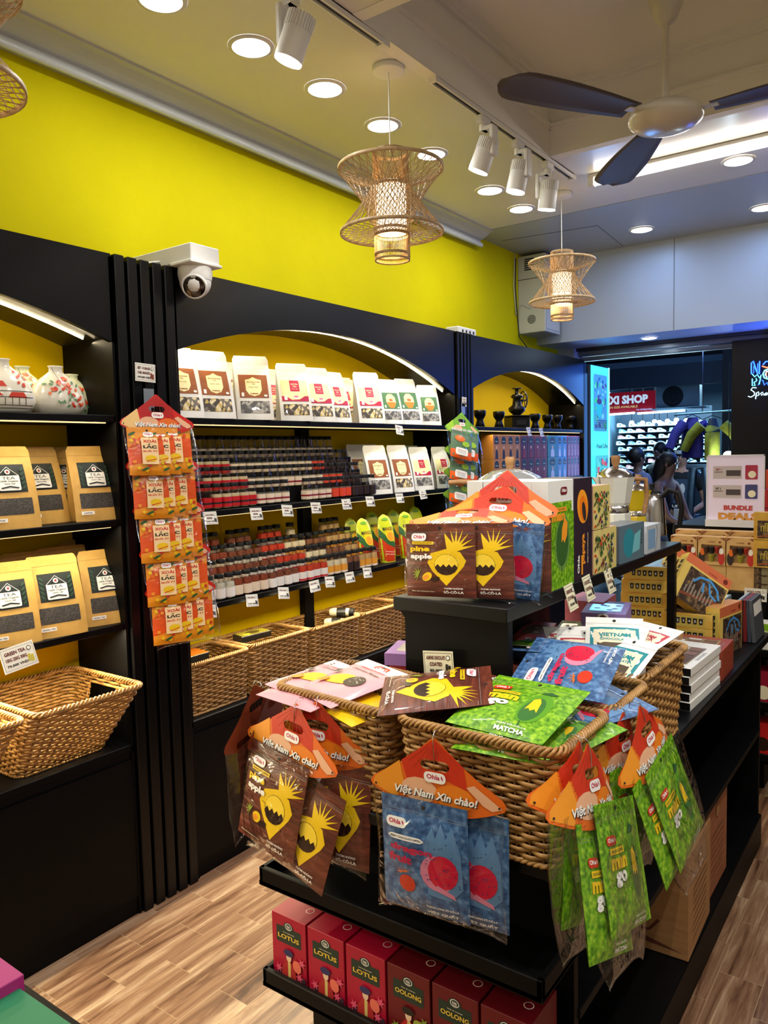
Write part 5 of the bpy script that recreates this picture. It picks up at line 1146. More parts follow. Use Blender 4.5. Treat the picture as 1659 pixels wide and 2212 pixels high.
for nm, c0, c1, x0, x1, n, rows in CW:
    X = -2.18; ya, yb = at(x0, 985, X=X).y, at(x1, 985, X=X).y; yb = min(yb, 5.40); w = (yb - ya) / n
    pt = tea_carton('x', w * .97, .08, .142, mat(c0, .45), None, None, mat(c1, .5))
    for r in range(rows):
        for k in range(n): place(pt, (X, ya + w * (k + .5), SH[1] + .143 * r), PI / 2, '%s tea carton, %s of its colour from left, %s row, far bay shelf' % (nm, ordinal(k), ('lower', 'upper')[r]), nm + ' tea cartons on the far bay second shelf')
# tea cartons on the island's lower end tray
Lp = tea_carton('x', .098, .11, .155, mat((168, 6, 48), .45), None, 'LOTUS', mat((170, 40, 40), .5)); Op = tea_carton('x', .098, .11, .155, mat((100, 4, 18), .45), None, 'OOLONG', mat((176, 20, 26), .5), leaf=mat((110, 120, 40), .5))
for i in range(6):
    place((Lp, Op)[i > 2], (-1.118 + i * .1035, 1.216, .355), 0, '%s tea bag box in the island tray, %s of its kind from left' % (('crimson lotus', 'dark red oolong')[i > 2], ordinal(i % 3)), '%s tea boxes in the lower tray' % ('lotus', 'oolong')[i > 2])
# ------------------------------------------------------------------ printed cartons (faces: F = -y, R = +x, T = +z)
def carton(name, label, cat, w, d, h, body, F=None, R=None, T=None, loc=(0, 0, 0), rot=(0, 0, 0), grp=None, L=None):
    t = thing(name, label, cat, loc, 0, grp); t.rotation_euler = rot
    MB().box(-w / 2, w / 2, -d / 2, d / 2, 0, h, body, .0007).build('carton', t)
    for nm, fn, (aw, ah), (x, y, z, rz, rx) in (('front_print', F, (w, h), (0, -d / 2, 0, 0, 0)), ('side_print', R, (d, h), (w / 2, 0, 0, PI / 2, 0)), ('side_print', L, (d, h), (-w / 2, 0, 0, -PI / 2, 0)), ('top_print', T, (w, d), (0, -d / 2, h, 0, -PI / 2))):
        if fn:
            a = Art(); fn(a, aw, ah); m = MB(); m.at(x, y, z, rz=rz, rx=rx); a.lay(m, None, .0003, 1); m.build(nm, t)
    return t
WBOX = mat((226, 226, 222), .4, name='white_carton')
def f_spine(a, w, h): a.rect(-w / 2, 0, w / 2, h * .74, MOSS)
def f_mangobox(a, w, h):
    a.rect(-w * .5, 0, w * .42, h * .8, MOSS); a.rect(-w * .5, 0, w * .5, h * .7, MOSS); a.ell(.05 * w, .42 * h, .3 * w, .27 * h, mat((98, 140, 60), .4), -.1, 20); a.ell(.04 * w, .42 * h, .24 * w, .22 * h, mat((50, 92, 40), .4), -.1, 20)
    a.poly([(.0, .42 * h), (.06 * w, .45 * h), (.12 * w, .41 * h), (.22 * w, .48 * h), (.24 * w, .6 * h), (.12 * w, .65 * h), (.02 * w, .55 * h)], ORG2); a.rect(.0, .1 * h, .015 * w, .25 * h, mat((30, 70, 30), .4))
    a.rect(-.42 * w, .71 * h, .2 * w, .75 * h, ORG2); a.text('CHOCOLATE DIPPED', -.11 * w, .73 * h, .016 * h, DGRN, .5 * w); a.text('man', -.12 * w, .66 * h, .07 * h, ORG2, .5 * w, bold=.05); logo(a, .1 * w, .9 * h, .26 * w, mat((110, 20, 30), .4), WINK)
for i in range(5):
    x1 = -.712 - i * .0415
    carton('chocolate_gift_box', 'tall green and white chocolate box on the top shelf, %s from the right' % ordinal(i), 'gift box', .0395, .147, .25, WBOX, f_spine, f_mangobox if i == 0 else None, None, (x1 - .02, 1.683 + .004 * (i % 2), 1.18), grp='tall boxes on the top shelf')
def f_papaya(a, w, h):
    a.ell(-.05 * w, .72 * h, .3 * w, .17 * h, ORG2, .3, 20); a.ell(-.02 * w, .7 * h, .2 * w, .13 * h, mat((232, 120, 20), .4), .3); a.ell(.02 * w, .67 * h, .1 * w, .1 * h, INK, .3)
    a.text('papaya', -.0 * w, .3 * h, .08 * h, ORG2, .3 * h, rot=PI / 2, bold=.04); a.rect(-.15 * w, .05 * h, -.06 * w, .24 * h, ORG2); a.text(OLOGO, -.3 * w, .16 * h, .05 * h, WINK, .18 * h, rot=PI / 2, bold=.04); a.text('DRIED WITH CHOCOLATE', .22 * w, .3 * h, .02 * h, CREAM, .3 * h, rot=PI / 2)
carton('chocolate_gift_box', 'tall dark purple papaya chocolate box right of the green boxes on the top shelf', 'gift box', .10, .115, .25, mat((44, 30, 44), .4), None, f_papaya, None, (-.764, 1.825, 1.18))
def f_floral(a, w, h):
    r = random.Random(5); a.rect(-.5 * w, 0, .5 * w, h, mat((214, 196, 120), .45)); cs = [DGRN, mat((52, 84, 50), .5), REDC, mat((60, 70, 110), .5), mat((120, 40, 50), .5)]
    for i in range(60): a.ell(r.uniform(-.44, .3) * w, r.uniform(.05, .84) * h, .05 * w, .035 * h, cs[i % 5 if i % 3 else 0], r.random() * 3, 7)
def f_slot(a, w, h): a.rect(-.3 * w, .12 * h, .3 * w, .88 * h, mat((70, 130, 190), .15, coat=.5), .006)
for z, dy, l in ((1.18, .17, 'lower'), (1.294, .12, 'upper')):
    carton('hot_chocolate_box', 'cream box printed with foliage and fruit, %s of the two stacked on the top shelf' % l, 'box', .10, dy, .112, mat((206, 160, 130), .5), None, f_floral, None, (-.764, 1.89 + dy / 2, z))
def f_teal(a, w, h): a.rect(-.5 * w, 0, .45 * w, h, mat((96, 120, 134), .3, coat=.4)); a.ell(-.12 * w, .5 * h, .22 * w, .4 * h, mat((50, 140, 156), .3)); a.poly([(0, .2 * h), (.3 * w, .25 * h), (.35 * w, .8 * h), (.1 * w, .7 * h)], mat((120, 190, 200), .3)); a.text('PHIN', .38 * w, .6 * h, .08 * h, INK, .4 * h, rot=PI / 2)
carton('coffee_set_box', 'glossy grey and teal picture box standing on the top shelf edge', 'box', .07, .19, .105, mat((90, 100, 110), .3, coat=.4), None, f_teal, None, (-.748, 2.19, 1.18), (0, 0, -.05))
def f_glass(a, w, h): a.rect(-.4 * w, .15 * h, .1 * w, .85 * h, mat((140, 180, 220), .2, coat=.5)); a.line([(.1 * w, .0), (.25 * w, .6 * h), (.2 * w, .95 * h)], .002, INK)
carton('coffee_set_box', 'pale grey open-topped box right of the teal picture box', 'box', .07, .14, .085, mat((190, 196, 204), .35), None, f_glass, None, (-.75, 2.40, 1.18))
# moka pots, kettle
def moka(label, loc, s, paint, rz=0.6):
    t = thing('moka_pot', label, 'moka pot', loc, rz); t.scale = (s,) * 3; P_ = mat(paint, .25, coat=.6)
    MB().lathe([(.046, 0), (.048, .004), (.040, .075), (.036, .08)], 8, P_, True, True, sm=False).build('boiler', t)
    MB().lathe([(.037, .08), (.038, .083), (.038, .098), (.036, .1)], 24, CHROME, True, True).build('collar', t)
    MB().lathe([(.036, .1), (.040, .108), (.052, .178), (.053, .182)], 8, P_, True, True, sm=False).build('upper_pot', t)
    MB().lathe([(.054, .182), (.05, .192), (.03, .205), (.008, .211), (.001, .212)], 8, CHROME, True, False, sm=True).build('lid', t)
    MB().lathe([(.006, .208), (.011, .22), (.013, .238), (.011, .242)], 14, nmat('light_wood', [(.3, (150, 104, 60)), (.7, (186, 140, 90))], (30, 30, 90), .5)).build('knob', t)
    MB().tube([(.05, 0, .175), (.085, 0, .172), (.088, 0, .12), (.08, 0, .075)], .007, nmat('light_wood', [(0, (1, 1, 1)), (1, (2, 2, 2))]), 8).build('handle', t)
    MB().prism([(-.05, .18), (-.068, .182), (-.046, .15)], -.008, .008, P_).build('spout', t)
moka('large white moka pot with wooden knob behind the foliage boxes', (-.925, at(1330, 1100, X=-.925).y, 1.18), 1.22, (222, 222, 214))
moka('smaller yellow moka pot with wooden knob beside the white one', (-.90, at(1378, 1110, X=-.90).y, 1.18), .92, (214, 190, 20))
t = thing('gooseneck_kettle', 'tall steel coffee kettle with big black handle at the far end of the top shelf', 'kettle', (-.86, at(1408, 1150, X=-.86).y, 1.18))
MB().lathe([(.05, 0), (.052, .005), (.044, .13), (.036, .15), (.03, .155)], 28, CHROME, True, True).build('body', t); MB().lathe([(.033, .153), (.03, .162), (.01, .167), (.008, .18), (.012, .188), (.001, .19)], 20, BLACK, True, False).build('lid', t)
MB().tube([(.035, 0, .14), (.06, .0, .165), (.095, 0, .155), (.105, 0, .10), (.098, 0, .04)], .009, BLACK, 8).build('handle', t); MB().tube([(-.045, 0, .03), (-.085, 0, .05), (-.085, 0, .11), (-.11, 0, .14)], .005, CHROME, 8).build('spout', t)
t = thing('enamel_pan', 'shallow red enamel pan with glass lid and wooden handle behind the tall boxes', 'pan', (-.93, 1.86, 1.18))
MB().lathe([(.05, 0), (.055, .01), (.085, .235), (.088, .24)], 30, mat((120, 14, 26), .3, coat=.5), True, False).build('pan_body', t); MB().lathe([(.088, .238), (.08, .25), (.05, .266), (.01, .272), (.001, .272)], 30, mat((196, 202, 206), .12, .6), False, False).build('lid', t)
MB().lathe([(.008, .27), (.012, .285), (.013, .30), (.01, .304)], 14, _M['light_wood']).build('knob', t); MB().tube([(-.09, 0, .235), (-.14, -.02, .238), (-.17, -.03, .236)], .007, _M['light_wood'], 8).build('handle', t)

# ------------------------------------------------------------------ stacks on the island counter
def f_window(frame, ink):
    def f(a, w, d): a.rect(-.36 * w, .2 * d, .36 * w, .8 * d, mat((190, 180, 170), .15, coat=.8), .004); [a.ell(x * w, z * d, .07 * w, .05 * d, mat(c, .4), x * 9) for x, z, c in ((-.2, .4, (160, 90, 60)), (0, .6, (210, 190, 160)), (.2, .4, (140, 60, 50)), (.1, .3, (220, 210, 190)), (-.1, .65, (120, 80, 60)), (.25, .65, (196, 160, 120)))]; a.text('chocolate', 0, .9 * d, .04 * d, ink, .4 * w, shear=.2)
    return f
def f_seal(a, w, h): a.rect(-.12 * w, .05 * h, .12 * w, .95 * h, WINK, h * .2); a.ell(0, .5 * h, .09 * w, .36 * h, mat((90, 40, 30), .5))
stackd = [((236, 110, 120), 'pink', -.925, 2.00, 6, .085), ((196, 216, 140), 'pale green', -.855, 2.06, 6, .06), ((158, 130, 190), 'lilac', -.805, 2.24, 7, .125)]
for c, nm, x, y, n, w in stackd:
    for k in range(n): carton('chocolate_gift_box', '%s window gift box, %s from the bottom of its stack' % (nm, ordinal(k)), 'gift box', w, .19, .032, mat(c, .5), f_seal if k >= n - 4 else None, None, f_window(c, REDINK) if k == n - 1 else None, (x, y, CZ + .0325 * k), (0, 0, .25 + .03 * math.sin(k * 2)), grp='%s gift boxes under the top shelf' % nm)
for k in range(6): carton('chocolate_gift_box', 'pink gift box, %s from the bottom of the rear pink stack under the top shelf' % ordinal(k), 'gift box', .12, .16, .038, mat((222, 120, 140), .5), None, None, None, (-.90, 2.36, CZ + .0385 * k), (0, 0, .1), grp='rear pink gift boxes')
for c, nm, x, y, z in (((40, 130, 190), 'sky blue', -.905, 1.66, .985), ((170, 120, 200), 'lilac', -.91, 1.70, .955), ((226, 80, 90), 'pink', -.91, 1.66, .925), ((226, 200, 200), 'white striped', -.91, 1.68, .895)):
    carton('chocolate_gift_box', '%s window gift box in the stack behind the second basket' % nm, 'gift box', .14, .2, .029, mat(c, .5), None, None, f_window(c, WINK) if nm == 'sky blue' else None, (x, y, z), (0, 0, .2))
for k in range(3): carton('chocolate_gift_box', 'plain white gift box, %s from the bottom under the sky blue one' % ordinal(k), 'gift box', .14, .2, .031, WBOX, None, None, None, (-.905, 1.67, CZ + .0315 * k), (0, 0, .2))
carton('chocolate_gift_box', 'lilac window gift box with white filling behind the front left basket', 'gift box', .16, .13, .03, mat((176, 130, 200), .5), None, None, f_window(0, WINK), (-1.03, 1.575, .99), (0, 0, .35))
for k in range(6): carton('chocolate_gift_box', 'red gift box, %s from the bottom of the stack behind the front left basket' % ordinal(k), 'gift box', .16, .13, .0325, mat((206, 60, 70), .5), None, None, None, (-1.02, 1.585, CZ + .0315 * k), (0, 0, .3))
# coffee cartons with six little cups
GOLD = nmat('gold_coffee_carton', [(.25, (186, 120, 30)), (.5, (214, 170, 66)), (.75, (232, 206, 110))], (9, 9, 9), .4, coat=.3)
CITY = nmat('dark_picture_print', [(.25, (20, 16, 16)), (.5, (66, 48, 40)), (.7, (150, 120, 80))], (60, 60, 60), .35, coat=.3)
def f_cups(a, w, h):
    a.rect(-.36 * w, .08 * h, .36 * w, .88 * h, mat((200, 176, 80), .45), .003)
    for k in range(6):
        x = (-.28 + .112 * k) * w; s = h * .2; a.poly([(x - s * .55, .3 * h), (x + s * .55, .3 * h), (x + s * .75, .72 * h), (x - s * .75, .72 * h)], INK); a.text(str(k + 1), x, .5 * h, h * .18, WINK, None, bold=.03)
def f_city(a, w, h):
    a.rect(-.5 * w, 0, .5 * w, h, CITY)
def f_cover(a, w, h):
    a.rect(-.5 * w, 0, .5 * w, .86 * h, mat((226, 196, 100), .4)); a.rect(-.5 * w, .8 * h, .5 * w, h, mat((210, 110, 70), .4)); a.ell(.38 * w, .9 * h, .05 * w, .06 * h, mat((120, 40, 30), .4)); a.text('COFFEE', .1 * w, .86 * h, .04 * h, mat((150, 40, 30), .5), .2 * w)
    a.rect(-.36 * w, .0, .48 * w, .76 * h, CITY); a.poly([(-.36 * w, .1 * h), (.48 * w, .35 * h), (.48 * w, .42 * h), (-.36 * w, .16 * h)], mat((130, 66, 40), .5))
    for k in range(9): a.rect((-.3 + .07 * k) * w, .2 * h, (-.27 + .07 * k) * w, (.36 + .1 * ((k * 5) % 3)) * h, mat((150, 140, 130), .4))
    B = mat((70, 150, 220), .3, coat=.5); a.line([(-.2 * w, .5 * h), (-.1 * w, .66 * h), (.1 * w, .72 * h), (.3 * w, .62 * h), (.4 * w, .45 * h)], .008 * 1, B); a.line([(.0, .6 * h), (.05 * w, .4 * h)], .008, B); a.line([(.1 * w, .66 * h), (.2 * w, .45 * h), (.36 * w, .4 * h)], .007, B)
BW_, BD_, BH_ = .165, .23, .047
def coffee(label, loc, rot, cover=False, **k): return carton('coffee_box', label, 'coffee box', BW_, BD_, BH_, GOLD, f_cups, f_city, f_cover if cover else (lambda a, w, h: a.rect(-.46 * w, .05 * h, .46 * w, .95 * h, CITY)), loc, rot, **k)
for k in range(6): coffee('gold coffee carton with six numbered cups, %s from the bottom of the left stack' % ordinal(k), (-.855 + .004 * (k % 3), 2.83, CZ + .0475 * k), (0, 0, .12 + .02 * (k % 2)), grp='left stack of coffee cartons')
for k in range(3): coffee('gold coffee carton with six numbered cups, %s from the bottom of the right stack' % ordinal(k), (-.69, 2.78, CZ + .0475 * k), (0, 0, .04), grp='right stack of coffee cartons')
def cover_box(label, cx, cy, cz, rot): return carton('coffee_box', label, 'coffee box', BD_ * .8, BH_, BW_, GOLD, f_cover, None, lambda a, w, h: a.rect(-.5 * w, 0, .5 * w, h, mat((214, 150, 80), .4)), (cx, cy, cz), rot, L=lambda a, w, h: (a.rect(-.4 * w, .05 * h, .4 * w, .9 * h, mat((200, 176, 80), .45)), [a.poly([(-.12 * w, (.1 + .13 * k) * h), (.16 * w, (.1 + .13 * k) * h), (.2 * w, (.19 + .13 * k) * h), (-.16 * w, (.19 + .13 * k) * h)], INK) for k in range(6)]))
cover_box('gold coffee picture box lying tilted on the right stack, front one of two', -.69, 2.70, .955, (-.35, rad(36), rad(38)))
cover_box('gold coffee picture box lying tilted on the stacks, rear one of two', -.755, 2.78, .965, (-.35, rad(36), rad(38)))
cover_box('gold coffee picture box standing upright at the counter edge', -.592, 2.78, CZ, (0, 0, rad(80)))
# white framed praline boxes
def f_frame(a, w, d):
    a.rect(-.36 * w, .12 * d, .36 * w, .78 * d, mat((150, 136, 124), .12, coat=.8)); r = random.Random(3)
    for i in range(3):
        for j in range(4): a.rect((-.33 + .23 * i) * w, (.15 + .155 * j) * d, (-.14 + .23 * i) * w, (.28 + .155 * j) * d, mat(((196, 184, 170), (90, 60, 50), (210, 200, 190), (130, 96, 80))[r.randrange(4)], .4))
    a.text('CHOCOLATE', .43 * w, .45 * d, .03 * d, mat((150, 150, 150), .5), .3 * d, rot=PI / 2)
f_blk = lambda a, w, h: a.rect(-.5 * w, .05 * h, .5 * w, .95 * h, mat((14, 14, 16), .35))
for k in range(5): carton('praline_box', 'white framed praline box with black front, %s from the bottom of its stack' % ordinal(k), 'praline box', .155, .30, .0225, mat((236, 236, 232), .35), f_blk, None, f_frame if k == 4 else None, (-.60 - .003 * (k % 2), 2.245 + .004 * (k % 3), CZ + .023 * k), (0, 0, -.03), grp='white praline boxes')
for k in range(3): carton('praline_box', 'terracotta framed praline box behind the white stack, %s from the bottom' % ordinal(k), 'praline box', .20, .17, .03, mat((150, 62, 40), .45), None, None, f_frame if k == 2 else None, (-.62, 2.50, CZ + .0305 * k), (0, 0, .02), grp='terracotta praline boxes')
t = thing('ribboned_box', 'clear topped box of dried snacks tied with a silver ribbon behind the baskets', 'gift box', (-.74, 2.42, CZ + .09), .1)
MB().box(-.09, .09, -.1, .1, 0, .022, mat((206, 160, 110), .5), .001).build('tray', t); MB().box(-.085, .085, -.095, .095, .022, .026, BLOSSOM).build('contents', t)
m = MB(); RB = mat((190, 190, 196), .2, .5); m.box(-.092, .092, -.008, .008, .02, .028, RB); m.box(-.008, .008, -.102, .102, .02, .028, RB)
for k in range(7): a_ = k * .9; m.tube([(0, 0, .028), (.03 * math.cos(a_), .03 * math.sin(a_), .05), (.055 * math.cos(a_), .055 * math.sin(a_), .034)], .0035, RB, 4, flat=.3)
m.build('ribbon', t)
carton('storage_box', 'plain kraft box carrying the ribboned snack box', 'box', .18, .2, .088, KRAFT, None, None, None, (-.74, 2.42, CZ), (0, 0, .1))
def book(k, x): return carton('picture_book', 'slim chocolate folder at the far end of the counter, %s from the left' % ordinal(k), 'folder', .012, .17, .15, mat(((150, 170, 180), (60, 40, 40), (120, 30, 36), (60, 70, 84), (80, 84, 90))[k % 5], .4), None, lambda a, w, h: a.rect(-.4 * w, .6 * h, .4 * w, .9 * h, WINK), None, (x, 3.03, CZ + .002), (0, .06 - .04 * k, 0), grp='slim folders at the far end of the counter')
for k in range(5): book(k, -.585 + .0145 * k)
carton('chocolate_gift_box', 'pale blue flat box standing at the far end of the island counter', 'gift box', .05, .15, .14, mat((130, 150, 160), .4), None, None, lambda a, w, h: a.rect(-.4 * w, .2 * h, .4 * w, .8 * h, WINK), (-.66, 3.03, CZ))
# shipping boxes on the plinth
def f_ship(a, w, h): BR = mat((92, 44, 30), .7); a.line([(-.3 * w, .3 * h), (-.2 * w, .2 * h), (.1 * w, .2 * h), (.2 * w, .32 * h)], .008, BR); a.poly([(-.36 * w, .1 * h), (.44 * w, .06 * h), (-.2 * w, .18 * h)], BR); a.ell(-.05 * w, .5 * h, .1 * w, .05 * h, BR)
def f_ship2(a, w, h):
    BR = mat((112, 70, 40), .7); [a.line([(-.3 * w, (.12 + .07 * k) * h), (.3 * w, (.12 + .07 * k) * h)], .004, BR) for k in range(8)]
    a.ell(0, .82 * h, .1 * w, .08 * h, BR); a.ell(0, .82 * h, .085 * w, .068 * h, CARD)
carton('shipping_carton', 'brown shipping carton printed with a cup, nearest on the island bottom shelf', 'cardboard box', .26, .27, .29, CARD, f_ship, f_ship2, None, (-.655, 2.06 + .14, .12), (0, 0, .03))
carton('shipping_carton', 'brown shipping carton with printed lines behind the nearest one on the bottom shelf', 'cardboard box', .20, .26, .30, nmat('corrugated_card_red', [(.3, (140, 82, 50)), (.7, (160, 98, 62))], (8, 8, 60), .75), None, f_ship2, None, (-.645, 2.50, .12))

# ------------------------------------------------------------------ second gondola goods
KCOF = nmat('kraft_coffee_box', [(.3, (196, 152, 92)), (.7, (216, 176, 116))], (20, 20, 20), .55)
def cupbox(label, loc, grp=None):
    t = thing('coffee_capsule_box', label, 'coffee box', loc, 0, grp); w, h, d = .115, .125, .05
    m = MB(); o = [(-w / 2, 0), (w / 2, 0), (w / 2, h), (-w / 2, h)]
    m.box(-w / 2, w / 2, .004, d, 0, h, KCOF); m.box(-w / 2, -w * .38, -.012, .004, 0, h, KCOF); m.box(w * .38, w / 2, -.012, .004, 0, h, KCOF); m.box(-w * .38, w * .38, -.012, .004, h * .72, h, KCOF); m.box(-w * .38, w * .38, -.012, .004, 0, h * .12, KCOF); m.build('carton', t)
    a = Art(); BRN = mat((130, 60, 30), .5); a.text('COFFEE', 0, h * .82, .006, BRN, .03); a.ell(w * .3, h * .82, .006, .005, BRN, 0, 10)
    for s in (-1, 1): a.poly([(s * w * .48, h * .98), (s * w * .3, h * .98), (s * w * .4, h * .93), (s * w * .48, h * .86)], BRN)
    a.ell(-w * .36, h * .25, .014, .03, mat((40, 24, 22), .5)); a.ell(-w * .33, h * .46, .01, .016, ORG); a.ell(w * .36, h * .25, .014, .03, mat((190, 40, 36), .5)); a.ell(w * .36, h * .5, .01, .014, WINK)
    m = MB(); m.at(0, -.0122, 0); a.lay(m, None, .0004, 1); m.build('front_print', t)
    for k, (x, c, z) in enumerate(((-.024, (70, 44, 30), .052), (0, (28, 26, 26), .052), (.0, (150, 140, 40), .016), (.024, (150, 40, 30), .052))):
        MB().lathe([(.009, z), (.0125, z + .024), (.0135, z + .026), (.0135, z + .03), (.001, z + .03)], 14, mat(c, .4), True, False).build('capsule', t, (x, -.008, 0))
    return t
GY, GZ = 3.66, .86
for i, x in enumerate((-.952, -.832, -.712)): cupbox('kraft coffee capsule box with cut-out window on the rear display, %s of the front row' % ordinal(i), (x, GY, GZ + .11), 'capsule boxes on the rear display')
for i, x in enumerate((-.952, -.832, -.712)): cupbox('kraft coffee capsule box standing behind the front row, %s from the left' % ordinal(i), (x, GY + .08, GZ + .13), 'capsule boxes on the rear display')
for i in range(3): carton('capsule_carton', 'plain kraft carton under the capsule boxes, %s from the left' % ordinal(i), 'box', .118, .2, .108, KCOF, None, None, None, (-.952 + .12 * i, GY + .10, GZ), grp='plain kraft cartons on the rear display')
carton('capsule_carton', 'open kraft carton with folded paper, left end of the rear display', 'box', .12, .16, .10, KCOF, lambda a, w, h: (a.rect(-.4 * w, .6 * h, .4 * w, .66 * h, PAPER), a.rect(-.42 * w, .72 * h, .42 * w, .76 * h, mat((120, 90, 60), .6))), None, None, (-1.075, GY + .06, GZ + .08))
carton('capsule_carton', 'dark kraft carton below the open one at the left end of the rear display', 'box', .12, .16, .078, KCOF, None, None, None, (-1.075, GY + .06, GZ))
NE = emat((255, 220, 60), 2.2, 'neon_yellow')
for k, (z, l) in enumerate(((GZ + .115, 'lower'), (GZ + .235, 'upper'))):
    t = carton('coffee_box', 'gold coffee picture box at the right of the rear display, %s one' % l, 'coffee box', .15, .06, .118, GOLD, lambda a, w, h: (a.rect(-.4 * w, .05 * h, .5 * w, .7 * h, CITY), a.poly([(-.4 * w, .08 * h), (.5 * w, .2 * h), (.5 * w, .28 * h), (-.4 * w, .14 * h)], mat((150, 76, 40), .5)), [a.line([((-.3 + .1 * k) * w, .3 * h), ((-.3 + .1 * k) * w, (.5 + .1 * (k % 3)) * h), ((-.24 + .1 * k) * w, (.5 + .1 * (k % 3)) * h), ((-.24 + .1 * k) * w, .3 * h)], .0022, mat((236, 214, 70), .4)) for k in range(7)], a.text('COFFEE', .3 * w, .86 * h, .05 * h, mat((120, 60, 30), .5), .2 * w)), None, None, (-.58, GY - .01, z))
for k in range(3): carton('coffee_box', 'dark glittery coffee carton, %s from the bottom at the right of the rear display' % ordinal(k), 'coffee box', .15, .16, .037, CITY, lambda a, w, h: a.rect(-.3 * w, .1 * h, .5 * w, .9 * h, mat((130, 120, 90), .4, coat=.5)), None, None, (-.58, GY + .06, GZ + .038 * k), grp='dark coffee cartons on the rear display')
price_card(1632, 1285, None, ['INSTANT COFFEE', '12 LAYERS', '199.000'], 'white price card under the gold coffee boxes at the right edge of the picture', .088, .055, 0, Y=3.60, yaw=0, nx=.2)
# the gondola's raised step carries a poster in a clear stand and more boxes
c0 = at(1583, 1045, Y=4.05)
t = thing('poster_stand', 'pale lilac bundle deals poster in a clear upright stand', 'poster', (c0.x, 4.10, 1.10)); h = at(1585, 985, Y=4.1).z - 1.10; w = .255
MB().box(-w / 2, w / 2, 0, .003, .03, h, mat((206, 190, 206), .35, emit=.25), .001).build('poster', t)  # faint emission brightens the poster, no light inside it
m = MB(); g = mat((230, 230, 236), .1, coat=.8); m.box(-w / 2 - .006, -w / 2, -.003, .006, .03, h + .005, g); m.box(w / 2, w / 2 + .006, -.003, .006, .03, h + .005, g); m.box(-w / 2 - .006, w / 2 + .006, -.003, .006, h, h + .006, g); m.box(-w / 2 - .006, w / 2 + .006, -.02, .03, 0, .035, g); m.build('stand', t)
a = Art(); H = h
for z, n, c in ((.77, 'SET 1', (170, 40, 70)), (.5, 'SET 2', (60, 64, 120))):
    a.rect(-.4 * w, (z - .09) * H, .12 * w, (z + .09) * H, mat((196, 184, 186), .5), .004); a.text(n, -.3 * w, (z + .04) * H, .03 * H, mat((150, 50, 60), .5) if z > .6 else INK, .1 * w, bold=.05); a.rect(-.38 * w, z * H, -.22 * w, (z + .008) * H, INK); a.rect(-.16 * w, (z - .05) * H, .1 * w, (z + .03) * H, mat((70, 60, 66), .5)); a.rect(.18 * w, (z - .1) * H, .4 * w, (z + .1) * H, mat(c, .5), .005); a.ell(.3 * w, (z - .03) * H, .07 * w, .05 * H, CREAM)
a.text('BUNDLE', .06 * w, .27 * H, .07 * H, mat((190, 60, 50), .5), .52 * w, bold=.06); a.text('DEALS', .06 * w, .15 * H, .1 * H, mat((206, 140, 50), .5), .72 * w, bold=.07)
m = MB(); a.lay(m, None, .0006, 1); m.build('print', t)
for i, (x, z, c, l) in enumerate(((.17, 1.33, (226, 80, 30), 'top left'), (.25, 1.33, (190, 160, 190), 'top right'), (.165, 1.235, (206, 50, 30), 'middle left'), (.25, 1.235, (226, 60, 24), 'middle right'), (.165, 1.14, (196, 50, 36), 'lower left'), (.25, 1.14, (150, 176, 160), 'lower right'))):
    carton('coffee_box', 'small square picture carton right of the poster, %s' % l, 'coffee box', .078, .08, .09, mat(c, .45), lambda a, w, h: (a.ell(0, .45 * h, .2 * w, .25 * h, ORG2), a.ell(0, .68 * h, .3 * w, .1 * h, ORG)), None, None, (c0.x + x, 4.18, z - .04), (0, 0, 0))
carton('display_block', 'dark blue block under the small picture cartons', 'box', .18, .09, .05, mat((24, 34, 84), .4), None, None, None, (c0.x + .207, 4.18, 1.05))
# cartons in the gondola's end trays
carton('coffee_box', 'bright green carton reading coffee in the rear display end tray', 'coffee box', .13, .09, .13, WBOX, lambda a, w, h: (a.rect(-.5 * w, .45 * h, .5 * w, h, mat((120, 170, 20), .4)), a.text('COFFEE', -.05 * w, .72 * h, .12 * h, WINK, .7 * w, bold=.04), a.ell(.2 * w, .25 * h, .14 * w, .14 * h, mat((120, 80, 50), .5))), None, None, (-.56, 3.53, .63))
carton('tea_box', 'crimson tea carton in the rear display middle tray', 'tea box', .10, .1, .15, mat((150, 20, 50), .4), lambda a, w, h: a.ell(0, .4 * h, .3 * w, .2 * h, CREAM), None, None, (-.585, 3.53, .41))
carton('tea_box', 'red tea carton in the rear display lowest tray', 'tea box', .10, .1, .15, mat((190, 30, 30), .4), lambda a, w, h: a.ell(0, .4 * h, .3 * w, .2 * h, CHOC), None, None, (-.585, 3.53, .19))

# ------------------------------------------------------------------ boxes at the very front left (on a table below the camera)
gz = 1.05; p0, p1, p2 = at(35, 2128, Z=gz), at(157, 2212, Z=gz), at(-60, 2180, Z=gz)
ang = math.atan2(p1.y - p0.y, p1.x - p0.x)
tbl = tag(MB().box(-1.0, -.42, -.3, .42, .0, .93, BLACKW, .004).build('front_table'), 'black display table below the camera carrying the green and magenta boxes', 'table')
e = Vector((math.cos(ang), math.sin(ang), 0)); nrm = Vector((e.y, -e.x, 0)); cc = p0 + e * .10 + nrm * .10
carton('gift_box', 'emerald green gift box with zebra striped print in the bottom left corner', 'gift box', .24, .2, .12, mat((40, 140, 96), .45), None, None, lambda a, w, h: ([a.line([(-.5 * w + .01 * k, .3 * h), (-.46 * w + .01 * k, .5 * h), (-.48 * w + .01 * k, .66 * h)], .004, INK if k % 2 else WINK) for k in range(5)], a.ell(-.2 * w, .3 * h, .1 * w, .06 * h, mat((190, 200, 200), .3))), (cc.x + e.x * .02, cc.y + e.y * .02, gz - .12), (0, 0, ang))
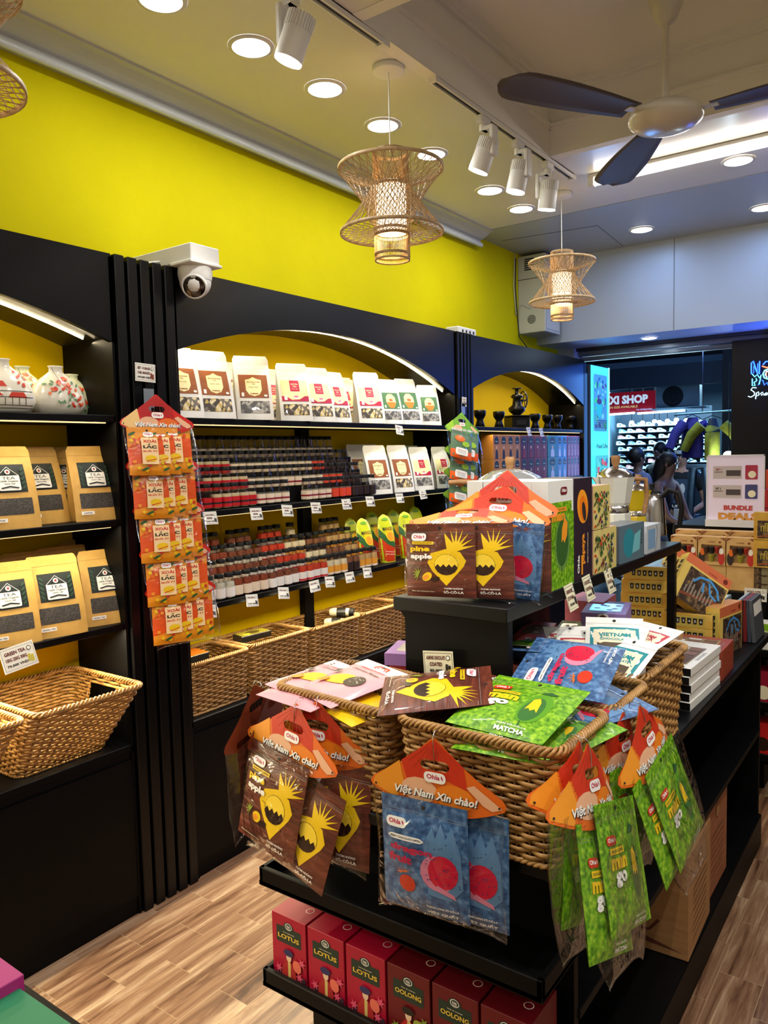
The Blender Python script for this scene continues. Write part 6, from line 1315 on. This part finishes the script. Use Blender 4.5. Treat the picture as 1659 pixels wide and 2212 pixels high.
q0, q1 = at(2, 2068, Z=1.06), at(52, 2104, Z=1.06); an2 = math.atan2(q1.y - q0.y, q1.x - q0.x); c2 = q1 + Vector((math.cos(an2), math.sin(an2), 0)) * -.1 + Vector((math.sin(an2), -math.cos(an2), 0)) * .05
carton('gift_box', 'magenta gift box behind the green one in the bottom left corner', 'gift box', .2, .1, .13, mat((186, 40, 130), .45), None, None, None, (c2.x, c2.y, .93), (0, 0, an2))
# ------------------------------------------------------------------ fittings on the left wall
t = thing('security_camera', 'white dome security camera on a square bracket above the first pilaster', 'camera', (-2.07, 1.80, 2.145)); D = mat((12, 12, 14), .1, coat=.8)
MB().box(-.25, .06, -.062, .062, 0, .058, WHITE, .003).build('mounting_box', t); MB().box(-.04, .066, -.068, .068, -.006, .004, WHITE, .002).build('flange', t)
MB().lathe([(.056, -.004), (.058, -.03), (.054, -.05)], 30, WHITE, True, False).build('dome_base', t, (.005, 0, 0)); MB().sphere((.005, 0, -.052), .053, WHITE, 24, 16).build('ball', t)
m = MB(); m.T = Matrix.Translation((.005, 0, -.056)) @ Vector((.55, -.62, -.45)).to_track_quat('Z', 'Y').to_matrix().to_4x4()
m.lathe([(.042, .030), (.043, .040), (.038, .045), (.036, .043)], 30, WHITE, False, False); m.build('lens_ring', t)
n = MB(); n.T = m.T; n.lathe([(.037, .0425), (.02, .047), (.001, .048)], 30, D, True, False); a = Art(); a.rect(-.016, -.006, .016, -.0045, mat((120, 120, 124), .5)); a.text('360', 0, -.016, .007, mat((130, 130, 134), .5), .014); n.T = m.T @ Matrix.Translation((0, 0, .0485)) @ Matrix.Rotation(-PI / 2, 4, 'X'); a.lay(n, None, .0003, 1); n.build('lens_window', t)
MB().tube([(-.1, -.06, .02), (-.12, -.14, .0), (-.15, -.22, -.02)], .004, WHITE, 6).build('cable', t)
GB_ = mat((196, 198, 192), .5, name='painted_steel_grey')
t = thing('control_box', 'pale grey steel control box with vents hanging in the corner by the bulkhead', 'electrical box', (-2.40, 5.07, 2.30)); bx = -2.40 + .21
MB().box(0, .20, -.12, .13, 0, .52, GB_, .004).build('cabinet', t)
m = MB()
for k in range(6): m.box(.05, .12, -.1215, -.119, .42 + .014 * k, .428 + .014 * k, BLACK)
m.box(.0, .2, -.1212, -.119, .36, .364, BLACK)
for r_, n in ((.008, 6), (.018, 12), (.027, 18)):
    for k in range(n): a_ = 2 * PI * k / n; x, z = .1 + r_ * math.cos(a_), .09 + r_ * math.sin(a_); m.box(x - .003, x + .003, -.1215, -.119, z - .003, z + .003, BLACK)
m.build('vents', t); MB().box(.201, .203, -.1, .11, .02, .5, mat((206, 208, 204), .45), .001).build('door', t)
CB = mat((30, 30, 32), .5)
tag(MB().tube([(-2.39, 4.90, 2.80), (-2.385, 4.88, 2.6), (-2.385, 4.91, 2.4), (-2.385, 4.93, 2.28), (-2.35, 5.02, 2.19), (-2.33, 5.1, 2.165), (-2.36, 4.9, 2.18)], .004, CB, 6).build('cable'), 'black cable looping down the yellow wall beside the grey control box', 'cable')
tag(MB().tube([(-2.39, 4.885, 2.83), (-2.39, 4.865, 2.62), (-2.39, 4.895, 2.42), (-2.37, 4.93, 2.5), (-2.30, 4.945, 2.46)], .003, GB_, 6).build('cable'), 'pale cable running into the grey control box', 'cable')
p = at(1010, 722, X=-2.16); t = thing('power_adapter', 'white power box with sockets lying on top of the wall shelving', 'power box', (-2.2, p.y, UT)); MB().box(-.04, .04, -.10, .10, 0, .045, WHITE, .004).build('case', t); m = MB(); [m.box(.0401, .0408, -.06 + .04 * k, -.045 + .04 * k, .015, .03, BLACK) for k in range(4)]; m.build('sockets', t)

# ------------------------------------------------------------------ glowing sign in the shop opening
t = thing('light_box_sign', 'tall turquoise glowing light box sign reading Weasel Coffee beside the shop entrance', 'sign', (-2.10, 5.70, 0)); TQ = mat((70, 214, 220), .5, emit=1.25, name='sign_turquoise')
MB().box(-.03, .0, -.19, .19, .9, 2.115, mat((40, 60, 80), .4), .003).build('case', t); MB().box(.0, .003, -.185, .185, .905, 2.11, TQ).build('glowing_face', t)
MB().box(-.005, .006, .178, .192, .9, 2.115, mat((150, 240, 240), .4, emit=2.), .001).build('edge_profile', t)
m = MB(); m.at(.0035, 0, 0, rz=PI / 2); a = Art(); c_ = lambda c, e=.8: mat(c, .5, emit=e)
def panel(z0, z1, cols, seed, n=46):
    r = random.Random(seed); a.rect(-.14, z0, .14, z1, c_(cols[0]), .02)
    for i in range(n): a.ell(r.uniform(-.11, .11), r.uniform(z0 + .03, z1 - .03), r.uniform(.008, .03), r.uniform(.006, .022), c_(cols[1 + i % (len(cols) - 1)]), r.random() * 3, 9)
panel(1.63, 2.05, [(70, 150, 190), (60, 190, 120), (40, 90, 150), (70, 60, 130), (110, 200, 210)], 1); a.ell(-.04, 1.8, .06, .07, c_((40, 180, 190))); a.ell(-.04, 1.85, .05, .022, c_((60, 50, 110))); [a.ell(-.1 + .02 * (k % 11), 1.66 + .016 * (k // 11), .009, .006, c_((50, 44, 100)), k, 7) for k in range(44)]
a.text('Weasel Coffee', 0, 1.52, .035, c_((16, 60, 90), .1), .24, bold=.02); panel(1.0, 1.45, [(60, 190, 190), (30, 110, 120), (200, 40, 90), (40, 60, 150), (90, 210, 200), (220, 70, 80)], 2, 60)
a.lay(m, None, .0004, 1); m.build('printed_pictures', t)
area('sign_light', (-2.06, 5.55, 1.6), (0, -PI / 2, -.9), .9, .3, 6, (.12, .35, 1))

# ------------------------------------------------------------------ street and the shoe shop across it
ASP = nmat('street_pavement', [(.3, (40, 44, 50)), (.7, (64, 68, 74))], (6, 6, 6), .5)
struct('floor_street', MB().box(-9, 5, 5.75, 16, -.12, -.01, ASP))
DK = mat((16, 20, 28), .6, name='dark_facade')
ext = MB(); SY = 10.0
ext.box(-6, -2.0, SY + .02, SY + .2, 2.55, 5, DK); ext.box(-2.0, 2, 9.2, 9.4, 0, 5, DK); ext.box(-6, -3.95, SY, SY + .2, 0, 5, DK); ext.box(-4, -1.9, 12.2, 12.3, 0, 3, mat((60, 80, 96), .7)); ext.box(-4, -3.9, SY, 12.3, 0, 3, mat((90, 120, 140), .7)); ext.box(-1.95, -1.85, SY, 12.3, 0, 3, mat((60, 80, 96), .7)); ext.box(-4, -1.9, SY, 12.3, 2.5, 2.6, mat((120, 150, 170), .7)); ext.box(-4, -1.9, SY, 12.3, -.01, .0, mat((110, 130, 140), .4))
o = ext.build('opposite_building'); tag(o, 'dark building across the street with an open lit shoe shop', 'building')
tag(MB().box(-3.95, -2.12, SY - .25, SY - .2, 2.24, 2.50, mat((66, 82, 100), .6)).build('awning_board'), 'grey blue blank board above the shoe shop sign', 'board')
t = thing('shop_sign', 'red shop sign reading XI SHOP across the street', 'sign', (-3.27, SY - .12, 1.95)); MB().box(-.42, .34, 0, .05, 0, .26, mat((150, 16, 40), .5, emit=.35, name='sign_red')).build('board', t)
a = Art(); a.text('XI SHOP', .0, .165, .11, mat((190, 214, 236), .5, emit=.8), .50, bold=.05); a.text('EAN SIZE AVAILABLE', -.08, .075, .03, mat((220, 190, 130), .5, emit=.5), .40); a.text('Tel 0978337989', .2, .03, .022, mat((170, 180, 220), .5, emit=.5), .2); m = MB(); a.lay(m, None, .001, 1); m.build('lettering', t)
t = thing('air_conditioner_unit', 'white outdoor air conditioner unit with a round fan beside the shop sign', 'air conditioner', (-2.66, SY - .15, 1.99)); MB().box(-.26, .26, 0, .16, 0, .26, mat((120, 150, 170), .5), .008).build('casing', t)
m = MB(); m.at(-.05, -.002, .13, rx=PI / 2); [m.lathe([(r, 0), (r + .004, .004), (r + .008, 0)], 24, BLACK, False, False) for r in (.02, .045, .07, .095, .115)]; m.lathe([(.125, -.001), (.001, -.001)], 24, mat((30, 44, 56), .5), False, False); m.build('fan_grille', t); MB().box(-.3, .34, -.02, .16, -.03, -.01, mat((110, 150, 176), .5)).build('bracket_shelf', t)
TW = emat((200, 235, 255), 7, 'cool_tube_glow')
for x0, x1, l in ((-3.6, -3.17, 'left'), (-3.13, -2.56, 'right')): tag(MB().tube([(x0, SY - .18, 1.93), (x1, SY - .18, 1.94)], .012, TW, 8).build('tube_lamp'), 'cool white tube lamp under the red shop sign, %s one' % l, 'lamp')
for i, (x, z) in enumerate(((-3.28, 1.83), (-3.14, 1.82), (-2.99, 1.83), (-2.93, 1.82), (-2.83, 1.83), (-2.72, 1.84), (-2.74, 1.80), (-2.60, 1.83))):
    t = thing('bulb_lamp', 'bright round bulb hanging over the shoe shelves, %s from the left' % ordinal(i), 'lamp', (x, SY + .05, z + .12)); MB().sphere((0, 0, -.12), .03, emat((220, 240, 255), 14, 'cool_bulb_glow'), 12, 8, (1, 1, .8)).build('bulb', t); MB().tube([(0, 0, -.1), (0, 0, .55)], .004, BLACK, 5).build('cord', t)
area('shop_light', (-3.0, 10.6, 2.3), (0, 0, 0), 1.8, .8, 130, (.45, .8, 1)); area('shop_front_light', (-3.0, SY - .45, 1.9), (-.9, 0, 0), 1.5, .1, 22, (.5, .85, 1)); area('added_blue_light', (-.5, 8.3, 2.85), (PI / 2 - .15, 0, rad(160)), 2.2, .7, 60, (.04, .16, 1)); area('people_fill_light', (-2.0, 7.1, 2.5), (.3, 0, 0), .5, .5, 9, (.55, .8, 1)); area('street_fill_light', (-1.2, 7.6, 3.4), (0, 0, 0), 2.5, 2.5, 24, (.2, .4, 1))  # blue fascia light, people fill and street fill are added, no lamps there
# shoe wall: nine shelves of single sneakers
def shoe_mesh(c1, c2):
    m = MB(); A_, B_ = mat(c1, .5), mat(c2, .5)
    m.prism([(-.055, 0), (.058, 0), (.062, .008), (.05, .022), (.02, .034), (-.005, .05), (-.03, .052), (-.055, .048), (-.06, .02)], -.02, .02, A_); m.box(-.058, .062, -.022, .022, -.004, .007, WHITE); m.box(-.03, .0, -.0205, .0205, .016, .034, B_)
    return m.mesh('sneaker')
SHM = [shoe_mesh((200, 222, 232), (60, 90, 130)), shoe_mesh((120, 150, 176), (220, 230, 235)), shoe_mesh((40, 54, 76), (160, 190, 210)), shoe_mesh((220, 150, 150), (240, 240, 240)), shoe_mesh((190, 190, 150), (70, 70, 70))]
t = thing('shoe_rack', 'tall wall rack of many narrow shelves full of sneakers across the street', 'shoe rack', (-3.17, 11.0, 0)); MB().box(-.62, .62, .14, .16, .9, 2.05, mat((20, 34, 50), .6)).build('back_board', t)
for r in range(9):
    z = 1.12 + .085 * r; MB().box(-.62, .62, -.03, .14, z - .008, z, mat((26, 40, 56), .5)).build('shelf', t)
for r in range(9):
    z = 1.12 + .085 * r
    for k in range(9):
        x = -3.17 - .56 + .14 * k + .01 * ((r * 7 + k * 3) % 5 - 2); o = bpy.data.objects.new('sneaker', SHM[(0, 0, 1, 0, 2, 0, 1, 0, 3, 0, 4)[(r * 5 + k * 3) % 11]]); COL.objects.link(o); o.location = (x, 11.0, z + .004); o.rotation_euler = (0, 0, .3 * ((r + k) % 3 - 1))
        tag(o, 'sneaker on the %s shelf of the shoe rack, %s from the left' % (ordinal(r), ordinal(k)), 'shoe', 'sneakers on the shoe rack')
t = thing('clothes_pile', 'heap of folded pale clothes on a table before the shoe rack', 'clothes', (-2.62, 9.9, 0)); MB().box(-.25, .3, -.2, .2, 0, 1.15, mat((40, 60, 80), .6)).build('table', t)
for k in range(7): MB().sphere((-.2 + .07 * k, 0, 1.17 + .02 * (k % 3)), .07, mat(((150, 180, 210), (90, 120, 160), (180, 200, 220))[k % 3], .8), 10, 6, (1.2, 1.4, .35)).build('garment', t)
# hanging clothes rail
t = thing('clothes_rail', 'steel rail with hooks over the entrance of the clothing stall', 'clothes rail', (-1.72, 7.5, 1.80)); MB().tube([(-.33, 0, 0), (.2, 0, .015)], .01, mat((140, 180, 200), .3, .7), 8).build('rail', t); MB().tube([(-.08, 0, 0), (-.08, 0, .6)], .005, CHROME, 6).build('drop_rod', t)
def garment(name, label, c, loc, rz, s, sleeves=True, c2=None, trousers=False):
    t = thing(name, label, 'clothing', loc, rz); t.scale = (s,) * 3; M_ = nmat('cloth_%d_%d_%d' % c, [(.3, tuple(int(v * .8) for v in c)), (.7, c)], (20, 20, 20), .8)
    if trousers:
        for sx in (-1, 1): MB().tube([(sx * .05, 0, -.03), (sx * .07, 0, -.25), (sx * .085, 0, -.62)], [.075, .07, .06], M_, 10, flat=.5).build('trouser_leg', t)
        MB().box(-.11, .11, -.03, .03, -.05, 0, M_, .01).build('waistband', t)
    else:
        MB().tube([(0, 0, .0), (0, 0, -.06), (0, 0, -.2), (0, 0, -.36)], [.05, .13, .145, .14], M_, 14, flat=.45).build('body', t)
        MB().tube([(0, 0, .03), (0, 0, -.1)], [.06, .135], nmat('cloth_yoke', [(0, (30, 40, 50)), (1, (44, 54, 66))], (9, 9, 9), .8) if c2 else M_, 14, flat=.5).build('yoke', t)
        for sx in (-1, 1): MB().tube([(sx * .10, 0, -.03), (sx * .19, 0, -.12), (sx * .26, 0, -.27)], [.055, .05, .04], M_, 10).build('sleeve', t)
    MB().tube([(-.1, 0, .02), (0, 0, .06), (.1, 0, .02)], .004, BLACK, 5).build('hanger', t)
garment('jacket', 'yellow jacket with dark yoke hanging from the clothes rail', (170, 170, 50), (-1.70, 7.45, 1.72), 0, .95, c2=1)
garment('jacket', 'purple jacket hanging left of the yellow one', (60, 50, 150), (-1.90, 7.55, 1.74), .9, .95)
garment('trousers', 'long grey blue trousers hanging below the yellow jacket', (60, 84, 104), (-1.80, 7.4, 1.34), .1, 1., trousers=True)
t = thing('hanging_lamp', 'glowing bulb hanging in front of the yellow jacket', 'lamp', (-1.53, 7.3, 1.42)); MB().sphere((0, 0, 0), .045, emat((230, 245, 255), 16, 'cool_bulb_big'), 14, 8, (1, 1, .75)).build('bulb', t); MB().tube([(0, 0, .03), (0, 0, .8)], .003, BLACK, 5).build('cord', t)
l = bpy.data.lights.new('bulb_light', 'POINT'); l.energy = 6; l.color = (.6, .85, 1); l.shadow_soft_size = .04; o = bpy.data.objects.new('bulb_light', l); o.location = (-1.53, 7.3, 1.36); COL.objects.link(o)
t = thing('glass_showcase', 'clear glass showcase with hanging trinkets outside the shop', 'showcase', (-1.05, 7.6, 0)); m = MB(); G_ = film('showcase_glass', gloss=.1, bump=0)
m.box(-.28, .22, 0, .003, 1.18, 1.56, G_); m.build('glass_pane', t); MB().tube([(.22, 0, 1.1), (.22, 0, 1.58)], .006, mat((120, 160, 180), .3), 6).build('corner_post', t); MB().box(-.28, .22, 0, .25, .3, 1.15, DK, .004).build('counter', t)
for k in range(9):
    m = MB(); m.tube([(-.22 + .045 * k, .08, 1.5), (-.22 + .045 * k, .08, 1.28)], .012, mat(((90, 70, 60), (50, 70, 90), (110, 100, 90))[k % 3], .6), 6); m.sphere((-.22 + .045 * k, .08, 1.24), .014, mat((190, 220, 235), .2, .3), 8, 6); m.build('trinket', t)
# neon sign
t = thing('neon_sign', 'blue and orange neon sign with the word Space on the dark front at the right', 'sign', (0, 0, 0)); NY = 5.62
def NP(x, y): p = at(x, y, Y=NY); return (p.x, p.y, p.z)
def neon(nm, pts, c, r=.0045, e=5): MB().tube([NP(*q) for q in pts], r, emat(c, e, None), 6).build(nm, t)
BL, CY, OR, WT = (40, 90, 255), (90, 220, 255), (255, 90, 40), (190, 235, 240)
neon('letter_tube', [(1623, 808), (1623, 784), (1627, 780), (1636, 806), (1640, 808), (1641, 780)], BL)
neon('letter_tube', [(1628, 806), (1628, 790), (1636, 809), (1637, 785)], BL, .003)
neon('letter_tube', [(1648, 788), (1654, 781), (1664, 780), (1672, 786)], BL); neon('letter_tube', [(1646, 791), (1656, 794), (1672, 792)], OR)
neon('cup_tube', [(1662, 797), (1652, 800), (1648, 808), (1651, 816), (1660, 819)], CY); neon('cup_tube', [(1664, 801), (1656, 803), (1653, 809), (1657, 815)], WT, .003)
neon('figure_tube', [(1625, 808), (1630, 814), (1636, 809), (1640, 816), (1644, 810), (1642, 820), (1640, 830)], CY, .003); neon('figure_tube', [(1625, 818), (1625, 833), (1631, 833), (1629, 826), (1635, 822), (1633, 817)], CY, .003)
neon('figure_tube', [(1638, 832), (1642, 820), (1648, 822), (1651, 832), (1657, 826), (1660, 833)], BL, .003); neon('letter_tube', [(1655, 800), (1655, 812)], OR, .003)
neon('script_tube', [(1634, 838), (1626, 837), (1622, 842), (1629, 847), (1630, 853), (1622, 858), (1616, 856)], WT, .003, 3); neon('script_tube', [(1634, 848), (1632, 862), (1634, 850), (1638, 846), (1640, 852), (1636, 855)], WT, .003, 3)
neon('script_tube', [(1648, 847), (1643, 850), (1645, 854), (1649, 850), (1650, 854), (1656, 848), (1652, 851), (1654, 854), (1660, 848), (1663, 850), (1659, 854)], WT, .003, 3)
p = at(1650, 820, Y=NY + .02); tag(MB().box(p.x - .2, 2.6, NY + .03, NY + .06, 0, 2.2, mat((4, 6, 12), .3, spec=.2), .002).build('dark_glass_front'), 'dark glass shop front panel behind the neon sign', 'glass panel')
area('neon_light', (p.x + .1, NY - .12, 1.95), (PI / 2, 0, rad(120)), .5, .5, 5, (.05, .15, 1))

# ------------------------------------------------------------------ people in the street
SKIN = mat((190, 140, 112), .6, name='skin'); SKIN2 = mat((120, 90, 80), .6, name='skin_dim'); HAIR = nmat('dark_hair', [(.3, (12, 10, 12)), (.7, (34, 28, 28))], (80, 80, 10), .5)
def skinned(name, joints, edges, mt, parent, sub=1):
    """joints: {name: (x, y, z, radius)}; the first is the root"""
    ks = list(joints); me = bpy.data.meshes.new(name); me.from_pydata([joints[k][:3] for k in ks], [(ks.index(a), ks.index(b)) for a, b in edges], [])
    o = bpy.data.objects.new(name, me); COL.objects.link(o); o.parent = parent; me.materials.append(mt)
    s = o.modifiers.new('skin', 'SKIN'); s.use_smooth_shade = True
    for v, k in zip(me.skin_vertices[0].data, ks): r = joints[k][3]; v.radius = (r if isinstance(r, tuple) else (r, r)); v.use_root = (k == ks[0])
    u = o.modifiers.new('sub', 'SUBSURF'); u.levels = sub; u.render_levels = sub; return o
def person(label, loc, rz, H=1.5, skin=SKIN, top=None, top_c=None, legs_c=None, pose=None, hair='short', hair_c=None, extra=None, sit=False, bare_arms=False):
    t = thing('person', label, 'person', loc, rz); s = H / 1.7; t.scale = (s,) * 3; P = dict(lean=0., la=((-.26, 0, 1.1), (-.27, -.04, .86)), ra=((.26, 0, 1.1), (.27, -.04, .86)), head=(0, 0)); P.update(pose or {}); ln = P['lean']
    hx = 1.0 if not sit else .48; dz = hx - .92 if sit else 0
    J = {'hip': (0, 0, .94 + dz, (.13, .1)), 'waist': (0, -ln * .3, 1.1 + dz, (.11, .09)), 'chest': (0, -ln * .7, 1.3 + dz, (.125, .105)), 'neckb': (0, -ln, 1.45 + dz, (.07, .06)), 'neck': (0, -ln * 1.1, 1.51 + dz, (.045, .045)), 'chin': (P['head'][0] * .4, -ln * 1.15 - .012, 1.56 + dz, (.055, .062)), 'head': (P['head'][0], -ln * 1.25, 1.63 + dz, (.076, .09)), 'crown': (P['head'][0] * 1.2, -ln * 1.3 + .005, 1.695 + dz, (.055, .065))}
    E = [('hip', 'waist'), ('waist', 'chest'), ('chest', 'neckb'), ('neckb', 'neck'), ('neck', 'chin'), ('chin', 'head'), ('head', 'crown')]
    for n, sx, (el, wr) in (('l', -1, P['la']), ('r', 1, P['ra'])):
        w3 = Vector(wr); e3 = Vector(el); d = (w3 - e3).normalized(); h1 = w3 + d * .06
        J.update({n + 'sh': (sx * .18, -ln * .95, 1.4 + dz, .058), n + 'el': (el[0], el[1], el[2] + dz, .04), n + 'wr': (wr[0], wr[1], wr[2] + dz, .026), n + 'palm': (h1.x, h1.y, h1.z + dz, (.034, .018))})
        E += [('neckb', n + 'sh'), (n + 'sh', n + 'el'), (n + 'el', n + 'wr'), (n + 'wr', n + 'palm')]
        side = d.cross(Vector((0, 1, 0))); side = side.normalized() if side.length > .1 else Vector((1, 0, 0))
        for k in range(4): q = h1 + side * (.022 * (k - 1.5) / 1.5) + d * (.03); f_ = q + d * (.035, .045, .042, .03)[k] + Vector((0, -.01, 0)); J[n + 'f%d' % k] = (q.x, q.y, q.z + dz, .0085); J[n + 'g%d' % k] = (f_.x, f_.y, f_.z + dz, .007); E += [(n + 'palm', n + 'f%d' % k), (n + 'f%d' % k, n + 'g%d' % k)]
        q = h1 - d * .02 + side * .045 * (-sx); J[n + 'th'] = (q.x, q.y, q.z + dz, .009); E.append((n + 'wr', n + 'th'))
        if sit: J.update({n + 'kn': (sx * .13, -.42, .5, .065), n + 'an': (sx * .12, -.40, .09, .038), n + 'ft': (sx * .13, -.54, .035, (.04, .03))})
        else: J.update({n + 'kn': (sx * .10, -.02, .5, .065), n + 'an': (sx * .10, .01, .09, .038), n + 'ft': (sx * .115, -.13, .035, (.04, .03))})
        J[n + 'hp'] = (sx * .09, 0, .88 + dz, .1); E += [('hip', n + 'hp'), (n + 'hp', n + 'kn'), (n + 'kn', n + 'an'), (n + 'an', n + 'ft')]
    skinned('body', J, E, skin, t)
    TC = nmat('shirt_%d_%d_%d' % top_c, [(.3, tuple(int(v * .8) for v in top_c)), (.7, top_c)], (30, 30, 30), .8)
    K = {k: J[k] for k in ('hip', 'waist', 'chest', 'neckb')}; g = lambda r, a=.03: tuple(v + a for v in (r if isinstance(r, tuple) else (r, r)))
    K = {k: (*v[:3], g(v[3])) for k, v in K.items()}; K['neckb'] = (*K['neckb'][:2], K['neckb'][2] - .02, (.09, .08)); EE = [('hip', 'waist'), ('waist', 'chest'), ('chest', 'neckb')]
    if not bare_arms:
        for n in 'lr': sh = J[n + 'sh']; el = J[n + 'el']; mid = [(sh[i] + (el[i] - sh[i]) * .6) for i in range(3)]; K[n + 'sh'] = (*sh[:3], .07); K[n + 'm'] = (*mid, .064); EE += [('neckb', n + 'sh'), (n + 'sh', n + 'm')]
    skinned(top or 'shirt', K, EE, TC, t)
    LC_ = nmat('legs_%d_%d_%d' % legs_c, [(.3, tuple(int(v * .8) for v in legs_c)), (.7, legs_c)], (30, 30, 30), .85); K = {'hip': (*J['hip'][:3], (.148, .118))}; EE = []
    for n in 'lr': K[n + 'hp'] = (*J[n + 'hp'][:3], .115); K[n + 'kn'] = (*J[n + 'kn'][:3], .082); K[n + 'an'] = (*J[n + 'an'][:2], .13, .065); EE += [('hip', n + 'hp'), (n + 'hp', n + 'kn'), (n + 'kn', n + 'an')]
    skinned('trousers', K, EE, LC_, t)
    hd = Vector(J['head'][:3]); HC = hair_c or HAIR; m = MB(); m.sphere((hd.x, hd.y + .022, hd.z + .03), .1, HC, 18, 12, (.86, .98, .95))
    if hair == 'long': m.tube([(hd.x, hd.y + .05, hd.z + .04), (hd.x, hd.y + .1, hd.z - .08), (hd.x + .01, hd.y + .12, hd.z - .26)], [.09, .08, .035], HC, 12)
    if hair == 'bun': m.sphere((hd.x, hd.y + .1, hd.z + .13), .05, HC, 12, 8)
    m.build('hair', t)
    f = MB(); fy = hd.y - .088
    for sx in (-1, 1): f.sphere((hd.x + sx * .03, fy + .012, hd.z + .0), .0105, mat((235, 235, 235), .3), 8, 6); f.sphere((hd.x + sx * .03, fy + .004, hd.z + .0), .006, BLACK, 8, 6); f.sphere((hd.x + sx * .078, hd.y, hd.z - .012), .018, skin, 8, 6, (.4, .8, 1.3)); f.box(hd.x + sx * .03 - .016, hd.x + sx * .03 + .016, fy - .002, fy + .004, hd.z + .018, hd.z + .023, HAIR)
    f.sphere((hd.x, fy - .004, hd.z - .025), .012, skin, 8, 6, (.8, 1, 1.5)); f.sphere((hd.x, fy + .006, hd.z - .058), .018, mat((150, 80, 76), .5), 8, 6, (1.1, .4, .35)); f.build('face', t)
    if extra: extra(t, hd)
    return t
def ex_stand(t, hd):
    MB().lathe([(.083, 0), (.087, .03), (.083, .04)], 20, mat((214, 226, 226), .6), False, False).build('headband', t, (hd.x, hd.y + .012, hd.z + .035)).scale = (.98, 1.14, 1)
    a = Art(); a.rect(-.085, 1.1, .085, 1.38, mat((60, 84, 110), .7)); a.ell(-.03, 1.28, .03, .06, WINK); a.ell(.03, 1.27, .03, .06, WINK); a.ell(0, 1.19, .05, .04, WINK); a.text('UPAC', 0, 1.07, .035, WINK, .16, bold=.05)
    m = MB(); m.at(0, -.172, 0); a.lay(m, None, .001, 1); m.build('shirt_print', t); MB().box(-.035, .035, -.30, -.292, .93, 1.05, WHITE, .003).build('phone', t)
person('person standing in a black printed t-shirt, pale headband and jeans, looking down at a phone', (-2.10, 8.0, 0), .05, 1.46, top_c=(14, 14, 16), legs_c=(90, 120, 160), pose={'la': ((-.25, -.05, 1.12), (-.12, -.24, 1.0)), 'ra': ((.26, -.04, 1.1), (.1, -.25, .98)), 'head': (-.01, 0)}, hair='bun', extra=ex_stand)
person('person bending forward in a dark sleeveless top and pale grey trousers, seen side on', (-2.03, 6.75, 0), 1.35, 1.42, SKIN2, 'sleeveless_top', (20, 20, 26), (110, 124, 136), {'lean': .16, 'la': ((-.2, -.28, 1.1), (-.12, -.48, .98)), 'ra': ((.2, -.28, 1.08), (.12, -.5, .94)), 'head': (0, 0)}, 'long', bare_arms=True)
person('person with dark hair in a striped lilac shirt, turned away, left of the bending one', (-2.42, 7.6, 0), 2.4, 1.46, SKIN2, 'striped_shirt', (130, 130, 160), (50, 60, 76), None, 'short')
person('person in black with a round dark head seen from behind before the shoe rack', (-3.0, 8.5, 0), PI - .3, 1.36, SKIN2, 'shirt', (16, 18, 24), (30, 34, 44), None, 'short')
person('person in a dark patterned jacket between the striped and the bending one', (-2.62, 9.0, 0), -.6, 1.52, SKIN2, 'jacket', (34, 44, 56), (30, 34, 44), None, 'short')
person('person sitting in dark clothes at the right, legs bent, beside the poster', (-1.36, 7.1, .0), -.9, 1.42, SKIN, 'dark_jacket', (14, 16, 22), (22, 24, 30), {'la': ((-.22, -.12, 1.12), (-.08, -.26, 1.24)), 'ra': ((.22, -.16, 1.1), (.0, -.3, 1.08))}, 'short', sit=True)
tag(MB().lathe([(.02, 0), (.14, .0), (.15, .02), (.15, .44), (.14, .46), (.02, .46)], 20, DK).build('stool', None, (-1.36, 7.1, 0)), 'round dark stool under the sitting person', 'stool')
t = thing('planter_pot', 'black tapered pot on a thin metal stand before the bending person', 'pot', (-1.76, 6.5, .0)); MB().lathe([(.05, .72), (.09, .88), (.10, .885), (.09, .88)], 20, BLACK, True, False).build('pot', t); MB().lathe([(.05, 0), (.01, .02), (.01, .70), (.06, .72)], 12, CHROME, True, True).build('stand', t)
